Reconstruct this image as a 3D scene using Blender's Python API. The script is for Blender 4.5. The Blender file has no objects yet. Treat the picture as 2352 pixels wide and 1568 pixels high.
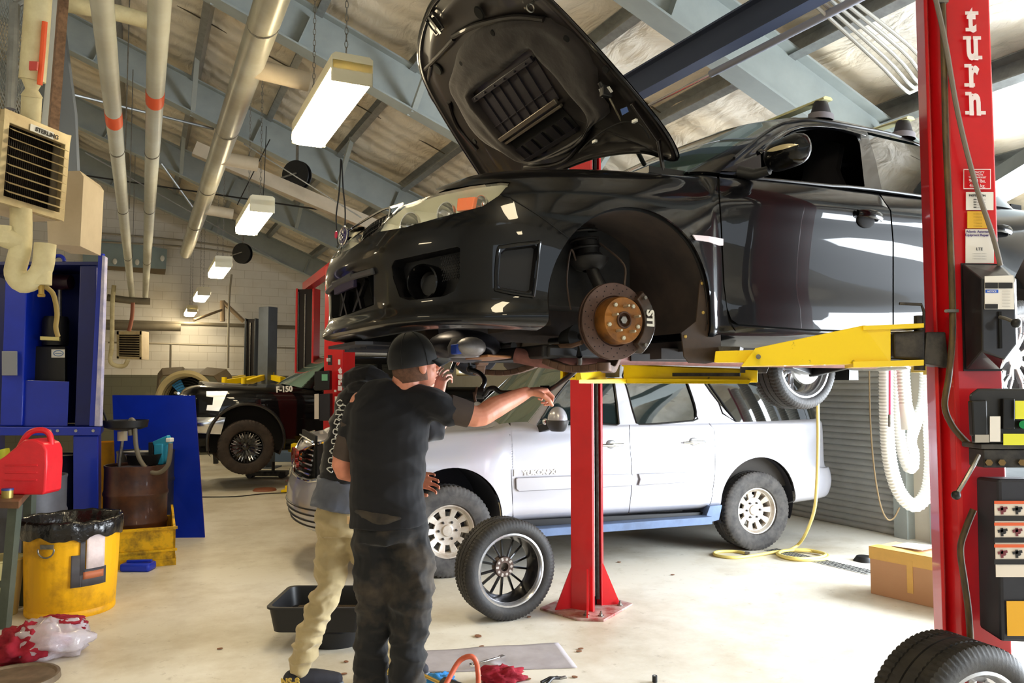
import bpy, bmesh, math, random
from mathutils import Vector, Matrix, noise
from mathutils.bvhtree import BVHTree
from math import sin, cos, pi, radians, sqrt, atan2
random.seed(7)
V = Vector
COL = bpy.context.scene.collection
SC = bpy.context.scene

# ------------------------------------------------------------ camera
F_PX, CAM_H = 1800.0, 1.62
PITCH = math.atan(101 / 1800)
cam_d = bpy.data.cameras.new('camera')
cam_d.sensor_width = 36
cam_d.lens = F_PX / 2352 * 36
cam_d.clip_start = .05
cam_d.clip_end = 300
cam = bpy.data.objects.new('camera', cam_d)
COL.objects.link(cam)
cam.location = (0, 0, CAM_H)
cam.rotation_euler = (pi / 2 + PITCH, 0, 0)
SC.camera = cam
BANG = radians(25.3)             # building axes: t across, d along the hall
# ------------------------------------------------------------ view, sky, lights
SC.view_settings.view_transform = 'Standard'
SC.view_settings.look = 'None'
SC.view_settings.exposure = 1.0
SC.view_settings.gamma = 1
world = bpy.data.worlds.new('sky')
SC.world = world
world.use_nodes = True
wn = world.node_tree
wn.nodes['Background'].inputs[0].default_value = (.80, .90, 1.0, 1)
wn.nodes['Background'].inputs[1].default_value = 1.0


def area(name, d, t, z, sx, sy, power, color, direction):
    l = bpy.data.lights.new(name, 'AREA')
    l.shape = 'RECTANGLE'
    l.size, l.size_y = sx, sy
    l.energy = power
    l.color = color
    o = bpy.data.objects.new(name, l)
    COL.objects.link(o)
    o.location = bp(t, d, z)
    o.rotation_euler = V(direction).to_track_quat('-Z', 'Y').to_euler()
    return o


def bp(t, d, z=0):
    """building coordinates -> world"""
    return V((cos(BANG) * t - sin(BANG) * d, sin(BANG) * t + cos(BANG) * d, z))


def bdir(t, d, z=0):
    return bp(t, d, z)


def cray(px, py):
    a, b = (px - 1176) / F_PX, -(py - 784) / F_PX
    return V((a, cos(PITCH) - b * sin(PITCH), sin(PITCH) + b * cos(PITCH)))


def at(px, py, Y):
    r = cray(px, py)
    return V((0, 0, CAM_H)) + r * (Y / r.y)


def onpl(px, py, p0, n):
    r = cray(px, py)
    o = V((0, 0, CAM_H))
    return o + r * ((V(p0) - o).dot(V(n)) / r.dot(V(n)))


def gnd(px, py, z=0):
    return onpl(px, py, (0, 0, z), (0, 0, 1))


# daylight through the two big doorways (side wall and the end behind the viewer)
area('daylight_side_door', 1.6, 7.35, 1.4, 5.6, 2.4, 640, (.86, .93, 1), bdir(-1, 0, -.12))



# ------------------------------------------------------------ materials
def rgb(*c):
    """sRGB 0-255 -> linear"""
    if len(c) == 1:
        c = c[0]
    return tuple((x / 255 / 12.92) if x / 255 <= .04045 else ((x / 255 + .055) / 1.055) ** 2.4 for x in c) + (1,)


MATS = {}


def mat(name, col, rough=.5, metal=0, spec=.5, coat=0, noise_amt=0, noise_scale=8, col2=None, bump=0, bump_scale=40,
        emit=None, estr=0, trans=0, alpha=1, ior=1.45, stretch=None, sheen=0, lo=.35, hi=.65, coat_rough=.03):
    if name in MATS:
        return MATS[name]
    m = bpy.data.materials.new(name)
    m.use_nodes = True
    nt = m.node_tree
    b = nt.nodes['Principled BSDF']
    c = rgb(col)
    b.inputs['Base Color'].default_value = c
    b.inputs['Roughness'].default_value = rough
    b.inputs['Metallic'].default_value = metal
    b.inputs['Specular IOR Level'].default_value = spec
    b.inputs['Coat Weight'].default_value = coat
    b.inputs['Coat Roughness'].default_value = coat_rough
    b.inputs['Transmission Weight'].default_value = trans
    b.inputs['Alpha'].default_value = alpha
    b.inputs['IOR'].default_value = ior
    b.inputs['Sheen Weight'].default_value = sheen
    if emit:
        b.inputs['Emission Color'].default_value = rgb(emit)
        b.inputs['Emission Strength'].default_value = estr
    if noise_amt or bump:
        tc = nt.nodes.new('ShaderNodeTexCoord')
        mp = nt.nodes.new('ShaderNodeMapping')
        nt.links.new(tc.outputs['Object'], mp.inputs[0])
        if stretch:
            mp.inputs['Scale'].default_value = stretch
    if noise_amt:
        n = nt.nodes.new('ShaderNodeTexNoise')
        n.inputs['Scale'].default_value = noise_scale
        n.inputs['Detail'].default_value = 6
        n.inputs['Roughness'].default_value = .62
        r = nt.nodes.new('ShaderNodeMapRange')
        r.inputs[1].default_value, r.inputs[2].default_value = lo, hi
        r.inputs[4].default_value = noise_amt
        mx = nt.nodes.new('ShaderNodeMix')
        mx.data_type = 'RGBA'
        mx.inputs[6].default_value = c
        mx.inputs[7].default_value = rgb(col2) if col2 else tuple(x * .4 for x in c[:3]) + (1,)
        nt.links.new(mp.outputs[0], n.inputs['Vector'])
        nt.links.new(n.outputs[0], r.inputs[0])
        nt.links.new(r.outputs[0], mx.inputs[0])
        nt.links.new(mx.outputs[2], b.inputs['Base Color'])
    if bump:
        n2 = nt.nodes.new('ShaderNodeTexNoise')
        n2.inputs['Scale'].default_value = bump_scale
        n2.inputs['Detail'].default_value = 4
        bu = nt.nodes.new('ShaderNodeBump')
        bu.inputs['Strength'].default_value = bump
        bu.inputs['Distance'].default_value = .01
        nt.links.new(mp.outputs[0], n2.inputs['Vector'])
        nt.links.new(n2.outputs[0], bu.inputs['Height'])
        nt.links.new(bu.outputs[0], b.inputs['Normal'])
    MATS[name] = m
    return m


# ------------------------------------------------------------ mesh builder
def frame_of(d, up=(0, 0, 1)):
    d = V(d).normalized()
    u = V(up)
    if abs(d.dot(u)) > .98:
        u = V((1, 0, 0))
    x = u.cross(d).normalized()
    return x, d.cross(x).normalized(), d


class MB:
    def __init__(s):
        s.v, s.f = [], []

    def add(s, vs, fs):
        n = len(s.v)
        s.v += [tuple(v) for v in vs]
        s.f += [tuple(i + n for i in f) for f in fs]
        return s

    def box(s, c, size, rz=0, M=None):
        x, y, z = size[0] / 2, size[1] / 2, size[2] / 2
        vs = [V((i * x, j * y, k * z)) for i in (-1, 1) for j in (-1, 1) for k in (-1, 1)]
        R = M if M is not None else Matrix.Rotation(rz, 3, 'Z')
        vs = [R @ v + V(c) for v in vs]
        return s.add(vs, [(0, 1, 3, 2), (4, 6, 7, 5), (0, 4, 5, 1), (2, 3, 7, 6), (0, 2, 6, 4), (1, 5, 7, 3)])

    def bar(s, a, b, w, h, up=(0, 0, 1)):
        """box between two points, w across, h along up"""
        a, b = V(a), V(b)
        x, y, d = frame_of(b - a, up)
        vs = [p + x * (i * w / 2) + y * (j * h / 2) for p in (a, b) for i, j in ((-1, -1), (1, -1), (1, 1), (-1, 1))]
        return s.add(vs, [(3, 2, 1, 0), (4, 5, 6, 7), (0, 1, 5, 4), (1, 2, 6, 5), (2, 3, 7, 6), (3, 0, 4, 7)])

    def prof(s, a, b, pts, up=(0, 0, 1), closed=True, cap=True):
        """extrude a 2D profile (x across, y up) from a to b"""
        a, b = V(a), V(b)
        x, y, d = frame_of(b - a, up)
        n = len(pts)
        vs = [p + x * q[0] + y * q[1] for p in (a, b) for q in pts]
        fs = [(i, (i + 1) % n, n + (i + 1) % n, n + i) for i in range(n if closed else n - 1)]
        if cap and closed:
            fs += [tuple(range(n))[::-1], tuple(range(n, 2 * n))]
        return s.add(vs, fs)

    def prism(s, poly, ext):
        """planar 3D polygon extruded by a vector"""
        n = len(poly)
        ext = V(ext)
        vs = [V(p) for p in poly] + [V(p) + ext for p in poly]
        return s.add(vs, [tuple(range(n))[::-1], tuple(range(n, 2 * n))] +
                     [(i, (i + 1) % n, n + (i + 1) % n, n + i) for i in range(n)])

    def tube(s, pts, r, n=10, cap=True, closed=False):
        pts = [V(p) for p in pts]
        m = len(pts)
        rs = r if isinstance(r, (list, tuple)) else [r] * m
        px = None
        vs = []
        for i, p in enumerate(pts):
            if closed:
                d = pts[(i + 1) % m] - pts[i - 1]
            else:
                d = pts[min(i + 1, m - 1)] - pts[max(i - 1, 0)]
            d = d.normalized() if d.length > 1e-9 else V((0, 0, 1))
            if px is None:
                x, y, _ = frame_of(d)
            else:
                x = px - d * px.dot(d)
                x = x.normalized() if x.length > 1e-6 else frame_of(d)[0]
                y = d.cross(x)
            px = x
            for k in range(n):
                a = 2 * pi * k / n
                vs.append(p + x * cos(a) * rs[i] + y * sin(a) * rs[i])
        fs = []
        for i in range(m if closed else m - 1):
            j = (i + 1) % m
            for k in range(n):
                l = (k + 1) % n
                fs.append((i * n + k, i * n + l, j * n + l, j * n + k))
        if cap and not closed:
            fs += [tuple(range(n))[::-1], tuple(range((m - 1) * n, m * n))]
        return s.add(vs, fs)

    def cyl(s, a, b, r, n=16, r2=None):
        return s.tube([a, b], [r, r if r2 is None else r2], n)

    def lathe(s, prof, o=(0, 0, 0), axis=(0, 0, 1), n=32, closed=False, cap=False):
        """prof: (radius, along axis)"""
        x, y, d = frame_of(axis)
        o = V(o)
        vs = []
        for r, h in prof:
            for k in range(n):
                a = 2 * pi * k / n
                vs.append(o + d * h + x * (r * cos(a)) + y * (r * sin(a)))
        m = len(prof)
        fs = []
        for i in range(m if closed else m - 1):
            j = (i + 1) % m
            for k in range(n):
                l = (k + 1) % n
                fs.append((i * n + k, i * n + l, j * n + l, j * n + k))
        if cap and not closed:
            if prof[0][0] > 1e-5:
                fs.append(tuple(range(n))[::-1])
            if prof[-1][0] > 1e-5:
                fs.append(tuple(range((m - 1) * n, m * n)))
        return s.add(vs, fs)

    def grid(s, rows, closed=False):
        m, n = len(rows), len(rows[0])
        vs = [p for r in rows for p in r]
        fs = [(i * n + j, i * n + (j + 1) % n, (i + 1) * n + (j + 1) % n, (i + 1) * n + j)
              for i in range(m - 1) for j in range(n if closed else n - 1)]
        return s.add(vs, fs)

    def ball(s, c, r, n=16, m=10):
        r = V(r) if not isinstance(r, (int, float)) else V((r, r, r))
        c = V(c)
        rows = []
        for i in range(m + 1):
            a = pi * i / m
            rr = max(sin(a), 1e-3)
            rows.append([c + V((r.x * rr * cos(2 * pi * k / n), r.y * rr * sin(2 * pi * k / n), -r.z * cos(a))) for k in range(n)])
        return s.grid(rows, closed=True)

    def loc(s, root):
        """world coordinates -> the thing's own"""
        Mi = (Matrix.Translation(root.location) @ root.rotation_euler.to_matrix().to_4x4()).inverted()
        s.v = [tuple(Mi @ V(v)) for v in s.v]
        return s

    def build(s, name, m, parent=None, smooth=True, bevel=0, ang=35, solid=0, sub=0, off=-1):
        me = bpy.data.meshes.new(name)
        me.from_pydata([tuple(v) for v in s.v], [], s.f)
        me.validate()
        bm = bmesh.new()
        bm.from_mesh(me)
        bmesh.ops.remove_doubles(bm, verts=bm.verts, dist=1e-5)
        bmesh.ops.recalc_face_normals(bm, faces=bm.faces)
        bm.to_mesh(me)
        bm.free()
        return finish(me, name, m, parent, smooth, bevel, ang, solid, sub, off)


def finish(me, name, m, parent=None, smooth=True, bevel=0, ang=35, solid=0, sub=0, off=-1):
    if smooth:
        for p in me.polygons:
            p.use_smooth = True
        me.set_sharp_from_angle(angle=radians(ang))
    me.materials.clear()
    me.materials.append(m)
    o = bpy.data.objects.new(name, me)
    COL.objects.link(o)
    if parent:
        o.parent = parent
    if solid:
        q = o.modifiers.new('s', 'SOLIDIFY')
        q.thickness = solid
        q.offset = off
    if sub:
        q = o.modifiers.new('u', 'SUBSURF')
        q.levels = q.render_levels = sub
    if bevel:
        q = o.modifiers.new('b', 'BEVEL')
        q.width = bevel
        q.segments = 2
        q.limit_method = 'ANGLE'
        q.angle_limit = radians(40)
    return o


def bake(o):
    """apply the modifiers of an object into plain mesh data"""
    dg = bpy.context.evaluated_depsgraph_get()
    dg.update()
    me = bpy.data.meshes.new_from_object(o.evaluated_get(dg))
    o.modifiers.clear()
    old = o.data
    o.data = me
    return o


def boolean(o, cut, op='DIFFERENCE'):
    q = o.modifiers.new('x', 'BOOLEAN')
    q.object = cut
    q.operation = op
    q.solver = 'EXACT'
    bake(o)
    bpy.data.objects.remove(cut)
    return o


def thing(name, label, cat, loc=(0, 0, 0), rz=0, group=None, rot=None):
    o = bpy.data.objects.new(name, None)
    COL.objects.link(o)
    o.empty_display_size = .1
    o.location = loc
    o.rotation_euler = rot if rot is not None else (0, 0, rz)
    return tag(o, label, cat, group)


def tag(o, label, cat, group=None):
    o['label'] = label
    o['category'] = cat
    if group:
        o['group'] = group
    return o


def struct(o):
    o['kind'] = 'structure'
    return o


def copy_tree(o, parent=None):
    c = o.copy()
    COL.objects.link(c)
    if parent:
        c.parent = parent
    for ch in [x for x in COL.objects if x.parent == o]:
        copy_tree(ch, c)
    return c


def text_mesh(body, size, depth=.001, offset=0, align='CENTER', spacing=1.0):
    cu = bpy.data.curves.new('t', 'FONT')
    cu.body = body
    cu.size = size
    cu.extrude = depth
    cu.offset = offset
    cu.align_x = align
    cu.space_character = spacing
    cu.resolution_u = 3
    o = bpy.data.objects.new('t', cu)
    COL.objects.link(o)
    dg = bpy.context.evaluated_depsgraph_get()
    dg.update()
    me = bpy.data.meshes.new_from_object(o.evaluated_get(dg))
    bpy.data.objects.remove(o)
    return me


def text(name, body, size, M, m, parent, depth=.001, offset=0, align='CENTER', spacing=1.0):
    """M: 4x4 placing the text's x/y plane in the parent's frame"""
    me = text_mesh(body, size, depth, offset, align, spacing)
    me.transform(M)
    return finish(me, name, m, parent, smooth=False)


def mtx(o, x, y):
    """4x4 with origin o, x axis, y axis (z = x cross y)"""
    x = V(x).normalized()
    z = x.cross(V(y)).normalized()
    y = z.cross(x)
    M = Matrix((x, y, z)).transposed().to_4x4()
    M.translation = V(o)
    return M


def smooth_path(pts, k=6, closed=False):
    pts = [V(p) for p in pts]
    out = []
    n = len(pts)
    rng = range(n if closed else n - 1)
    for i in rng:
        if closed:
            p0, p1, p2, p3 = pts[i - 1], pts[i], pts[(i + 1) % n], pts[(i + 2) % n]
        else:
            p0, p1, p2, p3 = pts[max(i - 1, 0)], pts[i], pts[i + 1], pts[min(i + 2, n - 1)]
        for j in range(k):
            t = j / k
            out.append(.5 * ((2 * p1) + (p2 - p0) * t + (2 * p0 - 5 * p1 + 4 * p2 - p3) * t * t + (3 * p1 - p0 - 3 * p2 + p3) * t ** 3))
    if not closed:
        out.append(pts[-1])
    return out


# shared materials
M_BLACK = mat('black_plastic', (22, 22, 24), .45)
M_RUBBER = mat('rubber', (30, 29, 30), .62, noise_amt=.5, noise_scale=14, col2=(58, 54, 50), bump=.15, bump_scale=60)
M_DARK = mat('dark_recess', (10, 10, 12), .8)
M_CHROME = mat('chrome', (225, 225, 225), .12, 1)
M_STEEL = mat('bare_steel', (150, 148, 142), .38, .9, noise_amt=.5, noise_scale=30, col2=(95, 85, 75))
M_RED = mat('lift_red_paint', (205, 18, 28), .38, noise_amt=.35, noise_scale=5, col2=(165, 12, 22), coat=.3, lo=.45, hi=.75)
M_YELLOW = mat('arm_yellow_paint', (250, 215, 0), .45, noise_amt=.9, noise_scale=16, col2=(60, 48, 20), lo=.66, hi=.72, coat=.2)
M_WHITE = mat('white_plastic', (230, 230, 226), .5)
M_GREYBEAM = mat('grey_steel_paint', (160, 168, 166), .5, noise_amt=.35, noise_scale=3, col2=(120, 128, 128))
M_GALV = mat('galvanised', (165, 168, 168), .35, .6, noise_amt=.5, noise_scale=12, col2=(120, 120, 116))
# ============================================================ THE HALL
ROT = BANG
WB = 19.8          # back wall distance
WR = 7.45          # right wall
WL = -7.0
WF = -7.0


def bobj(mb, name, m, **k):
    o = mb.build(name, m, **k)
    o.rotation_euler = (0, 0, BANG)
    return struct(o)


# --- floor: sealed concrete with faint joints and dirt
def floor_mat():
    m = mat('concrete_floor', (226, 222, 210), .42, spec=.4)
    nt = m.node_tree
    b = nt.nodes['Principled BSDF']
    tc = nt.nodes.new('ShaderNodeTexCoord')
    n1 = nt.nodes.new('ShaderNodeTexNoise'); n1.inputs['Scale'].default_value = .8; n1.inputs['Detail'].default_value = 8; n1.inputs['Roughness'].default_value = .7
    n2 = nt.nodes.new('ShaderNodeTexNoise'); n2.inputs['Scale'].default_value = 9; n2.inputs['Detail'].default_value = 8; n2.inputs['Roughness'].default_value = .75
    nt.links.new(tc.outputs['Object'], n1.inputs['Vector'])
    nt.links.new(tc.outputs['Object'], n2.inputs['Vector'])
    r1 = nt.nodes.new('ShaderNodeValToRGB')
    r1.color_ramp.elements[0].position, r1.color_ramp.elements[0].color = .30, rgb(188, 176, 152)
    r1.color_ramp.elements[1].position, r1.color_ramp.elements[1].color = .56, rgb(228, 223, 210)
    r2 = nt.nodes.new('ShaderNodeValToRGB')
    r2.color_ramp.elements[0].position, r2.color_ramp.elements[0].color = .24, (.45, .40, .33, 1)
    r2.color_ramp.elements[1].position, r2.color_ramp.elements[1].color = .42, (1, 1, 1, 1)
    nt.links.new(n1.outputs[0], r1.inputs[0]); nt.links.new(n2.outputs[0], r2.inputs[0])
    mx = nt.nodes.new('ShaderNodeMix'); mx.data_type = 'RGBA'; mx.blend_type = 'MULTIPLY'; mx.inputs[0].default_value = .8
    nt.links.new(r1.outputs[0], mx.inputs[6]); nt.links.new(r2.outputs[0], mx.inputs[7])
    nt.links.new(mx.outputs[2], b.inputs['Base Color'])
    rr = nt.nodes.new('ShaderNodeMapRange'); rr.inputs[3].default_value = .3; rr.inputs[4].default_value = .6
    nt.links.new(n1.outputs[0], rr.inputs[0]); nt.links.new(rr.outputs[0], b.inputs['Roughness'])
    return m


bobj(MB().box(((WR + WL) / 2, (WB + WF) / 2, -.1), (WR - WL + .4, WB - WF + .4, .2)), 'floor', floor_mat(), smooth=False)


# --- painted block wall
def block_mat(name, upper, lower, split, stain):
    m = bpy.data.materials.new(name); m.use_nodes = True
    nt = m.node_tree; b = nt.nodes['Principled BSDF']; b.inputs['Roughness'].default_value = .6
    tc = nt.nodes.new('ShaderNodeTexCoord')
    mp = nt.nodes.new('ShaderNodeMapping'); mp.inputs['Rotation'].default_value = (pi / 2, 0, 0)
    nt.links.new(tc.outputs['Object'], mp.inputs[0])
    br = nt.nodes.new('ShaderNodeTexBrick')
    br.inputs['Scale'].default_value = 1; br.inputs['Brick Width'].default_value = .4; br.inputs['Row Height'].default_value = .2
    br.inputs['Mortar Size'].default_value = .006; br.inputs['Mortar Smooth'].default_value = .3
    br.inputs['Color1'].default_value = (1, 1, 1, 1); br.inputs['Color2'].default_value = (.96, .96, .96, 1); br.inputs['Mortar'].default_value = (.74, .72, .68, 1)
    nt.links.new(mp.outputs[0], br.inputs['Vector'])
    sp = nt.nodes.new('ShaderNodeSeparateXYZ'); nt.links.new(tc.outputs['Object'], sp.inputs[0])
    gt = nt.nodes.new('ShaderNodeMath'); gt.operation = 'GREATER_THAN'; gt.inputs[1].default_value = split
    nt.links.new(sp.outputs[2], gt.inputs[0])
    c = nt.nodes.new('ShaderNodeMix'); c.data_type = 'RGBA'; c.inputs[6].default_value = rgb(lower); c.inputs[7].default_value = rgb(upper)
    nt.links.new(gt.outputs[0], c.inputs[0])
    # soot: band of grime along the pipes
    n = nt.nodes.new('ShaderNodeTexNoise'); n.inputs['Scale'].default_value = 1.3; n.inputs['Detail'].default_value = 7
    nt.links.new(tc.outputs['Object'], n.inputs['Vector'])
    r = nt.nodes.new('ShaderNodeMapRange'); r.inputs[1].default_value = .54; r.inputs[2].default_value = .85; r.inputs[4].default_value = .6
    nt.links.new(n.outputs[0], r.inputs[0])
    st = nt.nodes.new('ShaderNodeMix'); st.data_type = 'RGBA'; st.inputs[7].default_value = rgb(stain)
    nt.links.new(r.outputs[0], st.inputs[0]); nt.links.new(c.outputs[2], st.inputs[6])
    mu = nt.nodes.new('ShaderNodeMix'); mu.data_type = 'RGBA'; mu.blend_type = 'MULTIPLY'; mu.inputs[0].default_value = 1
    nt.links.new(st.outputs[2], mu.inputs[6]); nt.links.new(br.outputs[0], mu.inputs[7])
    nt.links.new(mu.outputs[2], b.inputs['Base Color'])
    return m


M_BLOCK = block_mat('painted_block', (226, 222, 214), (100, 100, 84), 1.86, (186, 168, 138))


def roofz(t):
    return 6.30 - .4 * t


# back wall: sloping top
mb = MB()
mb.prism([(WL, WB, 0), (WR, WB, 0), (WR, WB, roofz(WR)), (WL, WB, roofz(WL))], (0, .3, 0))
bobj(mb, 'wall_back', M_BLOCK, smooth=False)
M_WALL = mat('wall_paint', (214, 210, 198), .7, noise_amt=.4, noise_scale=2, col2=(190, 180, 160))
bobj(MB().box((WL - .15, (WB + WF) / 2, roofz(WL) / 2), (.3, WB - WF, roofz(WL))), 'wall_left', M_WALL, smooth=False)
# right wall with the roll-up door (closed) and an open doorway nearer the viewer
mb = MB()
DOOR_A, DOOR_B, GAP_A, GAP_B = 5.95, 9.6, -3.0, 5.35
mb.box((WR + .15, (WB + DOOR_B) / 2, 1.9), (.3, WB - DOOR_B, 3.8))
mb.box((WR + .15, (DOOR_A + GAP_B) / 2, 1.9), (.3, DOOR_A - GAP_B, 3.8))
mb.box((WR + .15, (GAP_A + WF) / 2, 1.9), (.3, GAP_A - WF, 3.8))
mb.box((WR + .15, (DOOR_A + DOOR_B) / 2, 3.4), (.3, DOOR_B - DOOR_A, .8))
mb.box((WR + .15, (GAP_A + GAP_B) / 2, 3.4), (.3, GAP_B - GAP_A, .8))
bobj(mb, 'wall_right', M_WALL, smooth=False)
# roll-up door curtain
mb = MB()
rows = []
n = 42
for i in range(n * 6 + 1):
    z = i / (n * 6) * 3.0
    x = .022 * abs(sin(pi * i / 6)) ** .6
    rows.append([V((WR - .03 - x, DOOR_A - .05, z)), V((WR - .03 - x, DOOR_B + .1, z))])
mb.grid(rows)
bobj(mb, 'door_1', mat('shutter_grey', (176, 178, 176), .45, .2, noise_amt=.4, noise_scale=3, col2=(140, 136, 126)), ang=80)
bobj(MB().box((WR - .05, DOOR_A - .1, 1.5), (.14, .16, 3.0)).box((WR - .05, DOOR_A - .48, 1.5), (.1, .1, 3.0)), 'trim_1', M_GREYBEAM, smooth=False)
# front end wall behind the viewer with a wide doorway
mb = MB()
mb.box((-4.3, WF - .1, 4.6), (5.4, .2, 9.2)).box((6.9, WF - .1, 2.5), (1.1, .2, 5)).box((2.4, WF - .1, 4.4), (8.0, .2, 3.6))
bobj(mb, 'wall_front', M_WALL, smooth=False)
# ground outside
mb = MB().box((0, 0, -.25), (160, 160, .1))
o = bobj(mb, 'ground_outside', mat('asphalt', (150, 150, 146), .8, noise_amt=.5, noise_scale=1), smooth=False)

# --- roof: quilted insulation sheet between purlins, with seams
def insul_mat():
    m = mat('roof_insulation', (236, 230, 216), .32, spec=.35)
    nt = m.node_tree; b = nt.nodes['Principled BSDF']
    tc = nt.nodes.new('ShaderNodeTexCoord')
    mp = nt.nodes.new('ShaderNodeMapping'); mp.inputs['Scale'].default_value = (1.0, .45, 1)
    nt.links.new(tc.outputs['Object'], mp.inputs[0])
    n = nt.nodes.new('ShaderNodeTexNoise'); n.inputs['Scale'].default_value = 5; n.inputs['Detail'].default_value = 5; n.inputs['Distortion'].default_value = .6
    nt.links.new(mp.outputs[0], n.inputs['Vector'])
    w = nt.nodes.new('ShaderNodeTexWave'); w.bands_direction = 'Y'; w.inputs['Scale'].default_value = .9; w.inputs['Distortion'].default_value = 4; w.inputs['Detail'].default_value = 3
    nt.links.new(tc.outputs['Object'], w.inputs['Vector'])
    ad = nt.nodes.new('ShaderNodeMath'); ad.operation = 'MULTIPLY_ADD'; ad.inputs[1].default_value = .35
    nt.links.new(w.outputs[1], ad.inputs[0]); nt.links.new(n.outputs[0], ad.inputs[2])
    bu = nt.nodes.new('ShaderNodeBump'); bu.inputs['Strength'].default_value = .55; bu.inputs['Distance'].default_value = .12
    nt.links.new(ad.outputs[0], bu.inputs['Height']); nt.links.new(bu.outputs[0], b.inputs['Normal'])
    n2 = nt.nodes.new('ShaderNodeTexNoise'); n2.inputs['Scale'].default_value = 1.2; n2.inputs['Detail'].default_value = 6
    nt.links.new(tc.outputs['Object'], n2.inputs['Vector'])
    r = nt.nodes.new('ShaderNodeValToRGB')
    r.color_ramp.elements[0].position, r.color_ramp.elements[0].color = .3, rgb(222, 206, 178)
    r.color_ramp.elements[1].position, r.color_ramp.elements[1].color = .62, rgb(240, 234, 222)
    nt.links.new(n2.outputs[0], r.inputs[0]); nt.links.new(r.outputs[0], b.inputs['Base Color'])
    return m


PUR = [-4.45 + 1.0 * k for k in range(12)]
rows = []
nt_, nd_ = 120, 130
for i in range(nt_ + 1):
    t = WL + (WR - WL + .3) * i / nt_
    row = []
    ph = ((t + 4.45) % 1.0)
    sag = .05 * sin(pi * ph) ** .8
    for j in range(nd_ + 1):
        d = WF + (WB + .2 - WF) * j / nd_
        q = (d / 1.75) % 1.0
        row.append(V((t, d, roofz(t) - sag * (.55 + .45 * abs(sin(pi * q))) + .02 * noise.noise(V((t * 2, d * 1.5, 0))))))
    rows.append(row)
mb = MB().grid(rows)
bobj(mb, 'ceiling', insul_mat(), ang=180, solid=.05)
# seams: thin dark straps between rafters, mid-bay
n_tr = 2
mb = MB()
for d in [2.9 + 3.5 * k for k in range(-2, 6)]:
    for dd in (0, ):
        mb.bar((WL, d - .05, roofz(WL) - .085), (WR, d - .05, roofz(WR) - .085), .018, .01)
bobj(mb, 'trim_2', mat('strap', (92, 84, 70), .5), smooth=False)


def ibeam(mb, a, b, h, w, tf=.018, tw=.012):
    pts = [(-w / 2, 0), (w / 2, 0), (w / 2, tf), (tw / 2, tf), (tw / 2, h - tf), (w / 2, h - tf), (w / 2, h), (-w / 2, h), (-w / 2, h - tf), (-tw / 2, h - tf), (-tw / 2, tf), (-w / 2, tf)]
    return mb.prof(a, b, pts)


# rafters across the hall
k = 3
for d in [-2.65, .85, 4.5, 7.9, 11.4, 14.9, 18.4]:
    mb = MB()
    ibeam(mb, (WL, d, 5.54 - .4 * WL), (WR, d, 5.54 - .4 * WR), .46, .20)
    for t in (-.6, 1.4, 3.4, 5.4):    # bolted clips on the flange
        mb.box((t, d - .04, 5.54 - .4 * t + .20), (.012, .09, .36), M=Matrix.Rotation(radians(21.8), 3, 'Y'))
    bobj(mb, 'trim_%d' % k, M_GREYBEAM, smooth=False)
    k += 1
M_PUR = mat('purlin_dark', (128, 112, 92), .5, noise_amt=.4, noise_scale=4, col2=(90, 76, 60))
for t in PUR:
    mb = MB()
    z = 6.0 - .4 * t
    mb.prof((t, WF, z), (t, WB, z), [(-.04, 0), (.04, 0), (.04, .012), (-.028, .012), (-.028, .2), (.05, .2), (.05, .212), (-.04, .212)], up=(.37, 0, .93))
    bobj(mb, 'trim_%d' % k, M_GALV, smooth=False)
    k += 1
# bright tube lying along each second purlin (sprinkler/electrical conduit) and diagonal braces to the rafters
for d in (7.9, 11.4, 14.9):
    for t in (.55, 2.55, 4.55):
        zt = 5.54 - .4 * t
        mb = MB().bar((t, d + .05, zt + .02), (t, d + .85, zt + .50), .06, .05).bar((t, d - .05, zt + .02), (t, d - .85, zt + .50), .06, .05)
        bobj(mb, 'trim_%d' % k, M_GREYBEAM, smooth=False)
        k += 1
TRIM_K = k
# ============================================================ CEILING LIGHTS (wraparound strip fixtures on chains)
M_LENS = mat('lamp_diffuser', (255, 250, 230), .4, emit=(255, 235, 194), estr=19)
M_FIX = mat('fixture_white', (232, 226, 200), .5)


def make_light():
    t = thing('ceiling_light', 'x', 'ceiling light')
    MB().prof((0, -.60, .03), (0, .60, .03), [(-.11, 0), (.11, 0), (.11, .07), (.09, .085), (-.09, .085), (-.11, .07)]).build('housing', M_FIX, t, smooth=False)
    MB().prof((0, -.585, -.045), (0, .585, -.045), [(-.08, 0), (.08, 0), (.112, .03), (.112, .075), (-.112, .075), (-.112, .03)]).build('diffuser', M_LENS, t, smooth=False)
    for s in (-1, 1):
        MB().box((0, s * .592, .02), (.222, .016, .12)).build('end_cap', M_FIX, t, bevel=.006)
        mb = MB()
        for i in range(46):
            z = .12 + i * .037
            for q in range(8):
                a, b = 2 * pi * q / 8, 2 * pi * (q + 1) / 8
                f = (lambda a: V((.009 * cos(a), s * .45, z + .021 * sin(a)))) if i % 2 else (lambda a: V((0, s * .45 + .009 * cos(a), z + .021 * sin(a))))
                mb.bar(f(a), f(b), .004, .004)
        mb.build('chain', M_STEEL, t, smooth=False)
    return t


lt = make_light()
labs = ['strip light on chains nearest the viewer, left of the open hood',
        'second strip light along the row, above the far black pickup',
        'third strip light along the row, in front of the white block wall',
        'fourth strip light along the row, small and square looking',
        'farthest and smallest strip light of the row, by the wall pipe']
for i, (d, lb) in enumerate(zip((4.62, 8.02, 11.75, 15.4, 18.9), labs)):
    o = lt if i == 0 else copy_tree(lt)
    o.location = bp(.97, d, 3.25); o.rotation_euler = (0, 0, BANG)
    o['label'] = lb; o['group'] = 'strip lights in a row'
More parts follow.
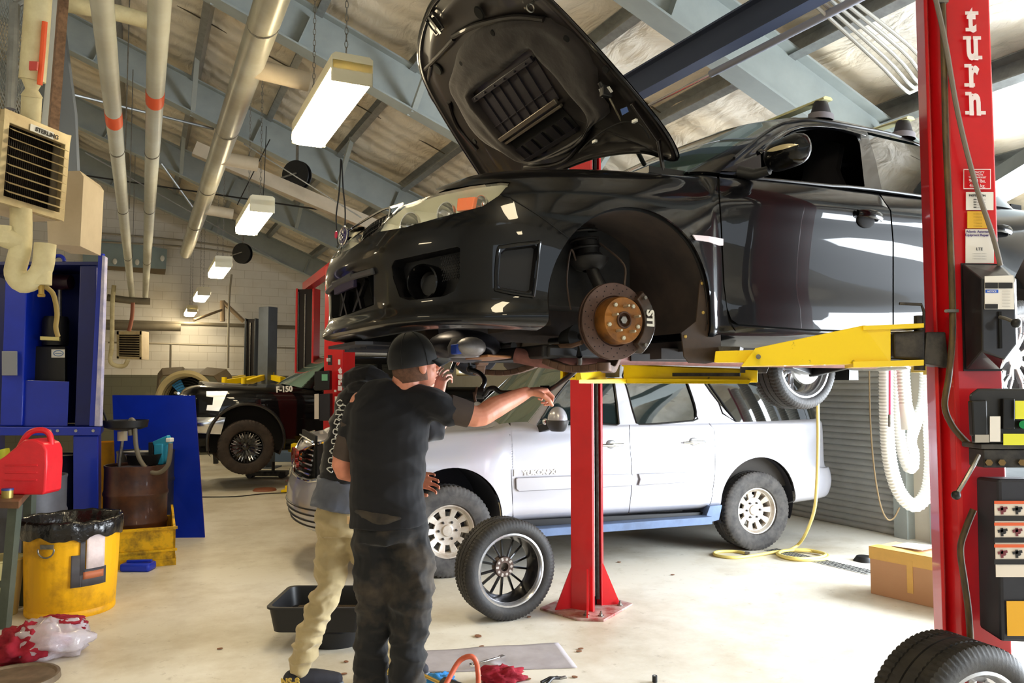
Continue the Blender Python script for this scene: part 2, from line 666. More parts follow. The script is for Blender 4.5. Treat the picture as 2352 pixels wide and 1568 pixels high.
# the same kind of fixture over the bays behind the viewer (seen only as reflections)
for (t_, d) in ((.97, .9), (.97, -2.8), (-3, 2), (-3, 8), (-3, 14)):
    o = copy_tree(lt)
    o.location = bp(t_, d, 3.45); o.rotation_euler = (0, 0, BANG)
    o['label'] = 'strip light over a bay outside the photo'; o['group'] = 'strip lights outside the photo'
# ============================================================ VEHICLE BODY TOOLS
def cr(p0, p1, p2, p3, t):
    return .5 * ((2 * p1) + (p2 - p0) * t + (2 * p0 - 5 * p1 + 4 * p2 - p3) * t * t + (3 * p1 - p0 - 3 * p2 + p3) * t ** 3)


class Loft:
    """surface through a grid of control points; first/last station on the symmetry plane are mirrored for tangency"""
    def __init__(s, G, sym=True):
        s.G = [[V(p) for p in r] for r in G]
        s.sym = sym

    def row(s, i):
        G, n = s.G, len(s.G)
        if i < 0:
            return [V((p.x, -p.y, p.z)) for p in G[-i]] if s.sym else G[0]
        if i >= n:
            return [V((p.x, -p.y, p.z)) for p in G[2 * n - 2 - i]] if s.sym else G[-1]
        return G[i]

    def ev(s, a, b):
        n, m = len(s.G), len(s.G[0])
        i = min(int(math.floor(a)), n - 2); t = a - i
        j = min(int(math.floor(b)), m - 2); u = b - j
        q = []
        for jj in (j - 1, j, j + 1, j + 2):
            jc = min(max(jj, 0), m - 1)
            r = [s.row(i + k)[jc] for k in (-1, 0, 1, 2)]
            q.append(cr(*r, t))
        return cr(*q, u)

    def patch(s, a0, a1, b0, b1, na, nb):
        return [[s.ev(a0 + (a1 - a0) * i / na, b0 + (b1 - b0) * j / nb) for j in range(nb + 1)] for i in range(na + 1)]


def shell_obj(rows, thick, name='shell', closed=False):
    mb = MB().grid(rows, closed)
    o = mb.build(name, M_DARK)
    # make normals point outwards (away from the centre line)
    me = o.data
    bm = bmesh.new(); bm.from_mesh(me)
    sgn = sum(f.normal.dot(f.calc_center_median() - V((-1.3, 0, .3))) * f.calc_area() for f in bm.faces)
    if sgn < 0:
        bmesh.ops.reverse_faces(bm, faces=bm.faces)
    bm.to_mesh(me); bm.free()
    q = o.modifiers.new('s', 'SOLIDIFY'); q.thickness = thick; q.offset = -1; q.use_even_offset = False
    return bake(o)


def shrink_poly(P, e):
    """offset a 2D polygon inwards by e"""
    n = len(P)
    A = sum(P[i][0] * P[(i + 1) % n][1] - P[(i + 1) % n][0] * P[i][1] for i in range(n))
    sg = 1 if A > 0 else -1
    out = []
    for i in range(n):
        a, b, c = P[i - 1], P[i], P[(i + 1) % n]
        d1 = (b[0] - a[0], b[1] - a[1]); d2 = (c[0] - b[0], c[1] - b[1])
        l1, l2 = math.hypot(*d1) or 1, math.hypot(*d2) or 1
        n1 = (-d1[1] / l1 * sg, d1[0] / l1 * sg); n2 = (-d2[1] / l2 * sg, d2[0] / l2 * sg)
        k = 1 + n1[0] * n2[0] + n1[1] * n2[1]
        k = max(k, .4)
        out.append((b[0] + (n1[0] + n2[0]) / k * e, b[1] + (n1[1] + n2[1]) / k * e))
    return out


def clean_cut(mb):
    o = mb.build('cutter', M_DARK, smooth=False)
    bm = bmesh.new(); bm.from_mesh(o.data)
    bmesh.ops.triangulate(bm, faces=bm.faces)
    bmesh.ops.recalc_face_normals(bm, faces=bm.faces)
    bm.to_mesh(o.data); bm.free()
    return o


def pix_cutter(poly, root, y0=1.0, y1=14.0):
    """frustum through an outline traced on the photo, in the vehicle's own coordinates"""
    Mi = (Matrix.Translation(root.location) @ Matrix.Rotation(root.rotation_euler.z, 4, 'Z')).inverted()
    n = len(poly)
    a = [Mi @ at(x, y, y0) for x, y in poly]; b = [Mi @ at(x, y, y1) for x, y in poly]
    mb = MB().add(a + b, [tuple(range(n))[::-1], tuple(range(n, 2 * n))] + [(i, (i + 1) % n, n + (i + 1) % n, n + i) for i in range(n)])
    return clean_cut(mb)


def uw_cutter(poly, v0=.3, v1=1.4):
    return clean_cut(MB().prism([(u, v0, w) for u, w in poly], (0, v1 - v0, 0)))


def arch_poly(cu, cw, r, low, n=30, k=1.0):
    return [(cu + r * k * cos(a), cw + r * sin(a)) for a in [pi * i / n for i in range(n + 1)]] + [(cu - r * k, low), (cu + r * k, low)]


def dup_data(o, name='tmp'):
    c = o.copy(); c.data = o.data.copy(); c.name = name
    COL.objects.link(c)
    return c


def panel(shell, name, m, root, cut=None, subs=(), mirror='copy', ang=32, lab=None, bevel=0):
    """one body panel = shell intersected with its outline, minus its openings"""
    o = dup_data(shell, name)
    if cut is not None:
        boolean(o, cut, 'INTERSECT')
    for c in subs:
        boolean(o, c, 'DIFFERENCE')
    me = o.data
    if mirror == 'join':
        bm = bmesh.new(); bm.from_mesh(me)
        g = bmesh.ops.duplicate(bm, geom=bm.verts[:] + bm.edges[:] + bm.faces[:])
        vs = [e for e in g['geom'] if isinstance(e, bmesh.types.BMVert)]
        fs = [e for e in g['geom'] if isinstance(e, bmesh.types.BMFace)]
        for v in vs:
            v.co.y *= -1
        bmesh.ops.reverse_faces(bm, faces=fs)
        mid = [f for f in bm.faces if all(abs(v.co.y) < 2e-4 for v in f.verts)]
        bmesh.ops.delete(bm, geom=mid, context='FACES')
        bmesh.ops.remove_doubles(bm, verts=[v for v in bm.verts if abs(v.co.y) < 1e-3], dist=6e-4)
        bm.to_mesh(me); bm.free()
    me.name = name
    for p in me.polygons:
        p.use_smooth = True
    me.set_sharp_from_angle(angle=radians(ang))
    me.materials.clear(); me.materials.append(m)
    o.parent = root
    if bevel:
        q = o.modifiers.new('b', 'BEVEL'); q.width = bevel; q.segments = 2; q.limit_method = 'ANGLE'; q.angle_limit = radians(50); q.harden_normals = False
    out = [o]
    if mirror == 'copy':
        c = o.copy(); c.scale = (1, -1, 1); COL.objects.link(c); c.parent = root
        out.append(c)
    if lab:
        for x in out:
            x['label'] = lab
    return out


def bvh_of(o):
    me = o.data
    return BVHTree.FromPolygons([v.co.copy() for v in me.vertices], [tuple(p.vertices) for p in me.polygons])


def cast_pix(bvh, root, px, py, off=0.0):
    """point of the vehicle surface seen at a photo position, in vehicle coordinates"""
    Mi = (Matrix.Translation(root.location) @ Matrix.Rotation(root.rotation_euler.z, 4, 'Z')).inverted()
    o = Mi @ V((0, 0, CAM_H)); d = (Mi.to_3x3() @ cray(px, py)).normalized()
    h = bvh.ray_cast(o, d)
    if h[0] is None:
        return None, None
    n = h[1]
    if n.dot(d) > 0:
        n = -n
    return h[0] + n * off, n


def tire_mesh(mb, R, w, rim, n=96, groove=3, lug=True, depth=.007, axis='y', block=72):
    """tyre about the y axis, centred at origin; tread grooves run round, sipes across"""
    h = w / 2
    prof = [(rim, -h * .80), (rim + .012, -h * .92), (rim + (R - rim) * .35, -h * 1.0), (rim + (R - rim) * .62, -h * 1.0), (R - .018, -h * .93), (R - .006, -h * .86)]
    tread = []
    gs = groove
    x0 = -h * .84
    W = h * 1.68
    for g in range(gs + 1):
        a = x0 + W * g / (gs + 1); b = x0 + W * (g + 1) / (gs + 1)
        gw = .009 if w > .15 else .006
        tread += [(R, a + gw * .5), (R, (a + b) / 2), (R, b - gw * .5)]
        if g < gs:
            tread += [(R - depth, b - gw * .4), (R - depth, b + gw * .4)]
    prof += tread
    prof += [(R - .006, h * .86), (R - .018, h * .93), (rim + (R - rim) * .62, h), (rim + (R - rim) * .35, h), (rim + .012, h * .92), (rim, h * .80)]
    rows = []
    N = block * 3
    for i in range(N):
        a = 2 * pi * i / N
        row = []
        for j, (r, y) in enumerate(prof):
            rr = r
            skew = 0
            if lug and 6 <= j < len(prof) - 6 and r == R:
                skew = 0.03 * abs(y) / h
                if (i + int(abs(y) / h * 2)) % 3 == 0 and abs(y) > h * .30:
                    rr = R - depth * .8
            if lug and j in (4, 5, len(prof) - 5, len(prof) - 6) and i % 3 == 0:
                rr = r - depth * .7
            aa = a + skew
            row.append(V((rr * cos(aa), y, rr * sin(aa))))
        rows.append(row)
    rows.append(rows[0])
    mb.grid(rows, closed=False)
    # inner closing surface
    mb.lathe([(rim, -h * .8), (rim - .004, -h * .6), (rim - .004, h * .6), (rim, h * .8)], axis=(0, 1, 0), n=64)
    return mb
# ============================================================ RAISED BLACK CAR
CANG = radians(26.4)
car = thing('black_car', 'black sedan raised on the red lift with its hood up and front wheel off', 'car',
            (.08, 3.93, 1.64), pi + CANG)
P_BLK = mat('black_car_paint', (5, 5, 7), .3, spec=.1, coat=.6, coat_rough=.012)
M_GLASS = mat('dark_glass', (16, 22, 22), .03, spec=.7, coat=.5)
M_WSG = mat('windshield_glass', (120, 150, 140), .03, trans=.75, spec=.6)
M_TRIMB = mat('black_trim', (20, 20, 22), .38)
M_GAP = mat('gap_dark', (4, 4, 5), .9)
M_FELT = mat('hood_felt', (42, 35, 34), .85, noise_amt=.6, noise_scale=3, col2=(28, 24, 24), bump=.5, bump_scale=18, sheen=.2)
M_RUST = mat('rusty_iron', (92, 62, 44), .6, .5, noise_amt=.9, noise_scale=18, col2=(50, 38, 34), bump=.2)


def st(u, v, al, prof):
    n = (cos(radians(al)), sin(radians(al)))
    return [(u - n[0] * i, v - n[1] * i, w) for w, i in prof]


SIDE_F = [(.15, .10), (.20, .02), (.32, .012), (.46, .018), (.60, .016), (.73, .006), (.82, .0), (.90, .055), (.935, .15)]
G = [
    st(.975, 0, 0, [(.190, .12), (.215, .01), (.30, .045), (.42, .05), (.50, .02), (.59, .035), (.66, .06), (.72, .10), (.745, .17)]),
    st(.962, .28, 9, [(.190, .12), (.215, .01), (.30, .045), (.42, .05), (.50, .02), (.59, .035), (.66, .065), (.73, .12), (.755, .19)]),
    st(.912, .52, 26, [(.195, .11), (.22, .005), (.30, .03), (.42, .03), (.51, .015), (.60, .04), (.67, .085), (.745, .16), (.775, .24)]),
    st(.805, .70, 47, [(.20, .10), (.225, .0), (.30, .022), (.42, .02), (.52, .012), (.61, .035), (.69, .08), (.77, .16), (.80, .23)]),
    st(.64, .815, 66, [(.20, .10), (.225, .0), (.31, .02), (.43, .015), (.54, .008), (.63, .02), (.72, .055), (.79, .12), (.825, .19)]),
    st(.42, .880, 80, [(.195, .10), (.225, .008), (.32, .014), (.44, .008), (.55, .0), (.65, .008), (.74, .035), (.815, .10), (.85, .18)]),
    st(.20, .905, 88, [(.19, .10), (.22, .015), (.32, .012), (.44, .004), (.56, .0), (.67, .006), (.76, .030), (.84, .10), (.875, .19)]),
    st(-.02, .912, 90, [(.17, .10), (.215, .02), (.32, .012), (.44, .004), (.57, .0), (.68, .004), (.775, .030), (.86, .10), (.895, .19)]),
    st(-.25, .910, 90, [(.16, .10), (.21, .02), (.32, .012), (.44, .004), (.57, .0), (.69, .010), (.785, .035), (.875, .10), (.91, .19)]),
    st(-.42, .900, 90, [(.15, .10), (.20, .02), (.32, .012), (.46, .010), (.60, .012), (.71, .014), (.80, .030), (.885, .09), (.92, .17)]),
    st(-.52, .888, 90, [(.15, .10), (.20, .02), (.32, .015), (.46, .020), (.60, .018), (.725, .008), (.81, .012), (.895, .06), (.93, .14)]),
    st(-1.0, .885, 90, [(.15, .10), (.20, .02), (.32, .012), (.46, .020), (.60, .018), (.74, .006), (.83, .0), (.91, .035), (.94, .10)]),
    st(-1.6, .885, 90, [(.15, .10), (.20, .02), (.32, .012), (.46, .020), (.60, .018), (.75, .006), (.845, .0), (.925, .035), (.955, .10)]),
    st(-2.1, .890, 90, [(.15, .10), (.20, .02), (.32, .012), (.46, .015), (.60, .012), (.76, .004), (.86, .0), (.94, .04), (.97, .11)]),
    st(-2.4, .905, 90, [(.16, .10), (.21, .02), (.32, .006), (.46, .0), (.60, .0), (.76, .010), (.87, .03), (.95, .07), (.985, .14)]),
    st(-2.85, .905, 92, [(.18, .10), (.22, .02), (.32, .006), (.46, .0), (.60, .0), (.76, .015), (.88, .04), (.97, .09), (1.01, .17)]),
    st(-3.25, .84, 105, [(.22, .10), (.26, .01), (.34, .0), (.48, .0), (.62, .0), (.78, .02), (.90, .05), (.99, .1), (1.03, .19)]),
    st(-3.5, .62, 140, [(.24, .10), (.28, .01), (.36, .0), (.50, .0), (.64, .0), (.80, .02), (.92, .05), (1.01, .1), (1.05, .2)]),
    st(-3.6, .3, 170, [(.24, .10), (.28, .01), (.36, .0), (.50, .0), (.64, .0), (.80, .02), (.92, .05), (1.02, .1), (1.06, .22)]),
    st(-3.62, 0, 180, [(.24, .10), (.28, .01), (.36, .0), (.50, .0), (.64, .0), (.80, .02), (.92, .05), (1.02, .1), (1.06, .22)]),
]
L1 = Loft(G)
SH = shell_obj(L1.patch(0, 19, 0, 8, 190, 56), .010, 'shell')
_f = L1.patch(0, 19, 0, 8, 190, 56)
_r = [[V((p.x, -p.y, p.z)) for p in r] for r in _f][::-1]
_m = MB().grid(_f).grid(_r)
BV = BVHTree.FromPolygons(_m.v, _m.f)
HUBW = .22
arch_f = lambda r=.392, low=.0: arch_poly(-.02, .305, r, low)
arch_r = lambda r=.392, low=.0: arch_poly(-2.645, .305, r, low)

# outlines
GAP_BF = [(1120, 440), (1175, 457), (1240, 497), (1305, 546)]
HL = [(866, 533), (880, 508), (926, 470), (1000, 445), (1080, 428), (1150, 419), (1170, 421), (1146, 449), (1108, 474), (1000, 502), (930, 522)]
BUMP = [(560, 900), (560, 520), (760, 480), (866, 440), (926, 420), (926, 470), (866, 533), (930, 522), (1000, 502), (1108, 474), (1146, 449), (1172, 455), (1240, 497), (1305, 546), (1300, 640), (1300, 900)]
FOG = [(898, 612), (905, 598), (1050, 566), (1057, 570), (1056, 640), (1044, 668), (1020, 680), (940, 690), (918, 682), (903, 640)]
VENT = [(1150, 580), (1162, 570), (1228, 562), (1234, 566), (1222, 668), (1214, 673), (1150, 662), (1144, 655)]
LOWIN = [(738, 672), (770, 654), (858, 626), (859, 700), (800, 722), (760, 728), (744, 706)]
GRIL = [(700, 590), (740, 560), (790, 528), (868, 486), (917, 474), (862, 532), (800, 575), (700, 615)]
BONNET = [(1080, 405), (1120, 405), (1180, 395)]

cutp = lambda P, e=0: pix_cutter(shrink_poly(P, e) if e else P, car)
# bumper
bump = panel(SH, 'front_bumper', P_BLK, car, cutp(BUMP), [uw_cutter(arch_f()), cutp(FOG), cutp(VENT), cutp(LOWIN), cutp(GRIL)], mirror='join', bevel=.004)
fender_cut = uw_cutter([(.70, .50), (.62, .62), (.62, 1.0), (-.455, 1.0), (-.462, .80), (-.474, .585), (-.478, .32), (-.48, .10), (.0, .10), (.292, .10), (.292, .50)], .2)
FEN = [(1148, 449), (1175, 456), (1240, 496), (1305, 544), (1450, 800), (1450, 900), (1700, 900), (1690, 760), (1675, 742), (1662, 654), (1656, 516), (1651, 445), (1647, 395), (1634, 366), (1634, 200), (1000, 300), (1000, 440), (1080, 427), (1150, 418), (1171, 420)]
panel(SH, 'front_fender', P_BLK, car, cutp(FEN, 1.2), [uw_cutter(arch_f())], bevel=.003)
DOORF = [(1651, 395), (1652, 445), (1657, 516), (1663, 654), (1669, 706), (1679, 734), (1695, 745), (1860, 757), (2051, 762), (2051, 556), (2045, 484), (2030, 461), (2014, 436), (2005, 380), (1660, 350)]
DOORR = [(2016, 437), (2030, 461), (2046, 484), (2052, 556), (2052, 762), (2250, 768), (2330, 640), (2390, 520), (2380, 440), (2360, 380), (2010, 380)]
panel(SH, 'front_door', P_BLK, car, cutp(DOORF, 1.1), bevel=.003)
panel(SH, 'rear_door', P_BLK, car, cutp(DOORR, 1.1), bevel=.003)
SILL = [(1690, 760), (1680, 742), (1695, 748), (1860, 760), (2051, 765), (2250, 771), (2330, 900), (1640, 900), (1640, 745)]
panel(SH, 'side_sill', P_BLK, car, cutp(SILL, 0), [uw_cutter(arch_f(.40)), uw_cutter(arch_r(.40))], bevel=.003)
rear_cut = clean_cut(MB().box((-3.1, .7, .6), (1.84, 1.4, 1.2)))
o = panel(SH, 'rear_body', P_BLK, car, rear_cut, [uw_cutter(arch_r()), cutp(DOORR), cutp(SILL)], mirror='join')
# dark structure right behind the skins
L1b = Loft([[V((-1.3 + (p[0] + 1.3) * .985, p[1] * .975, .05 + (p[2] - .05) * .995)) for p in r] for r in G])
SHB = shell_obj(L1b.patch(0, 19, .1, 7.9, 100, 30), .006, 'shellb')
panel(SHB, 'inner_body', M_GAP, car, None, [uw_cutter(arch_f(.385)), uw_cutter(arch_r(.385)), cutp(FOG), cutp(VENT), cutp(LOWIN), cutp(GRIL), cutp(HL)], mirror='join')

# --- greenhouse
K = [
    [(-.26, 0, .955), (-.64, 0, 1.17), (-1.04, 0, 1.36), (-1.18, 0, 1.41), (-1.5, 0, 1.45), (-1.9, 0, 1.462)],
    [(-.31, .42, .95), (-.69, .38, 1.16), (-1.08, .33, 1.35), (-1.21, .30, 1.40), (-1.5, .21, 1.447), (-1.9, 0, 1.462)],
    [(-.44, .745, .935), (-.80, .67, 1.125), (-1.13, .575, 1.30), (-1.27, .51, 1.38), (-1.52, .36, 1.435), (-1.9, 0, 1.462)],
    [(-.62, .81, .925), (-.94, .715, 1.125), (-1.20, .61, 1.305), (-1.33, .53, 1.385), (-1.56, .38, 1.435), (-1.9, 0, 1.462)],
    [(-1.0, .835, .935), (-1.17, .745, 1.14), (-1.34, .635, 1.325), (-1.44, .55, 1.395), (-1.63, .40, 1.437), (-1.9, 0, 1.462)],
    [(-1.55, .835, .95), (-1.57, .75, 1.15), (-1.62, .64, 1.335), (-1.65, .56, 1.40), (-1.75, .40, 1.44), (-1.9, 0, 1.462)],
    [(-2.15, .825, .965), (-2.12, .745, 1.15), (-2.05, .635, 1.325), (-2.03, .555, 1.39), (-1.98, .40, 1.435), (-1.9, 0, 1.462)],
    [(-2.75, .78, .985), (-2.6, .70, 1.15), (-2.38, .60, 1.29), (-2.30, .52, 1.36), (-2.15, .36, 1.42), (-1.9, 0, 1.462)],
    [(-3.05, .45, 1.0), (-2.85, .40, 1.13), (-2.52, .35, 1.28), (-2.4, .3, 1.35), (-2.2, .2, 1.42), (-1.9, 0, 1.462)],
    [(-3.1, 0, 1.0), (-2.9, 0, 1.13), (-2.56, 0, 1.285), (-2.43, 0, 1.355), (-2.2, 0, 1.425), (-1.9, 0, 1.462)],
]
L2 = Loft(K)
WINF = [(1690, 402), (1974, 431), (1986, 428), (1975, 330), (1966, 312), (1925, 300), (1880, 295), (1830, 303), (1780, 330), (1735, 360), (1700, 385)]
WINR = [(2026, 439), (2133, 451), (2260, 462), (2320, 440), (2300, 400), (2230, 365), (2140, 338), (1992, 303), (2012, 370)]
SHG = shell_obj(L2.patch(1.86, 7.6, 0, 2.35, 100, 30), .012, 'shg')
panel(SHG, 'window_frame', P_BLK, car, None, [cutp(WINF), cutp(WINR)], bevel=.002)
SHR = shell_obj(L2.patch(0, 9, 2.3, 5, 90, 26), .012, 'shr')
panel(SHR, 'roof', P_BLK, car, None, mirror='join')
BG = bvh_of(SHG)
SHW = shell_obj(L2.patch(0, 1.95, -0, 2.4, 24, 24), .006, 'shw')
panel(SHW, 'windshield', M_WSG, car, None, mirror='join')
SHBK = shell_obj(L2.patch(7.5, 9, 0, 2.4, 24, 24), .006, 'shbk')
panel(SHBK, 'rear_window', M_GLASS, car, None, mirror='join')
SHGI = shell_obj(Loft([[V((p[0], p[1] * .985, p[2])) for p in r] for r in K]).patch(1.86, 7.6, 0, 2.35, 80, 24), .004, 'shgi')
panel(SHGI, 'rear_door_glass', M_GLASS, car, cutp([(x + (4 if x > 2100 else -4), y + (5 if y > 400 else -5)) for x, y in WINR]))
# cabin: seats and dark interior
mb = MB()
mb.box((-1.42, 0, .42), (1.6, 1.5, .3)).box((-2.9, 0, .8), (.1, 1.4, .5)).box((-.62, 0, .82), (.28, 1.4, .2))
mb.build('cabin_interior', mat('cabin_black', (10, 10, 13), .8), car, smooth=False)
for v in (.38, -.38):
    rows = []
    for i, (w, h) in enumerate([(.55, .24), (.8, .25), (1.0, .22), (1.12, .14), (1.16, .12), (1.3, .12), (1.33, .06)]):
        uu = -1.5 - .25 * (w - .55)
        rows.append([V((uu + .07 * cos(a), v + h * sin(a), w)) for a in [2 * pi * q / 14 for q in range(14)]])
    mb = MB().grid(rows, closed=True)
    mb.box((-1.25, v, .58), (.5, .48, .14))
    mb.build('seat', mat('seat_cloth', (24, 24, 30), .9), car)
# chrome-like light lines: window belt moulding, drip rail
def surf_strip(name, m, bv, path, w=.006, off=.003, k=5, both=True, lab=None):
    pts = []
    P2 = [V((x, y, 0)) for x, y in path]
    for p in smooth_path(P2, k):
        q, n = cast_pix(bv, car, p.x, p.y, off)
        if q is not None:
            pts.append(q)
    o = MB().tube(pts, w, 6).build(name, m, car)
    if both:
        c = o.copy(); c.scale = (1, -1, 1); COL.objects.link(c)
    if lab:
        o['label'] = lab
    return o


surf_strip('belt_moulding', M_TRIMB, BG, [(1700, 405), (1800, 414), (1974, 432), (2026, 438), (2133, 453)], .007)
surf_strip('drip_rail', M_TRIMB, BG, [(1686, 364), (1737, 322), (1785, 290), (1828, 279), (1876, 277), (1967, 292), (2050, 309), (2135, 337)], .007)
# window visor strip over the open front window
mb = MB()
pts = [(1737, 352), (1785, 315), (1828, 296), (1876, 292), (1925, 298), (1976, 312)]
a, b_ = [], []
for p in smooth_path([V((x, y, 0)) for x, y in pts], 4):
    q, n = cast_pix(BG, car, p.x, p.y - 5, .004)
    q2 = cast_pix(BG, car, p.x, p.y - 5, .02)[0]
    if q is None: continue
    a.append(q); b_.append(q2 + V((0, .018, -.03)))
MB().grid([a, b_]).build('window_visor', mat('smoked_visor', (12, 12, 14), .1, coat=.6), car, solid=.003)

# --- bumper furniture
def recess(name, poly, depth, m, bv=BV, direction=None, back=True, parent=car, off=-.004, joinm=None):
    """walls going inwards from a traced opening and a plate at the bottom of it"""
    ring = []
    n_ = V((0, 0, 0))
    for x, y in poly:
        q, n = cast_pix(bv, car, x, y, off)
        if q is None: continue
        ring.append(q); n_ += n
    d = -(n_.normalized()) if direction is None else V(direction).normalized()
    c = sum(ring, V()) / len(ring)
    inner = [c + (p - c) * .92 + d * depth for p in ring]
    mb = MB().grid([ring + [ring[0]], inner + [inner[0]]])
    if back:
        n = len(inner)
        mb.add(inner, [tuple(range(n))])
    return mb.build(name, m, parent, ang=40), inner, d, c


def both(o):
    c = o.copy(); c.scale = (1, -1, 1); COL.objects.link(c); c.parent = o.parent
    for ch in [x for x in COL.objects if x.parent == o]:
        e = ch.copy(); COL.objects.link(e); e.parent = c
    return c


def dens(poly, k=4):
    out = []
    for i in range(len(poly)):
        a, b = poly[i], poly[(i + 1) % len(poly)]
        out += [(a[0] + (b[0] - a[0]) * t / k, a[1] + (b[1] - a[1]) * t / k) for t in range(k)]
    return out


M_SATIN = mat('satin_black', (19, 18, 20), .38, spec=.4)
ro, inner, dfog, cfog = recess('fog_lamp_recess', dens(FOG, 3), .07, M_SATIN)
both(ro)
# fog lamp ring and bowl
q, n = cast_pix(BV, car, 962, 647, -.045)
fa = (n + V((.15, .1, 0))).normalized()
mb = MB().lathe([(.030, -.06), (.052, -.03), (.060, .018), (.066, .028), (.071, .024), (.072, .0), (.07, -.05)], o=q, axis=fa, n=40)
f_ = mb.build('fog_lamp', P_BLK, car)
MB().lathe([(.0, -.052), (.03, -.05), (.046, -.035)], o=q, axis=fa, n=30).build('fog_lamp_cover', M_SATIN, f_)
both(f_)
# honeycomb insert beside the fog lamp
mb = MB()
HC = [(1012, 592), (1050, 583), (1050, 640), (1035, 640), (1008, 610)]
A_, nA = cast_pix(BV, car, 1008, 590, -.03)
B_, _ = cast_pix(BV, car, 1053, 581, -.03)
C_, _ = cast_pix(BV, car, 1012, 640, -.03)
for i in range(8):
    for j in range(9):
        x, y = (i + (.5 if j % 2 else 0)) / 8, j / 8
        c = A_ + (B_ - A_) * x + (C_ - A_) * y
        x2, y2 = x + .062, y + .06
        for (dx, dy) in ((.0625, .06), (-.0625, .06)):
            e = c + (B_ - A_) * dx * 1 + (C_ - A_) * dy * 1.5
            mb.tube([c, e], .0016, 4)
both(mb.build('fog_lamp_grille', M_SATIN, car))
ro, inner, dv, cv = recess('bumper_vent', dens(VENT, 3), .03, M_SATIN)
both(ro)
ring = []
for p in smooth_path([V((x, y, 0)) for x, y in [(1144, 576), (1160, 566), (1232, 557), (1238, 563), (1226, 670), (1216, 679), (1146, 667), (1139, 655)]], 5, closed=True):
    q, n = cast_pix(BV, car, p.x, p.y, .002)
    ring.append(q)
both(MB().tube(ring, .0075, 8, closed=True).build('vent_trim_ring', P_BLK, car))
ro, inner, dl, cl = recess('lower_intake', dens(LOWIN, 3), .10, M_GAP, direction=(-1, 0, 0))
both(ro)
# bars in the lower intake
for a, b in (((772, 668), (786, 722)), ((806, 655), (822, 716))):
    pa, _ = cast_pix(BV, car, *a, -.03); pb, _ = cast_pix(BV, car, *b, -.03)
    if pa is None or pb is None: continue
    both(MB().bar(pa, pb, .018, .02).build('intake_bar', M_SATIN, car))
# splitter strip between plate and intake
pts = []
for x, y in [(737, 668), (770, 650), (815, 634), (860, 622)]:
    q, n = cast_pix(BV, car, x, y, .006)
    if q is not None: pts.append(q)
both(MB().tube(smooth_path(pts, 4), .014, 8).build('intake_lip', mat('lip_grey', (70, 70, 74), .5), car))
# upper grille: mesh wall behind the opening, badge on the centre
mb = MB()
for i in range(19):
    v = -.36 + .04 * i
    mb.bar((.82 - .35 * v * v, v, .56), (.79 - .35 * v * v, v, .735), .004, .01, up=(1, 0, 0))
for j in range(9):
    w = .57 + .02 * j
    mb.tube([(.825 - .35 * v * v - .15 * (w - .56), v, w) for v in [-.38 + .076 * q for q in range(11)]], .0025, 5)
mb.build('upper_grille', M_SATIN, car)
MB().box((.68, 0, .62), (.02, .7, .3)).build('radiator_panel', M_GAP, car, smooth=False)
mb = MB().tube(smooth_path([(.905, -.02, .69), (.895, .22, .695), (.86, .385, .71), (.85, .40, .69), (.875, .36, .58)], 5), .005, 8)
both(mb.build('grille_chrome_trim', M_CHROME, car))
badge = MB().lathe([(0, .012), (.05, .010), (.062, 0)], o=(0, 0, 0), n=28)
badge.v = [(.935 + z, x * 1.2, .655 + y * .62) for x, y, z in badge.v]
bd = badge.build('front_badge', mat('badge_blue', (40, 30, 120), .2, .3, coat=1), car)
mb = MB()
mb.tube([(.942, .076 * cos(a), .655 + .04 * sin(a)) for a in [2 * pi * q / 28 for q in range(28)]], .004, 6, closed=True)
for k, (y, z, r) in enumerate([(.03, .012, .009), (0, .0, .006), (-.02, .012, .006), (-.035, -.004, .006), (-.005, -.016, .006), (.02, -.012, .006)]):
    mb.ball((.95, y, .655 + z), (.003, r, r), 8, 6)
mb.build('badge_chrome', M_CHROME, bd)
mb = MB().lathe([(0, .006), (.016, .006), (.018, 0)], n=16)
mb.v = [(.918 + z, x - .22, .70 + y) for x, y, z in mb.v]
mb.build('grille_emblem', mat('emblem_pink', (225, 40, 90), .3), car)
# blank plate bracket
mb = MB(); mb.box((.93, 0, .465), (.02, .34, .12))
mb.build('plate_bracket', mat('bracket_purple', (52, 44, 74), .45), car, bevel=.004)
# headlight: clear lens over reflectors
lens = panel(SH, 'headlight', mat('lens_clear', (240, 242, 225), .03, alpha=.07, spec=.6, coat=.6), car, cutp(HL, .6), mirror='none')[0]
mb = MB()
ring = [cast_pix(BV, car, x, y, -.012)[0] for x, y in dens(HL, 3)]
ring = [r for r in ring if r is not None]
c = sum(ring, V()) / len(ring)
dd = V((-.8, -.45, -.1)).normalized()
rows = [ring + [ring[0]], [c + (p - c) * .93 + dd * .05 for p in ring] + [c + (ring[0] - c) * .93 + dd * .05], [c + (p - c) * .5 + dd * .09 for p in ring] + [c + (ring[0] - c) * .5 + dd * .09], [c + (p - c) * .02 + dd * .09 for p in ring] + [c + (ring[0] - c) * .02 + dd * .09]]
M_REFL = mat('lamp_reflector', (255, 253, 232), .35, .0, coat=.5)
MB().grid(rows).build('lamp_housing', M_REFL, lens, ang=50)
for (x, y, r) in ((930, 498, .05), (1018, 470, .042), (1108, 448, .028)):
    q, n = cast_pix(BV, car, x, y, -.055)
    ax = V((.9, .42, .05)).normalized()
    MB().lathe([(.004, -.03), (r * .5, -.022), (r * .85, 0), (r, .025), (r * 1.06, .026), (r * 1.06, .012)], o=q, axis=ax, n=28).lathe([(.0, .012), (.009, .008), (.010, -.03)], o=q, axis=ax, n=12).build('lamp_reflector', M_CHROME, lens)
q = [cast_pix(BV, car, x, y, -.02)[0] for x, y in [(1046, 446), (1088, 443), (1082, 474), (1044, 478)]]
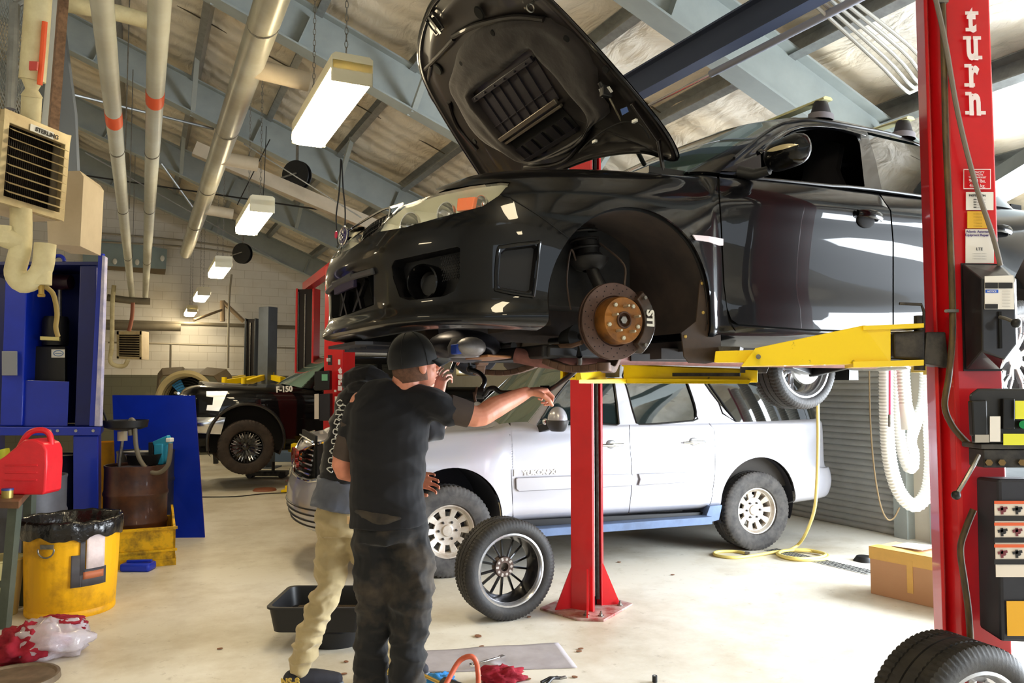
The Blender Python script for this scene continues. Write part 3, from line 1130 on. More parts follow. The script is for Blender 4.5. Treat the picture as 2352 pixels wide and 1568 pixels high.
MB().prism(q, V((-.02, -.012, 0))).build('turn_signal', mat('amber_lens', (255, 110, 20), .25, emit=(255, 90, 10), estr=.0), lens, bevel=.003)
cc = both(lens)
surf_strip('bumper_seam', M_GAP, BV, GAP_BF[1:], .0022, .001)

# --- hood, tilted 47 degrees on its rear hinges
HA = radians(47)
HD = V((cos(HA), 0, sin(HA))); HN = V((sin(HA), 0, -cos(HA)))      # along the hood; HN points out of its underside
H0 = V((-.35, 0, .97))


def hp(h, v, z=0):
    return H0 + HD * h + V((0, v, 0)) + HN * z


Minv = (Matrix.Translation(car.location) @ Matrix.Rotation(car.rotation_euler.z, 4, 'Z')).inverted()


def hpix(px, py, z=0):
    """photo position -> (h, v) on the hood plane raised by z"""
    o = Minv @ V((0, 0, CAM_H)); d = Minv.to_3x3() @ cray(px, py)
    p0 = H0 + HN * z
    P = o + d * ((p0 - o).dot(HN) / d.dot(HN)) - p0
    return P.dot(HD), P.y


half = [(0.19, 0), (.17, .30), (.10, .60), (.01, .74), (.03, .79), (.16, .81), (.38, .785), (.65, .735), (.88, .675), (1.02, .61), (1.12, .50), (1.19, .33), (1.235, .12), (1.24, 0)]
hoodgrp = None
def hood_ring(half, k=4):
    s = smooth_path([V((a, b, 0)) for a, b in half], k)
    r = [(p.x, p.y) for p in s]
    return r + [(h, -v) for h, v in r[::-1][1:-1]]


def crown(h, v):      # outer skin bulge (towards -HN)
    return .055 * (1 - (v / .82) ** 2) * (1 - ((h - .6) / .75) ** 2 * .6) + .02


R0 = hood_ring(half)
hc = (.62, 0)
def rscale(ring, k, c=hc):
    return [(c[0] + (h - c[0]) * k, c[1] + (v - c[1]) * k) for h, v in ring]


rows = []
for k in (1.0, .997, .96, .8, .6, .4, .2, .01):
    rr = rscale(R0, k)
    zz = 0 if k == 1.0 else None
    rows.append([hp(h, v, (-.004 if zz == 0 else -crown(h, v) * min(1, (1 - k) * 6 + .15))) for h, v in rr])
# hemmed edge and inner frame flange
und = []
for k, z in ((1.0, .004), (.985, .012), (.965, .010), (.955, -.008), (.90, -.014), (.86, -.012), (.84, -.022)):
    und.append([hp(h, v, z) for h, v in rscale(R0, k)])
hood = MB().grid([r + [r[0]] for r in rows]).build('hood', P_BLK, car, ang=50)
M_UHOOD = mat('hood_underside', (24, 21, 22), .42, coat=.3, noise_amt=.5, noise_scale=6, col2=(38, 32, 30))
mb = MB().grid([r + [r[0]] for r in und])
last = und[-1]
for k in (.6, .3, .02):
    und2 = [hp(h, v, -.024) for h, v in rscale(R0, .84 * k)]
    mb.grid([last + [last[0]], und2 + [und2[0]]]); last = und2
hf = mb.build('hood_frame', M_UHOOD, hood, ang=60)
mb = MB().tube([hp(h, v, .006) for h, v in rscale(R0, .993)], .008, 6, closed=True)
mb.build('hood_edge_hem', P_BLK, hood)
# ribs stamped in the inner frame
def ppath(path, z=.0, k=5):
    return [hp(*hpix(p.x, p.y, z), z) for p in smooth_path([V((x, y, 0)) for x, y in path], k)]


for path, r in (([(975, 160), (1005, 130), (1042, 90)], .012), ([(990, 150), (984, 205), (1010, 250)], .010), ([(1040, 84), (1095, 58), (1180, 40), (1250, 46)], .014), ([(1030, 235), (1050, 290), (1095, 345)], .014), ([(1205, 385), (1270, 378), (1310, 358), (1352, 300)], .011)):
    MB().tube(ppath(path, -.008), r, 8).build('hood_rib', M_UHOOD, hood)
for (x, y) in ((1002, 52), (1100, 30), (1005, 160)):      # openings in the frame
    h, v = hpix(x, y, -.01)
    MB().lathe([(.0, .006), (.028, .006), (.034, .0)], o=hp(h, v, -.012), axis=HN, n=20).build('frame_hole', M_GAP, hood)
h, v = hpix(1002, 55, 0)
mb = MB().tube([hp(h + a, v + b, .008) for a, b in ((-.04, -.05), (.05, -.045), (.05, .05), (-.04, .045))], .006, 6, closed=True)
mb.bar(hp(h - .05, v, .01), hp(h + .05, v, .01), .02, .01).build('hood_latch_plate', M_UHOOD, hood)
mb = MB().tube([hp(*hpix(1219, 8, .01), z) for z in (-.01, .05)], .006, 8)
q = hp(*hpix(1224, 14, .01), .03)
mb.tube([q + V((.018 * cos(a), .004, .018 * sin(a))) for a in [2 * pi * k / 14 for k in range(14)]], .004, 6, closed=True)
mb.build('hood_striker', M_STEEL, hood)
# felt liner: thick soft pad with a hole for the duct
LIN = [(1030, 172), (1045, 120), (1085, 78), (1140, 50), (1200, 44), (1260, 52), (1310, 82), (1345, 122), (1362, 165), (1368, 215), (1392, 250), (1388, 272), (1352, 296), (1338, 322), (1300, 352), (1250, 368), (1196, 374), (1150, 352), (1108, 330), (1072, 290), (1046, 240), (1024, 200)]
HOLE = [(1083, 228), (1086, 212), (1150, 166), (1205, 120), (1222, 118), (1230, 138), (1262, 176), (1300, 222), (1340, 262), (1346, 292), (1322, 322), (1240, 366), (1200, 368), (1160, 330), (1130, 296), (1104, 262)]
lin = [hpix(p.x, p.y, .01) for p in smooth_path([V((x, y, 0)) for x, y in LIN], 3, closed=True)]
hol0 = [hpix(p.x, p.y, .01) for p in smooth_path([V((x, y, 0)) for x, y in HOLE], 3, closed=True)]
hcx = sum(h for h, v in hol0) / len(hol0), sum(v for h, v in hol0) / len(hol0)
def polar(ring, n=84, c=hcx):
    out = []
    for i in range(n):
        a = 2 * pi * i / n
        dx, dy = cos(a), sin(a)
        best = .05
        for k in range(len(ring)):
            x1, y1 = ring[k][0] - c[0], ring[k][1] - c[1]
            x2, y2 = ring[(k + 1) % len(ring)][0] - c[0], ring[(k + 1) % len(ring)][1] - c[1]
            ex, ey = x2 - x1, y2 - y1
            D_ = dx * ey - dy * ex
            if abs(D_) < 1e-9: continue
            t = (x1 * ey - y1 * ex) / D_; s_ = (x1 * dy - y1 * dx) / D_
            if t > 0 and -1e-6 <= s_ <= 1 + 1e-6: best = max(best, t)
        out.append((c[0] + dx * best, c[1] + dy * best))
    return out


lo_, ho_ = polar(lin), polar(hol0)
rows = []
for k in range(15):
    f = k / 14
    z = -.022 + .038 * min(1, min(f, 1 - f) * 7) ** .6
    rows.append([hp(a[0] + (b[0] - a[0]) * f, a[1] + (b[1] - a[1]) * f, z + .010 * noise.noise(V((a[0] * 9, a[1] * 9, f * 4))) + .012 * noise.noise(V((a[0] * 4 + 5, a[1] * 4, f * 2)))) for a, b in zip(ho_, lo_)])
MB().grid([r + [r[0]] for r in rows]).build('hood_liner', M_FELT, hood, ang=180)
mb = MB()
for (x, y) in ((1132, 76), (1060, 146), (1255, 140), (1390, 160), (1090, 325), (1300, 90)):
    h, v = hpix(x, y, .016)
    mb.lathe([(.0, .004), (.014, .003), (.017, -.004)], o=hp(h, v, .016), axis=HN, n=14)
mb.build('liner_clip', M_GAP, hood)
# intake duct: ribbed tray, bright rail, lower pocket with slots
def quad(P, z):
    return [hp(*hpix(x, y, z), z) for x, y in P]


du = MB()
T4 = quad([(1090, 228), (1227, 131), (1284, 226), (1153, 318)], -.018)
du.prism(T4, HN * -.012)
for i in range(1, 7):
    f = i / 7
    a = T4[0].lerp(T4[1], f); b = T4[3].lerp(T4[2], f)
    du.bar(a, b, .005, .016, up=HN)
du.bar(T4[0].lerp(T4[3], .72), T4[1].lerp(T4[2], .72), .004, .012, up=HN)
duct = du.build('intake_duct', mat('duct_plastic', (34, 32, 40), .45), hood, smooth=False)
mb = MB().bar(T4[0] + HN * .014, T4[1] + HN * .014, .028, .018, up=HN)
for i in range(6):
    mb.box(T4[0].lerp(T4[1], (i + .5) / 6) + HN * .026, (.01, .01, .01))
mb.build('duct_flange', mat('duct_plastic', (34, 32, 40), .45), duct, bevel=.003)
mb = MB().bar(T4[3] + HN * .02, T4[2] + HN * .02, .026, .020, up=HN).bar(T4[3] + HN * .012 - HD * .032, T4[2] + HN * .012 - HD * .032, .016, .02, up=HN)
mb.build('duct_rail', mat('rail_metal', (120, 112, 100), .35, .7), duct, bevel=.003)
B4 = quad([(1163, 326), (1284, 240), (1330, 292), (1210, 366)], -.02)
mb = MB().prism(B4, HN * -.01)
pocket = mb.build('duct_pocket', M_GAP, duct, smooth=False)
mb = MB()
for i in range(5):
    f0, f1 = (i + .12) / 5, (i + .72) / 5
    a, b = B4[3].lerp(B4[2], f0), B4[3].lerp(B4[2], f1)
    c_, d_ = B4[0].lerp(B4[1], f1), B4[0].lerp(B4[1], f0)
    mb.prism([a, b, b.lerp(c_, .55), a.lerp(d_, .55)], HN * .014)
mb.bar(B4[3] + HN * .02, B4[2] + HN * .02, .018, .02, up=HN)
mb.build('duct_slat', mat('duct_plastic', (34, 32, 40), .45), duct, smooth=False)
for i in range(4):
    f = .1 + i * .26
    MB().bar(B4[1].lerp(B4[2], f) + HN * .02, quad([(1300 + 14 * i, 218 + 16 * i)], .0)[0] + HN * .0, .006, .014, up=HN)
    mb.bar(B4[0].lerp(B4[3], f) + HN * .02, B4[0].lerp(B4[3], f) + HN * .02 - V((0, .045, 0)), .006, .014, up=HN)
mb.build('duct_fin', mat('duct_plastic', (34, 32, 40), .45), duct, smooth=False)
# gas strut
top = hp(*hpix(1392, 210, .02), .02)
bot = V((-.34, .66, .93))
hpiv = Minv @ at(1480, 378, 3.75)
strut = MB().tube([top, top.lerp(hpiv, .42)], .0045, 8).tube([top.lerp(hpiv, .40), hpiv], .011, 12).build('hood_strut', M_BLACK, car)
MB().tube([top, top.lerp(hpiv, .40)], .005, 8).build('strut_rod', mat('strut_rod_steel', (215, 205, 180), .25, .8), strut)
p1, p2 = top.lerp(hpiv, .47), top.lerp(hpiv, .55)
MB().tube([p1, p2], .0118, 12).build('strut_label', M_WHITE, strut)
mb = MB().box(top + HN * .0, (.05, .03, .05)).tube([top + HD * .05, top - HD * .03], .012, 8)
mb.build('strut_bracket', M_BLACK, hood, bevel=.004)
mb = MB(); q = quad([(1376, 204), (1400, 198), (1408, 210), (1384, 224)], .012)
mb.prism(q, HN * .004).build('hood_sticker', M_WHITE, hood, smooth=False)
q = quad([(1426, 250), (1440, 245), (1444, 256), (1430, 264)], .006)
MB().prism(q, HN * .004).build('hood_blue_clip', mat('blue_clip', (90, 120, 190), .4), hood, smooth=False)
mb = MB().tube(ppath([(1330, 350), (1352, 326), (1378, 306), (1400, 292), (1432, 280), (1462, 282), (1480, 296), (1492, 318)], .012), .0035, 6)
mb.build('washer_hose', M_BLACK, hood)
for (x, y) in ((1366, 325), (1458, 278)):
    MB().box(hp(*hpix(x, y, .015), .015), (.014, .03, .014)).build('hose_clip', M_WHITE, hood, bevel=.002)
# hinge arm (near side)
for s in (1, -1):
    a = V((-.33, .69 * s, .90)); b = hp(.12, .73 * s, .0)
    MB().bar(a, b, .012, .03).bar(b, hp(.32, .73 * s, .0), .012, .03).build('hood_hinge', M_UHOOD, car, bevel=.003)
# engine bay filler below the open hood
mb = MB().box((.08, 0, .55), (.7, 1.0, .44)).box((.1, .1, .80), (.5, .6, .06))
mb.build('engine', mat('engine_black', (16, 16, 18), .6, noise_amt=.6, noise_scale=8, col2=(50, 48, 46)), car, smooth=False)
mb = MB().box((-.34, 0, .93), (.22, 1.42, .03))
mb.build('cowl_panel', M_TRIMB, car, smooth=False)

for o in (SH, SHB, SHG, SHR, SHW, SHBK, SHGI):
    bpy.data.objects.remove(o)
# --- near front corner: disc, hub, caliper, strut, liner
M_LINER = mat('arch_liner', (40, 34, 33), .75, noise_amt=.7, noise_scale=6, col2=(66, 54, 48))
CU, CWH = -.02, .305
rows = []
for i in range(41):
    a = radians(-14 + 208 * i / 40)
    rows.append([V((CU + .388 * cos(a), v, CWH + .388 * sin(a))) for v in (.30, .5, .7, .83, .875)])
ln = MB().grid(rows)
n = len(rows)
ln.add([r[0] for r in rows], [tuple(range(n))])
both(ln.build('arch_liner', M_LINER, car, ang=60))
ln = MB().grid([[V((p.x - 2.625, p.y, p.z)) for p in r] for r in rows]).add([V((r[0].x - 2.625, r[0].y, r[0].z)) for r in rows], [tuple(range(n))])
both(ln.build('arch_liner', M_LINER, car, ang=60))
HU, HV, HW = -.03, .80, .25
AX = (0, 1, 0)
hubo = V((HU, HV, HW))


def brake(parent, near=True):
    R = MB().lathe([(.088, -.10), (.161, -.10), (.163, -.098), (.163, -.090), (.155, -.088), (.155, -.080), (.163, -.078), (.163, -.066), (.161, -.064), (.108, -.064), (.102, -.070), (.096, -.070)], o=hubo, axis=AX, n=72)
    r = R.build('brake_disc', mat('disc_iron', (96, 76, 68), .45, .65, noise_amt=.6, noise_scale=10, col2=(60, 46, 42)), parent)
    MB().lathe([(.098, -.10), (.100, -.066), (.099, -.012), (.094, -.002), (.03, 0), (.028, -.002)], o=hubo, axis=AX, n=48).build('disc_hat', mat('hat_rust', (150, 98, 42), .5, .6, noise_amt=.8, noise_scale=12, col2=(84, 56, 36)), r)
    mb = MB()
    for k in range(54):
        a = 2 * pi * k / 54; rr = (.118, .134, .150)[k % 3]
        c = hubo + V((rr * cos(a), -.0635, rr * sin(a)))
        mb.lathe([(0, .0), (.0028, .0)], o=c, axis=AX, n=8)
    mb.build('drilled_holes', M_GAP, r)
    h = MB().lathe([(.034, -.02), (.036, .004), (.034, .006), (.029, .006), (.028, -.012), (.0, -.014)], o=hubo, axis=AX, n=32).build('wheel_hub', M_RUST, parent)
    MB().cyl(hubo + V((0, -.014, 0)), hubo + V((0, .002, 0)), .016, 6).build('axle_nut', M_STEEL, h, smooth=False)
    for k in range(5):
        a = 2 * pi * k / 5 + .35
        c = hubo + V((.057 * cos(a), 0, .057 * sin(a)))
        MB().tube([c, c + V((0, .026, 0)), c + V((0, .036, 0))], [.0065, .0065, .0045], 12).build('wheel_stud', mat('stud_zinc', (205, 200, 180), .3, .8), h)
        c = hubo + V((.074 * cos(a + .63), 0, .074 * sin(a + .63)))
        MB().lathe([(0, .006), (.008, .006), (.011, 0)], o=c, axis=AX, n=6).build('disc_bolt', mat('stud_zinc', (205, 200, 180), .3, .8), h, smooth=False)
    # caliper: four-pot body wrapping the rear edge of the disc
    cal = MB()
    sec = []
    for k in range(13):
        a = pi + radians(-50 + 100 * k / 12) * .92
        ro, ri = .185, .112 + .012 * abs(k - 6) / 6
        sec.append([hubo + V((ri * cos(a), -.135, ri * sin(a))), hubo + V((ro * cos(a), -.130, ro * sin(a))), hubo + V((ro * 1.02 * cos(a), -.06, ro * 1.02 * sin(a))), hubo + V((ro * .97 * cos(a), -.022 - .015 * abs(k - 6) / 6, ro * .97 * sin(a))), hubo + V((ri * 1.08 * cos(a), -.018 - .015 * abs(k - 6) / 6, ri * 1.08 * sin(a))), hubo + V((ri * cos(a), -.045, ri * sin(a)))])
    cal.grid(sec, closed=True)
    cal.add(sec[0], [tuple(range(6))]).add(sec[-1], [tuple(range(6))[::-1]])
    cb = cal.build('brake_caliper', mat('caliper_black', (26, 23, 22), .4, noise_amt=.7, noise_scale=14, col2=(74, 52, 40), coat=.3), parent, bevel=.004)
    text('caliper_lettering', 'STI', .06, mtx(hubo + V((-.126, -.012, .05)), (0, .0, -1), (-1, -.20, 0)), M_WHITE, cb, depth=.0012, offset=.0025, align='LEFT', spacing=.9)
    for k in (-1, 1):
        MB().cyl(hubo + V((-.12, -.03, .10 * k)), hubo + V((-.12, -.012, .10 * k)), .008, 8).build('caliper_bolt', M_STEEL, cb)
    return r


brake(car)
knk = MB().tube([hubo + V((0, -.10, 0)), hubo + V((0, -.17, 0))], [.06, .05], 16).bar(hubo + V((0, -.15, -.10)), hubo + V((0, -.15, .14)), .05, .05)
knk.tube([hubo + V((-.02, -.16, .1)), hubo + V((.02, -.20, .22)), V((0, .56, .56))], [.03, .028, .028], 14)
knk.build('strut', mat('strut_black', (20, 18, 19), .55), car)
MB().lathe([(.03, -.03), (.060, -.02), (.085, .012), (.088, .02), (.08, .022), (.05, .03), (.05, .10)], o=(0, .58, .51), axis=(0, -.12, 1), n=28).build('spring_seat', mat('strut_black', (20, 18, 19), .55), car)
mb = MB(); mb.tube([(.002 + .062 * cos(a), .57 - .01 * a / 6 + .062 * sin(a), .54 + .018 * a / 3) for a in [q * .35 for q in range(90)]], .007, 6)
mb.build('coil_spring', mat('strut_black', (20, 18, 19), .55), car)
MB().tube(smooth_path([(-.03, .62, .60), (-.10, .70, .5), (-.09, .72, .40), (-.13, .70, .33)], 5), .005, 6).tube(smooth_path([(.08, .6, .52), (.14, .66, .55), (.16, .66, .42), (.13, .64, .30)], 5), .004, 6).build('brake_hose', mat('hose_brown', (58, 44, 36), .6), car)
mf = [(-.374, .425), (-.40, .445), (-.455, .44), (-.478, .40), (-.485, .12), (-.472, .085), (-.40, .072), (-.31, .075), (-.285, .10), (-.272, .20), (-.35, .25), (-.362, .33)]
both(MB().prism([(u, .868, w) for u, w in mf], (0, -.006, 0)).build('mud_flap', mat('mudflap', (46, 36, 30), .6, noise_amt=.7, noise_scale=9, col2=(70, 52, 36)), car, smooth=False))
mb = MB()
for (u, w) in ((-.385, .415), (-.388, .29), (-.292, .185)):
    mb.lathe([(0, .004), (.006, .003), (.008, 0)], o=(u, .869, w), axis=AX, n=12)
mb.build('flap_screw', mat('brass', (190, 160, 90), .35, .9), car)
q = [(-.472, .555), (-.478, .535), (-.36, .555), (-.345, .572)]
sm = []
for x, y in [(1588, 540), (1625, 543), (1658, 549), (1658, 564), (1648, 564), (1625, 556), (1596, 552)]:
    sm.append(cast_pix(BV, car, x, y, .003)[0])
both(MB().prism(sm, V((0, .006, 0))).build('side_badge', mat('badge_silver', (226, 214, 222), .3, .3), car, smooth=False))
# chrome handle, its cup and lock
q, n_ = cast_pix(BV, car, 1992, 492, .0)
hd = MB()
mb = MB().ball(q + V((.01, -.002, -.03)), (.062, .012, .038), 20, 12)
cup = mb.build('handle_cup', M_GAP, car)
rows = []
for i in range(9):
    f = i / 8
    u = q.x + .078 - .165 * f
    o_ = .010 + .030 * sin(pi * f) ** .6
    hgt = .016 + .006 * sin(pi * f)
    rows.append([V((u, q.y + o_ + .010 * cos(a), q.z - .002 + hgt * sin(a) - .012 * f)) for a in [2 * pi * k / 12 for k in range(12)]])
hh = MB().grid(rows, closed=True).add(rows[0], [tuple(range(12))]).add(rows[-1], [tuple(range(12))[::-1]]).build('door_handle', P_BLK, car)
both(cup); both(hh)
c = hh.copy(); COL.objects.link(c); c.location = (-1.02, .004, .02)
# wing mirror
mq = V((-.74, 1.02, .985))
rows = []
for i in range(15):
    f = i / 14
    v = .90 + .22 * f
    s_ = (1 - (2 * f - 1) ** 4) ** .5 * .97 + .02
    rows.append([V((-.735 - .03 * f + (.052 + .012 * f) * s_ * cos(a) * (1.15 if cos(a) > 0 else .75), v, .985 + .012 * f + .072 * s_ * sin(a))) for a in [2 * pi * k / 24 for k in range(24)]])
mir = MB().grid(rows, closed=True)
mo = mir.build('wing_mirror', P_BLK, car, sub=1)
bv2 = bvh_of(mo)
mb = MB()
s_ = []
for i in range(9):
    f = i / 8
    row = []
    for j in range(5):
        g = j / 4
        c_, n_ = bv2.ray_cast(V((-.4, .955 + .15 * f, .985 + .018 + .022 * (g - .5) * (1 - abs(2 * f - 1) ** 3) * 1.0 - .008 * f)), V((-1, 0, 0)))[:2]
        row.append((c_ if c_ is not None else V((-.69, .955 + .15 * f, .99))) + V((.003, 0, 0)))
    s_.append(row)
mb.grid(s_).build('mirror_indicator', mat('indicator_lens', (215, 200, 160), .15, .3, coat=1), mo)
MB().tube([(-.72, .93, .93), (-.70, .86, .925), (-.66, .80, .945)], [.02, .026, .03], 12).build('mirror_arm', M_TRIMB, mo)
MB().prism([(-.56, .80, .94), (-.80, .80, .955), (-.83, .765, 1.06)], (0, -.01, 0)).build('mirror_base', M_TRIMB, mo, smooth=False)
both(mo)
# roof bars with their feet
for (u, w) in ((-1.47, 1.405), (-2.12, 1.40)):
    bar = MB().prof((u, -.60, w + .075), (u, .60, w + .075), [(-.03, 0), (.03, 0), (.034, .008), (.02, .018), (-.02, .018), (-.034, .008)]).build('roof_bar', mat('bar_pale', (225, 222, 170), .35, .4), car)
    for s in (1, -1):
        ft = MB()
        rr = []
        for f, (a, b) in zip((0, .25, .6, 1.0), ((.075, .05), (.065, .046), (.05, .04), (.032, .034))):
            rr.append([V((u + a * x, s * .55 + b * y, w - .02 + .105 * f)) for x, y in [(cos(t), sin(t)) for t in [2 * pi * k / 16 for k in range(16)]]])
        ft.grid(rr, closed=True).add(rr[-1], [tuple(range(16))]).build('bar_foot', mat('foot_black', (40, 38, 44), .5), bar)
        rr = [[V((p.x, p.y, p.z - .002)) * 1.0 for p in rr[0]], [V((u + (p.x - u) * .95, p.y, p.z + .03)) for p in rr[0]]]
        MB().grid([[V((u + (p.x - u) * 1.06, s * .55 + (p.y - s * .55) * 1.06, p.z)) for p in r] for r in rr], closed=True).build('foot_cap', mat('cap_grey', (120, 116, 122), .5), bar)
# --- underside
M_UND = mat('underbody', (52, 48, 48), .6, noise_amt=.6, noise_scale=7, col2=(30, 28, 28))
M_TRAY = mat('splash_tray', (40, 40, 48), .55, noise_amt=.5, noise_scale=5, col2=(70, 62, 50))
mb = MB().box((-1.7, 0, .165), (2.3, 1.46, .05)).box((-1.7, 0, .13), (2.4, .36, .05)).bar((-.5, .70, .135), (-2.2, .70, .135), .012, .045).bar((-.5, -.70, .135), (-2.2, -.70, .135), .012, .045)
mb.bar((-.45, .45, .13), (-2.6, .45, .13), .09, .05).bar((-.45, -.45, .13), (-2.6, -.45, .13), .09, .05)
mb.build('floor_pan', M_UND, car, smooth=False)
tr = MB().prism([(.88, -.52, .165), (.88, .0, .165), (.78, -.06, .17), (.46, -.10, .165), (.46, -.30, .165), (.52, -.66, .175), (.70, -.66, .17)], (0, 0, .015))
for i in range(5):
    tr.bar((.80, -.50 + .1 * i, .158), (.54, -.50 + .1 * i, .158), .012, .014)
tr.build('splash_tray', M_TRAY, car, smooth=False)
M_ALU = mat('cast_aluminium', (158, 156, 160), .45, .6, noise_amt=.5, noise_scale=12, col2=(90, 84, 84))
M_BRN = mat('brown_steel', (120, 92, 76), .55, .3, noise_amt=.7, noise_scale=12, col2=(64, 50, 44))
MB().ball((.34, -.02, .17), (.18, .17, .08), 20, 12).build('oil_pan', mat('pan_grey', (70, 68, 76), .35, .5), car)
MB().lathe([(.0, 0), (.075, .004), (.08, .05), (.06, .09)], o=(.42, .18, .105), axis=(0, 0, 1), n=24).ball((.44, .30, .15), (.07, .05, .045), 14, 8).build('gearbox_case', M_ALU, car)
MB().bar((.50, .24, .14), (.50, .31, .14), .03, .045).build('oil_filter', mat('filter_blue', (40, 70, 170), .4), car, bevel=.006)
mb = MB().prism([(.36, .30, .108), (.38, .10, .102), (.33, -.06, .10), (.24, -.10, .10), (.20, .0, .10), (.22, .26, .105)], (0, 0, .012))
mb.build('heat_shield', mat('shield_brown', (176, 124, 84), .45, .4), car, bevel=.004)
sf = MB().bar((.12, -.46, .13), (.12, .46, .13), .10, .06).bar((-.15, -.40, .13), (.15, -.44, .13), .07, .05).bar((-.15, .40, .13), (.15, .44, .13), .07, .05)
sf.build('subframe', mat('strut_black', (20, 18, 19), .55), car, bevel=.01)


def ctrl_arm(s):
    mb = MB()
    hub_i = V((-.02, .66 * s, .06)); a = V((.12, .30 * s, .12)); b = V((-.30, .34 * s, .12))
    for p, q_ in ((a, hub_i), (b, hub_i)):
        pts = smooth_path([p, p.lerp(q_, .5) + V((0.0, 0, -.035)), q_], 5)
        for i in range(len(pts) - 1):
            mb.bar(pts[i], pts[i + 1], .05, .032)
    mb.lathe([(.0, -.03), (.036, -.03), (.036, .03), (0, .03)], o=a, axis=(1, 0, 0), n=16).lathe([(.0, -.02), (.03, -.02), (.03, .02), (0, .02)], o=hub_i, n=16)
    mb.build('control_arm', M_BRN, car, bevel=.004)
    ax = MB().tube([(-.02, .20 * s, .19), (-.03, .34 * s, .19)], .018, 12)
    ax.tube([(-.03, (.34 + .014 * k) * s, .19 + .001 * k) for k in range(9)], [.05, .04, .054, .044, .058, .048, .062, .052, .064], 16)
    ax.tube([(-.03, .46 * s, .20), (-.03, .66 * s, .23)], .018, 12)
    ax.build('axle_boot', M_BLACK, car)
    MB().tube([(.06, .36 * s, .16), (.10, .60 * s, .15), (.10, .68 * s, .16)], .010, 8).build('tie_rod', M_BRN, car)


ctrl_arm(1); ctrl_arm(-1)
MB().tube(smooth_path([(.20, .26, .12), (.10, .34, .095), (-.02, .38, .085), (-.25, .34, .09), (-.45, .14, .12), (-1.6, .10, .12), (-2.4, .1, .12)], 6), .036, 14).build('exhaust_pipe', mat('exhaust_red', (134, 88, 82), .6, .3, noise_amt=.6, noise_scale=20, col2=(90, 62, 58)), car)
MB().lathe([(.0, -.25), (.11, -.24), (.12, 0), (.11, .24), (0, .25)], o=(-2.95, -.3, .2), axis=(0, 1, 0), n=20).build('muffler', M_STEEL, car)
# far front corner: dark hub and disc seen from behind, mud flap
mb = MB().lathe([(.04, .0), (.155, .0), (.163, .01), (.163, .03), (.155, .035), (.03, .035)], o=(-.03, -.72, .20), axis=(0, -1, 0), n=40)
mb.build('far_brake_disc', mat('far_disc', (30, 28, 32), .5, .3), car)
MB().tube([(-.03, -.62, .20), (-.03, -.72, .20)], [.05, .07], 16).tube([(.0, -.62, .25), (.0, -.58, .55)], .028, 12).bar((-.03, -.68, .10), (-.03, -.66, .30), .05, .06).build('far_knuckle', M_BLACK, car)
# rear wheels and suspension
RIMR = .232


def spoke_wheel(parent, loc, s=1, name='wheel', inner=False):
    """18 inch alloy on a low tyre, axis along y, s = side of its face"""
    t = MB(); tire_mesh(t, .322, .235, RIMR, groove=3)
    M_ = Matrix.Translation(V(loc))
    def mv(mb, s=s):
        mb.v = [tuple(V((v[0], v[1] * s, v[2])) + V(loc)) for v in mb.v]
        return mb
    w = mv(t).build(name, M_RUBBER, parent, ang=30)
    rim = MB().lathe([(RIMR, -.095), (RIMR + .008, -.105), (RIMR - .004, -.105), (RIMR - .02, -.09), (RIMR - .035, -.06), (RIMR - .04, .0), (RIMR - .03, .06), (RIMR - .012, .085), (RIMR - .002, .102), (RIMR + .008, .106), (RIMR, .094)], axis=(0, 1, 0), n=72)
    mv(rim).build('rim', mat('rim_silver', (196, 196, 198), .22, .85), w)
    sp = MB()
    for k in range(7):
        for e in (-.11, .11):
            a = 2 * pi * k / 7 + e
            p0 = V((.055 * cos(a - e * .2), .045, .055 * sin(a - e * .2))); p1 = V((.14 * cos(a), .070, .14 * sin(a))); p2 = V(((RIMR - .018) * cos(a + e * .3), .072, (RIMR - .018) * sin(a + e * .3)))
            sp.bar(p0, p1, .020, .022, up=(0, 1, 0)).bar(p1, p2, .016, .02, up=(0, 1, 0))
    sp.lathe([(.0, .062), (.03, .062), (.062, .055), (.066, .02), (.07, -.02), (0, -.02)], axis=(0, 1, 0), n=32)
    mv(sp).build('spokes', mat('rim_silver', (196, 196, 198), .22, .85), w, bevel=.003)
    return w


spoke_wheel(car, (-2.625, .775, .13), 1)
spoke_wheel(car, (-2.625, -.775, .13), -1)
for s in (1, -1):
    MB().bar((-2.2, .42 * s, .12), (-2.60, .62 * s, .08), .06, .05).bar((-2.62, .2 * s, .14), (-2.62, .62 * s, .07), .05, .06).tube([(-2.62, .2 * s, .16), (-2.62, .62 * s, .13)], .02, 10).build('rear_link', M_BLACK, car, bevel=.006)
    MB().lathe([(.06, 0), (.14, .0), (.145, .02), (.06, .02)], o=(-2.625, .66 * s, .13), axis=(0, s, 0), n=30).build('rear_disc', M_STEEL, car)
both(MB().prism([(-3.02, .86, .30), (-3.10, .86, .30), (-3.10, .86, .02), (-3.0, .86, .02)], (0, -.25, 0)).build('rear_mud_flap', M_BLACK, car, smooth=False))
# ============================================================ RED TWO POST LIFT (holds the black car)
M_ARM = M_YELLOW
M_BLKM = mat('black_metal', (34, 33, 36), .5, .3, noise_amt=.7, noise_scale=14, col2=(90, 84, 76))
M_PLATE = mat('base_plate_worn', (150, 60, 56), .55, .2, noise_amt=.8, noise_scale=9, col2=(206, 196, 186))
LC, LN = V((.55, 5.80, 0)), V((1.885, 3.25, 0))
lift = thing('two_post_lift', 'large red two post car lift with yellow arms carrying the raised black sedan', 'car lift', (LC + LN) / 2)
cdir = (LN - LC).normalized()


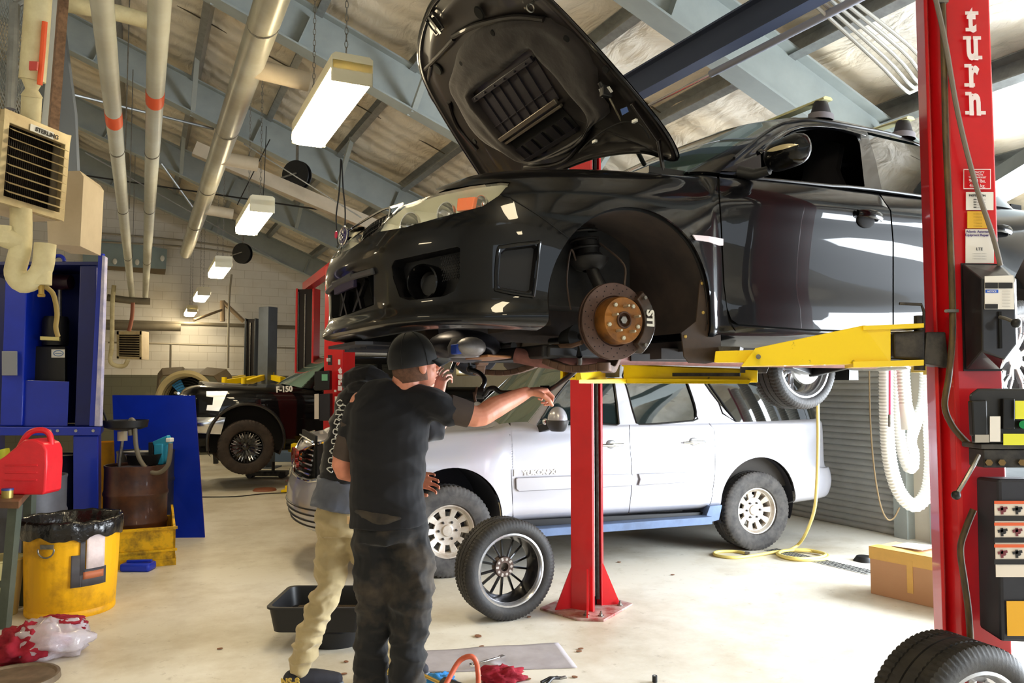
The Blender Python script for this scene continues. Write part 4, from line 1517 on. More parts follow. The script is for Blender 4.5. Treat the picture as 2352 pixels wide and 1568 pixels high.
def column(parent, base, ang, wf, wo, H, name='column', m=M_RED, root=None, feet=True):
    """C section: ang = world heading of the open side (from -Y towards +X)"""
    f = V((sin(ang), -cos(ang), 0)); r = V((cos(ang), sin(ang), 0))
    t = .010
    P = lambda a, b: base + r * a + f * b
    h, d = wo / 2, wf / 2
    prof = [P(-h, d), P(-h, -d), P(h, -d), P(h, d), P(h - .035, d), P(h - .035, d - t), P(h - t, d - t), P(h - t, -d + t), P(-h + t, -d + t), P(-h + t, d - t), P(-h + .035, d - t), P(-h + .035, d)]
    c = MB().prism(prof, (0, 0, H)).loc(root).build(name, m, parent, smooth=False, bevel=.003)
    q = MB().prism([P(-h + .012, -d + .012), P(h - .012, -d + .012), P(h - .012, d - .05), P(-h + .012, d - .05)], (0, 0, H - .01))
    q.loc(root).build('channel_inside', mat('lift_channel_dark', (24, 16, 18), .6), c, smooth=False)
    q = MB().tube([P(-.01, d - .035) + V((0, 0, .1)), P(-.01, d - .035) + V((0, 0, H - .1))], .013, 10)
    for s_ in (-1, 1):
        q.bar(P(s_ * (h - .04), d - .03) + V((0, 0, .06)), P(s_ * (h - .04), d - .03) + V((0, 0, H - .06)), .012, .02, up=f)
    q.loc(root).build('lift_cable', M_STEEL, c)
    return c, P


c1, P1 = column(lift, LC, radians(62), .17, .21, 3.62, root=lift)
f = cdir; r_ = V((-cdir.y, cdir.x, 0))
bp_ = [LC + V((a, b, 0)) for a, b in ((-.35, -.03), (-.10, -.30), (.08, -.32), (.34, .08), (.20, .26), (-.16, .24))]
pl = MB().prism(bp_, (0, 0, .016)).loc(lift).build('base_plate', M_PLATE, c1, smooth=False, bevel=.003)
for (a, b) in ((-.22, -.06), (-.03, -.22), (.07, -.24), (.24, .03), (.12, .18), (-.12, .16)):
    p = LC + V((a, b, .016))
    MB().cyl(p, p + V((0, 0, .006)), .022, 16).cyl(p + V((0, 0, .006)), p + V((0, 0, .02)), .013, 6).cyl(p, p + V((0, 0, .035)), .007, 8).loc(lift).build('anchor_bolt', M_STEEL, pl, smooth=False)
for s_, (a, b) in ((1, (-.12, -.04)), (1, (-.02, -.16)), (1, (.12, .03))):
    q = LC + V((a, b, .016)); w_ = V((a, b, 0)).normalized()
    MB().prism([q + w_ * .13, q - w_ * .02, q - w_ * .02 + V((0, 0, .30)), q + V((0, 0, .30))], V((-w_.y, w_.x, 0)) * .010).loc(lift).build('gusset', M_RED, c1, smooth=False)
# near column: folded section, web with lettering towards the viewer
P2 = lambda a, b: LN + V((a, b, 0))
prof = [(-.078, .17), (-.116, .03), (-.108, .018), (-.100, .05), (-.088, .05), (-.086, -.055), (-.07, -.062), (.108, -.058), (.116, -.05), (.116, .02), (.150, .03), (.150, .17), (.140, .17), (.140, .04), (-.06, .06), (-.06, .17)]
c2 = MB().prism([P2(*q) for q in prof], (0, 0, 3.62)).loc(lift).build('column', M_RED, lift, smooth=False, bevel=.004)
pl = MB().prism([P2(a, b) for a, b in ((-.12, .3), (-.16, .0), (-.1, -.14), (.2, -.14), (.34, -.05), (.3, .3))], (0, 0, .016)).loc(lift).build('base_plate', M_PLATE, c2, smooth=False)
# overhead cross beam with padded shut-off bar
za = 3.66
a = LC + V((0, 0, za)); b = LN + V((0, 0, za)); e = (b - a).normalized() * .25
M_OH = mat('overhead_steel', (70, 78, 100), .4, .3)
ob = MB().bar(a - e, b + e, .012, .17).bar(a - e + V((0, 0, -.085)), b + e + V((0, 0, -.085)), .10, .012).bar(a - e + V((0, 0, .085)), b + e + V((0, 0, .085)), .10, .012).loc(lift).build('overhead_beam', M_OH, lift, smooth=False)
u_ = V((.13, .06, -.10))
MB().tube([a - e * .5 + u_, b + e * .5 + u_], .011, 10).loc(lift).build('shut_off_bar', M_CHROME, ob)
MB().tube([a.lerp(b, .42) + u_, a.lerp(b, 1.0) + u_], .022, 12).loc(lift).build('bar_padding', mat('pad_grey', (150, 152, 165), .6), ob)
MB().bar(LC + V((0, 0, 3.55)), LC + V((0, 0, 3.78)), .24, .2, up=(1, 0, 0)).loc(lift).build('column_head', M_RED, c1, smooth=False)
# --- swing arms
def yb(mb, name, parent=lift, m=M_ARM, **k):
    return mb.loc(lift).build(name, m, parent, smooth=False, **k)


Y1, Y2 = 3.16, 3.34
A = lambda x, y, Y: at(x, y, Y)
# near arm: tapered box and top/bottom plates, sloping back to the sill pad
o_ = [A(1735, 799, Y1 + .04), A(1983, 747, Y1), A(2046, 750, Y1), A(2046, 834, Y1), A(1702, 841, Y1 + .05)]
na = yb(MB().prism(o_, V((.04, .13, 0))), 'swing_arm', bevel=.003)
yb(MB().prism([A(1983, 748, Y1 - .01), A(2122, 742, Y1 - .01), A(2122, 752, Y1 - .01), A(1983, 758, Y1 - .01)], V((.05, .20, 0))), 'arm_plate', na)
yb(MB().prism([A(1960, 830, Y1 - .01), A(2122, 826, Y1 - .01), A(2122, 839, Y1 - .01), A(1960, 843, Y1 - .01)], V((.05, .20, 0))), 'arm_plate', na)
yb(MB().prism([A(1643, 806, Y1 + .12), A(1745, 803, Y1 + .07), A(1745, 832, Y1 + .07), A(1640, 832, Y1 + .12)], V((.03, .08, 0))), 'arm_extension', na, bevel=.003)
yb(MB().cyl(A(1742, 819, Y1 + .0), A(1742, 819, Y1 + .05), .010, 12), 'arm_bolt', na, M_STEEL)
yb(MB().prism([A(1650, 795, Y1 + .15), A(1700, 796, Y1 + .15), A(1698, 808, Y1 + .15), A(1652, 808, Y1 + .15)], V((.05, .12, 0))), 'lift_pad', na, M_BLKM)
yb(MB().prism([A(2052, 762, Y1 + .03), A(2124, 758, Y1 + .02), A(2124, 826, Y1 + .02), A(2054, 822, Y1 + .03)], V((.04, .14, 0))), 'arm_pivot', na, M_BLKM, bevel=.008)
yb(MB().cyl(A(2112, 725, Y1 + .08), A(2112, 850, Y1 + .08), .022, 14).tube([A(2066, 697, Y1), A(2116, 699, Y1), A(2122, 715, Y1), A(2122, 745, Y1)], .006, 8), 'arm_lock', na, M_BLKM)
yb(MB().prism([A(2128, 762, 3.2), A(2172, 762, 3.2), A(2180, 845, 3.2), A(2122, 835, 3.2)], V((.03, .12, 0))), 'carriage', c2, M_BLKM, bevel=.005)
# a second near arm reaching back under the rear sill
b0, b1 = V((1.95, 3.36, 1.72)), car.matrix_basis @ V((-2.0, .70, .085))
yb(MB().bar(b0, b0.lerp(b1, .6), .12, .10).bar(b0.lerp(b1, .5), b1, .09, .07).cyl(b1, b1 + V((0, 0, .05)), .05, 16), 'swing_arm')
# far arms from the middle column
g1 = [A(1432, 838, 5.30), A(1740, 850, 4.95), A(1740, 878, 4.95), A(1432, 880, 5.30)]
fa_ = yb(MB().prism(g1, V((.04, .14, 0))), 'swing_arm', bevel=.003)
yb(MB().prism([A(1395, 868, 5.35), A(1725, 872, 4.9), A(1720, 881, 4.9), A(1395, 880, 5.35)], V((.05, .18, 0))), 'arm_plate', fa_)
yb(MB().prism([A(1428, 836, 5.34), A(1700, 846, 5.0), A(1700, 853, 5.0), A(1428, 841, 5.34)], V((.05, .16, 0))), 'arm_plate', fa_)
yb(MB().bar(A(1545, 860, 5.12), A(1700, 860, 4.93), .02, .022), 'arm_scuff', fa_, M_BLKM)
yb(MB().prism([A(1332, 834, 5.48), A(1425, 836, 5.44), A(1423, 866, 5.44), A(1336, 868, 5.48)], V((.04, .2, 0))), 'arm_pivot', fa_, mat('pivot_grey', (130, 132, 132), .5, .3, noise_amt=.6, noise_scale=12), bevel=.006)
yb(MB().prism([A(1700, 840, 4.98), A(1766, 842, 4.98), A(1760, 856, 4.98), A(1700, 856, 4.98)], V((.04, .12, 0))), 'lift_pad', fa_, M_BLKM)
# forward arm seen end-on: open yellow tube
S = [(1283, 838), (1330, 838), (1330, 874), (1287, 872)]
T_ = []
fr = A(1306, 855, 4.75)
fb = A(1378, 858, 5.5)
def ring4(w, h, c):
    return [c + V((-w, 0, -h)), c + V((w, 0, -h)), c + V((w, 0, h)), c + V((-w, 0, h))]
rows = [ring4(.050, .044, fb), ring4(.050, .044, fr), ring4(.036, .030, fr), ring4(.036, .030, fr + V((.02, .2, 0)))]
fw = yb(MB().grid(rows, closed=True), 'swing_arm')
yb(MB().add(ring4(.036, .030, fr + V((.016, .16, 0))), [(0, 1, 2, 3)]), 'arm_opening', fw, M_GAP)
yb(MB().bar(A(1324, 842, 4.7), A(1330, 872, 4.7), .03, .03).bar(A(1300, 834, 4.75), A(1334, 830, 4.75), .05, .02), 'arm_hook', fw)
yb(MB().prism([A(1330, 872, 4.9), A(1442, 870, 5.3), A(1442, 880, 5.3), A(1330, 880, 4.9)], V((.03, .15, 0))), 'arm_plate', fw)

# --- lettering, decals, hoses, latch box and power unit on the near column
YF = 3.186
FX, FZ = V((1, .06, 0)).normalized(), V((0, 0, 1))


def on_face(px, py, dy=0):
    return at(px, py, YF + dy)


def decal(name, x0, y0, x1, y1, m, parent, dy=-.004, th=.002):
    P = [on_face(x0, y1, dy), on_face(x1, y1, dy + .004), on_face(x1, y0, dy + .004), on_face(x0, y0, dy)]
    return MB().prism(P, V((0, th, 0))).loc(lift).build(name, m, parent, smooth=False)


M_DW = mat('decal_white', (232, 228, 224), .5)
M_INK = mat('ink_black', (30, 28, 30), .6)
M_LET = mat('letter_white', (240, 226, 230), .5)


def put(name, body, px, py, h_px, m, parent, Y, offset=0, align='CENTER', spacing=1.0, root=lift, depth=.0008, xs=1):
    """text with its baseline centre seen at a photo position on a plane facing the viewer"""
    p = at(px, py, Y)
    size = h_px / F_PX * Y / .70
    M_ = mtx(p, FX, FZ)
    Mi = (Matrix.Translation(root.location) @ root.rotation_euler.to_matrix().to_4x4()).inverted()
    return text(name, body, size, Mi @ M_ @ Matrix.Diagonal((xs, 1, 1, 1)), m, parent, depth=depth, offset=offset, align=align, spacing=spacing)


LD = -.010
for ch, x, y, h in (('t', 2232, 70, 58), ('u', 2234, 134, 52), ('r', 2236, 197, 50), ('n', 2240, 261, 50)):
    hh_ = {'t': 60, 'u': 68, 'r': 68, 'n': 68}[ch]
    put('lettering', ch, x, y, hh_, M_LET, c2, YF + LD, offset=.007, xs=.62)
    # slab serifs
    for (dx, dy, w_) in {'t': ((-2, -2, 24), (0, -40, 30)), 'u': ((-13, -47, 18), (10, -47, 18), (14, -2, 16)), 'r': ((-9, -2, 24), (-13, -46, 16)), 'n': ((-13, -2, 20), (14, -2, 20), (-16, -46, 14))}[ch]:
        a_ = at(x + dx - w_ / 2, y + dy, YF + LD); b_ = at(x + dx + w_ / 2, y + dy, YF + LD)
        MB().bar(a_, b_, .002, .014).loc(lift).build('lettering', M_LET, c2, smooth=False)
dc = decal('capacity_plate', 2213, 388, 2276, 434, M_LET, c2, LD, .001)
decal('plate_field', 2215, 390, 2274, 432, M_RED, dc, LD - .0015, .001)
for body, y, h in (('CAPACITY', 398, 5), ('CAPACITE', 403, 4), ('TRAGFAHIGKEIT', 409, 4), ('9000 lbs.', 419, 8), ('4100 kg.', 430, 8)):
    put('plate_text', body, 2245, y, h, M_LET, dc, YF + LD - .003)
dc = decal('inspection_label', 2219, 441, 2282, 482, M_DW, c2, LD)
put('label_text', 'INSPECTION', 2245, 451, 5, M_INK, dc, YF + LD - .002)
for k in range(4):
    put('label_text', 'date ......  by ........', 2250, 459 + 6 * k, 3, M_INK, dc, YF + LD - .002)
M_DY = mat('decal_yellow', (226, 176, 50), .5)
dc = decal('warning_label', 2222, 485, 2268, 524, M_DY, c2, LD)
for k in range(5):
    put('label_text', '-- -------- ---', 2246, 492 + 7 * k, 3, M_INK, dc, YF + LD - .002)
dc = decal('repair_label', 2218, 526, 2283, 604, M_DW, c2, LD)
M_PUR_ = mat('ink_purple', (70, 50, 130), .6)
put('label_text', 'Atlantic Automotive', 2250, 534, 5.5, M_PUR_, dc, YF + LD - .002)
put('label_text', 'Equipment Repair Co', 2250, 542, 5.5, M_PUR_, dc, YF + LD - .002)
put('label_text', 'LTE', 2250, 575, 7, M_INK, dc, YF + LD - .002)
for k in range(3):
    put('label_text', '- ------------ ------- -', 2250, 583 + 6 * k, 3, M_INK, dc, YF + LD - .002)
# hydraulic hose down the groove and steel return line crossing it
M_HOSE = mat('hydraulic_hose', (58, 46, 36), .5, noise_amt=.6, noise_scale=30, col2=(120, 96, 50), stretch=(1, 1, .3))
Yh = 3.17
h1 = smooth_path([at(x, y, Yh) for x, y in [(2164, -20), (2168, 120), (2172, 300), (2180, 480), (2186, 640), (2188, 760), (2180, 860), (2170, 930), (2186, 975), (2215, 1010), (2236, 1026)]], 6)
hs = MB().tube(h1, .0125, 12).loc(lift).build('hydraulic_hose', M_HOSE, c2)
for x, y in ((2164, 4), (2187, 714)):
    MB().bar(at(x - 14, y, Yh - .01), at(x + 12, y, Yh - .01), .02, .012).cyl(at(x - 14, y, Yh - .02), at(x - 14, y, Yh + .02), .007, 8).loc(lift).build('hose_clamp', M_STEEL, hs)
h2 = smooth_path([at(x, y, Yh - .02) for x, y in [(2140, -40), (2170, 90), (2200, 260), (2240, 420), (2280, 540), (2298, 610)]], 6)
MB().tube(h2, .010, 10).loc(lift).build('release_cable', mat('cable_grey', (120, 112, 104), .5), c2)
h3 = smooth_path([at(x, y, Yh - .02) for x, y in [(2236, 1170), (2218, 1215), (2206, 1262), (2216, 1340), (2224, 1400), (2230, 1480), (2235, 1570)]], 6)
MB().tube(h3, .0125, 12).loc(lift).build('hydraulic_hose', M_HOSE, c2)
# latch box
bx = MB()
Bq = lambda pts, Y: [at(x, y, Y) for x, y in pts]
bk = Bq([(2210, 606), (2298, 608), (2334, 640), (2338, 790), (2300, 848), (2218, 850)], 3.16)
fr_ = Bq([(2254, 640), (2326, 636), (2330, 650), (2336, 790), (2308, 826), (2256, 806)], 3.04)
n = 6
bx.add(bk + fr_, [(0, 1, 2, 3, 4, 5), (11, 10, 9, 8, 7, 6)] + [(i, (i + 1) % n, n + (i + 1) % n, n + i) for i in range(n)])
lb = bx.loc(lift).build('latch_box', mat('latch_black', (26, 25, 30), .35, noise_amt=.4, noise_scale=6, col2=(52, 50, 54), coat=.2), c2, smooth=False, bevel=.006)
MB().prism(Bq([(2208, 604), (2300, 606), (2302, 852), (2214, 852)], 3.168), V((0, .006, 0))).loc(lift).build('box_flange', M_BLACK, lb, smooth=False)
MB().prism(Bq([(2262, 634), (2328, 632), (2330, 710), (2262, 710)], 3.036), V((0, .002, 0))).loc(lift).build('notice_decal', M_DW, lb, smooth=False)
MB().prism(Bq([(2264, 665), (2293, 665), (2293, 672), (2264, 672)], 3.033), V((0, .002, 0))).loc(lift).build('notice_band', mat('notice_blue', (30, 90, 200), .5), lb, smooth=False)
for q in ([(2263, 649), (2292, 649), (2292, 662), (2263, 662)], [(2294, 649), (2326, 649), (2326, 662), (2294, 662)], [(2263, 698), (2292, 698), (2292, 709), (2263, 709)]):
    MB().prism(Bq(q, 3.033), V((0, .002, 0))).loc(lift).build('notice_block', M_INK, lb, smooth=False)
put('notice_text', 'NOTICE', 2278, 671, 4.2, M_DW, lb, 3.032)
for k in range(6):
    put('notice_text', '--------------', 2311, 669 + 7 * k, 3, M_INK, lb, 3.032)
MB().bar(at(2296, 715, 3.035), at(2298, 800, 3.035), .008, .01).loc(lift).build('lever_slot', M_GAP, lb, smooth=False)
lv = MB().tube(smooth_path([at(2296, 728, 3.03), at(2312, 732, 3.0), at(2330, 740, 2.97)], 4), .007, 8).loc(lift).build('release_lever', M_STEEL, lb)
MB().ball(at(2334, 742, 2.96), .018, 16, 10).loc(lift).build('lever_knob', M_BLACK, lv)
# power unit: motor, valve block, tank
YP = 3.02
pu = MB().add(Bq([(2226, 906), (2245, 892), (2470, 892), (2470, 1018), (2232, 1018)], YP) + Bq([(2226, 906), (2245, 892), (2470, 892), (2470, 1018), (2232, 1018)], YP + .13), [(0, 1, 2, 3, 4), (9, 8, 7, 6, 5)] + [(i, (i + 1) % 5, 5 + (i + 1) % 5, 5 + i) for i in range(5)]).loc(lift).build('power_unit_motor', mat('motor_black', (30, 29, 28), .4, noise_amt=.4, noise_scale=8, col2=(56, 52, 48)), c2, smooth=False, bevel=.008)
MB().prism(Bq([(2232, 920), (2268, 918), (2270, 1000), (2236, 1002)], YP - .03), V((0, .03, 0))).loc(lift).build('switch_box', M_BLACK, pu, smooth=False, bevel=.006)
for x0, y0, x1, y1, mm in ((2274, 956, 2298, 1014, M_DW), (2240, 998, 2272, 1016, mat('label_grey', (170, 164, 156), .5)), (2332, 920, 2400, 962, mat('label_lime', (226, 226, 60), .5)), (2305, 996, 2400, 1022, mat('label_lime', (226, 226, 60), .5))):
    MB().prism(Bq([(x0, y0), (x1, y0), (x1, y1), (x0, y1)], YP - .034), V((0, .002, 0))).loc(lift).build('motor_label', mm, pu, smooth=False)
MB().prism(Bq([(2304, 915), (2332, 915), (2332, 985), (2304, 985)], YP - .02), V((0, .02, 0))).loc(lift).build('motor_cover', M_SATIN, pu, smooth=False, bevel=.004)
MB().cyl(at(2352, 975, YP - .03), at(2352, 975, YP), .016, 16).loc(lift).build('green_button', mat('green_button', (20, 150, 90), .4), pu)
vb = MB().box(at(2330, 1050, YP + .06), (.30, .10, .07)).box(at(2330, 1022, YP + .06), (.34, .13, .02)).loc(lift).build('valve_block', M_BLKM, pu, smooth=False, bevel=.004)
for x in (2272, 2302, 2348):
    MB().cyl(at(x, 1062, YP - .01), at(x, 1062, YP + .03), .013, 6).loc(lift).build('valve_bolt', mat('bolt_bronze', (140, 118, 84), .4, .7), vb, smooth=False)
lv = MB().tube(smooth_path([at(2248, 1045, YP - .02), at(2236, 1068, YP - .04), at(2215, 1105, YP - .05), at(2198, 1133, YP - .05)], 4), .008, 8).loc(lift).build('lowering_handle', M_STEEL, pu)
MB().ball(at(2196, 1137, YP - .05), .017, 14, 10).loc(lift).build('handle_knob', M_BLACK, lv)
tk_f = Bq([(2293, 1100), (2480, 1100), (2480, 1480), (2300, 1474)], YP - .02)
tk_b = Bq([(2240, 1094), (2460, 1094), (2460, 1462), (2248, 1440)], YP + .12)
tk = MB().add(tk_f + tk_b, [(0, 1, 2, 3), (7, 6, 5, 4)] + [(i, (i + 1) % 4, 4 + (i + 1) % 4, 4 + i) for i in range(4)]).loc(lift).build('oil_tank', mat('tank_black', (30, 30, 40), .45, noise_amt=.4, noise_scale=5, col2=(54, 54, 62)), pu, smooth=False, bevel=.012)
MB().prism(Bq([(2284, 1150), (2352 + 40, 1150), (2392, 1325), (2288, 1325)], YP - .026), V((0, .002, 0))).loc(lift).build('safety_decal', mat('decal_cream', (226, 216, 206), .5), tk, smooth=False)
for k in range(3):
    y = 1150 + 50 * k
    MB().prism(Bq([(2284, y), (2392, y), (2392, y + 7), (2284, y + 7)], YP - .029), V((0, .002, 0))).loc(lift).build('decal_band', mat('decal_orange', (222, 96, 50), .5), tk, smooth=False)
    MB().prism(Bq([(2284, y + 34), (2392, y + 34), (2392, y + 46), (2284, y + 46)], YP - .029), V((0, .002, 0))).loc(lift).build('decal_band', M_INK, tk, smooth=False)
    for j in range(2):
        x = 2287 + 34 * j
        mb = MB()
        mb.bar(at(x + 5, y + 20, YP - .03), at(x + 27, y + 16, YP - .03), .001, .010).bar(at(x + 14, y + 12, YP - .03), at(x + 15, y + 31, YP - .03), .001, .010).ball(at(x + 19, y + 22, YP - .029), (.009, .001, .007), 10, 6)
        mb.loc(lift).build('pictogram', M_INK if (k + j) % 2 else mat('picto_maroon', (110, 40, 50), .5), tk, smooth=False)
MB().prism(Bq([(2312, 1380), (2420, 1380), (2420, 1460), (2314, 1460)], YP - .028), V((0, .002, 0))).loc(lift).build('tank_label', mat('label_amber', (226, 168, 30), .5), tk, smooth=False)
# ============================================================ SILVER SUV ON THE FLOOR
SANG = radians(20.6)
car_prev = car
suv = thing('silver_suv', 'long silver suv parked on the floor behind the middle lift post', 'car', (-.87, 7.61, 0), pi + SANG)
P_SIL = mat('silver_paint', (178, 178, 188), .30, .4, coat=.8, noise_amt=.15, noise_scale=3, col2=(180, 176, 166))
P_TRIM = mat('suv_lower_grey', (158, 156, 152), .45, .2)
T1 = [(.42, .12), (.47, .03), (.62, .02), (.80, .008), (.95, .0), (1.08, .008), (1.18, .03), (1.25, .055), (1.29, .14)]
N0 = [(.36, .16), (.42, .05), (.56, .0), (.70, .0), (.84, .04), (.98, .07), (1.08, .11), (1.15, .20), (1.18, .34)]
N1 = [(.36, .16), (.42, .05), (.56, .0), (.70, .0), (.84, .02), (.98, .04), (1.08, .08), (1.15, .16), (1.18, .28)]
GS = [st(1.24, 0, 0, N0), st(1.21, .36, 10, N0), st(1.12, .66, 28, N1), st(.95, .86, 55, N1), st(.70, .955, 76, N1),
      st(.40, .985, 86, [(.38, .12), (.44, .02), (.60, .005), (.78, .0), (.94, .0), (1.05, .02), (1.13, .07), (1.19, .14), (1.215, .24)]),
      st(0, 1.0, 90, [(.38, .12), (.44, .02), (.60, .005), (.78, .0), (.94, .0), (1.06, .03), (1.15, .07), (1.205, .12), (1.225, .22)]),
      st(-.40, .995, 90, [(.40, .12), (.45, .02), (.60, .008), (.78, .0), (.94, .0), (1.07, .02), (1.17, .05), (1.225, .09), (1.245, .18)]),
      st(-.60, .98, 90, T1), st(-1.2, .98, 90, T1), st(-1.75, .98, 90, T1), st(-2.55, .98, 90, T1),
      st(-2.8, .99, 90, [(.42, .12), (.47, .02), (.62, .008), (.80, .0), (.95, .0), (1.08, .012), (1.18, .04), (1.25, .065), (1.29, .14)]),
      st(-3.2, 1.0, 90, [(.42, .12), (.47, .02), (.62, .005), (.80, .0), (.95, .0), (1.08, .02), (1.18, .05), (1.25, .075), (1.29, .14)]),
      st(-3.6, .99, 90, [(.42, .12), (.47, .02), (.62, .008), (.80, .0), (.95, .0), (1.08, .012), (1.18, .04), (1.25, .065), (1.29, .14)]),
      st(-3.95, .95, 96, [(.44, .12), (.48, .0), (.62, -.02), (.76, -.01), (.82, .01), (1.08, .012), (1.18, .02), (1.25, .04), (1.29, .12)]),
      st(-4.16, .80, 130, [(.44, .12), (.48, .0), (.62, -.05), (.76, -.03), (.80, .02), (1.08, .03), (1.18, .035), (1.25, .05), (1.29, .13)]),
      st(-4.25, .4, 172, [(.44, .12), (.48, .0), (.62, -.06), (.76, -.03), (.80, .02), (1.08, .03), (1.18, .035), (1.25, .05), (1.29, .13)]),
      st(-4.26, 0, 180, [(.44, .12), (.48, .0), (.62, -.06), (.76, -.03), (.80, .02), (1.08, .03), (1.18, .035), (1.25, .05), (1.29, .13)])]
LS = Loft(GS)
SS = shell_obj(LS.patch(0, 18, 0, 8, 150, 48), .012, 'ss')
_f = LS.patch(0, 18, 0, 8, 150, 48)
_r = [[V((p.x, -p.y, p.z)) for p in r] for r in _f][::-1]
_m = MB().grid(_f).grid(_r)
BS = BVHTree.FromPolygons(_m.v, _m.f)
sc_ = lambda P, e=0: pix_cutter(shrink_poly(P, e) if e else P, suv, 3, 20)
AF = lambda: uw_cutter(arch_poly(-.02, .47, .455, .0), .3)
AR = lambda: uw_cutter(arch_poly(-3.17, .47, .445, .0), .3)
D1 = [(1171, 940), (1172, 985), (1174, 1080), (1179, 1197), (1443, 1187), (1449, 1140), (1452, 1092), (1447, 1020), (1445, 960), (1300, 930)]
D2 = [(1445, 960), (1447, 1020), (1452, 1092), (1449, 1140), (1443, 1187), (1622, 1177), (1634, 1150), (1642, 1090), (1643, 1030), (1640, 985), (1600, 940)]
GRS = [(676, 1048), (700, 1033), (726, 1022), (762, 1012), (775, 1020), (764, 1075), (742, 1100), (712, 1104), (690, 1098), (677, 1085)]
LIT = [(1888, 966), (1912, 968), (1916, 1020), (1917, 1070), (1902, 1068), (1896, 1015)]
fr_cut = uw_cutter([(1.6, 0), (-.575, 0), (-.575, 1.4), (1.6, 1.4)], -.5, 1.4)
panel(SS, 'front_body', P_SIL, suv, fr_cut, [AF(), sc_(GRS)], mirror='join')
panel(SS, 'front_door', P_SIL, suv, sc_(D1, .7), bevel=.003)
panel(SS, 'rear_door', P_SIL, suv, sc_(D2, .7), bevel=.003)
q = clean_cut(MB().box((-3.55, .6, .7), (2.04, 1.4, 1.4)))
panel(SS, 'rear_body', P_SIL, suv, q, [AR(), sc_(D2, -.5), sc_(LIT)], mirror='join')
panel(SS, 'tail_light', mat('tail_red', (190, 20, 40), .2, coat=1), suv, sc_(LIT))
LSi = Loft([[V((p[0], p[1] * .975, p[2])) for p in r] for r in GS])
_si = shell_obj(LSi.patch(4, 14, .2, 7.8, 60, 20), .006, 'ssi')
panel(_si, 'inner_body', M_GAP, suv, None, [AF(), AR()])
bpy.data.objects.remove(_si)
# bonnet
rows = []
for i in range(25):
    f = i / 24
    a = 5 - 5 * f if False else f * 7.6
    e = LS.ev(a, 8)
    u_in = max(e.x, -1.0)
    row = []
    for j in range(9):
        g = j / 8
        x = e.x + (min(.78, e.x) - e.x) * g * (1 if e.x > .78 else 0)
        row.append(V((x, e.y * (1 - g), e.z + (.075 if e.x < .6 else .06) * (1 - (1 - g) ** 2.2))))
    rows.append(row)
mb = MB().grid(rows); mb.grid([[V((p.x, -p.y, p.z)) for p in r] for r in rows][::-1])
mb.build('bonnet', P_SIL, suv, ang=60)
# greenhouse
KS = [
    [(-.52, 0, 1.27), (-.85, 0, 1.55), (-1.12, 0, 1.78), (-1.3, 0, 1.86), (-1.7, 0, 1.90), (-2.3, 0, 1.91)],
    [(-.58, .55, 1.26), (-.90, .50, 1.54), (-1.15, .44, 1.77), (-1.32, .42, 1.85), (-1.7, .3, 1.895), (-2.3, 0, 1.91)],
    [(-.74, .88, 1.25), (-1.00, .80, 1.52), (-1.22, .71, 1.74), (-1.38, .65, 1.82), (-1.72, .5, 1.88), (-2.3, 0, 1.91)],
    [(-1.0, .925, 1.25), (-1.18, .84, 1.52), (-1.34, .755, 1.74), (-1.48, .69, 1.83), (-1.75, .5, 1.885), (-2.3, 0, 1.91)],
    [(-1.7, .93, 1.255), (-1.7, .85, 1.52), (-1.7, .765, 1.75), (-1.75, .70, 1.84), (-1.9, .5, 1.89), (-2.3, 0, 1.91)],
    [(-2.6, .93, 1.255), (-2.6, .85, 1.52), (-2.6, .77, 1.75), (-2.6, .70, 1.84), (-2.5, .5, 1.89), (-2.3, 0, 1.91)],
    [(-3.6, .92, 1.255), (-3.55, .84, 1.52), (-3.5, .76, 1.74), (-3.45, .69, 1.83), (-3.2, .5, 1.89), (-2.3, 0, 1.91)],
    [(-4.02, .85, 1.26), (-3.98, .78, 1.52), (-3.9, .70, 1.73), (-3.8, .64, 1.82), (-3.4, .45, 1.88), (-2.3, 0, 1.91)],
    [(-4.16, .5, 1.26), (-4.12, .46, 1.52), (-4.02, .42, 1.74), (-3.9, .38, 1.83), (-3.5, .25, 1.89), (-2.3, 0, 1.91)],
    [(-4.18, 0, 1.26), (-4.14, 0, 1.52), (-4.05, 0, 1.74), (-3.93, 0, 1.83), (-3.5, 0, 1.89), (-2.3, 0, 1.91)],
]
LK = Loft(KS)
SG = shell_obj(LK.patch(1.9, 9, 0, 2.5, 120, 26), .014, 'sg')
W1 = [(1225, 985), (1262, 930), (1300, 880), (1340, 845), (1400, 842), (1412, 880), (1423, 974), (1415, 977), (1300, 986), (1235, 991)]
W2 = [(1436, 840), (1440, 895), (1461, 972), (1470, 976), (1592, 967), (1600, 955), (1597, 930), (1580, 880), (1565, 845)]
W3 = [(1605, 850), (1617, 880), (1650, 925), (1690, 969), (1903, 970), (1902, 930), (1890, 880), (1870, 845)]
panel(SG, 'window_frame', P_SIL, suv, None, [sc_(W1), sc_(W2), sc_(W3)], bevel=.003, mirror='copy')
_rf = shell_obj(LK.patch(0, 9, 2.45, 5, 60, 16), .012, 'srf')
panel(_rf, 'roof', P_SIL, suv, None, mirror='join')
_ws = shell_obj(LK.patch(0, 1.95, 0, 2.5, 24, 20), .006, 'sws')
panel(_ws, 'windshield', mat('suv_windshield', (150, 165, 150), .04, trans=.55, spec=.8, coat=.6), suv, None, mirror='join')
_sg2 = shell_obj(Loft([[V((p[0], p[1] * .985, p[2])) for p in r] for r in KS]).patch(1.9, 8.2, 0, 2.45, 80, 20), .004, 'sg2')
M_SGL = mat('suv_glass', (30, 40, 40), .03, trans=.35, spec=.8, coat=1)
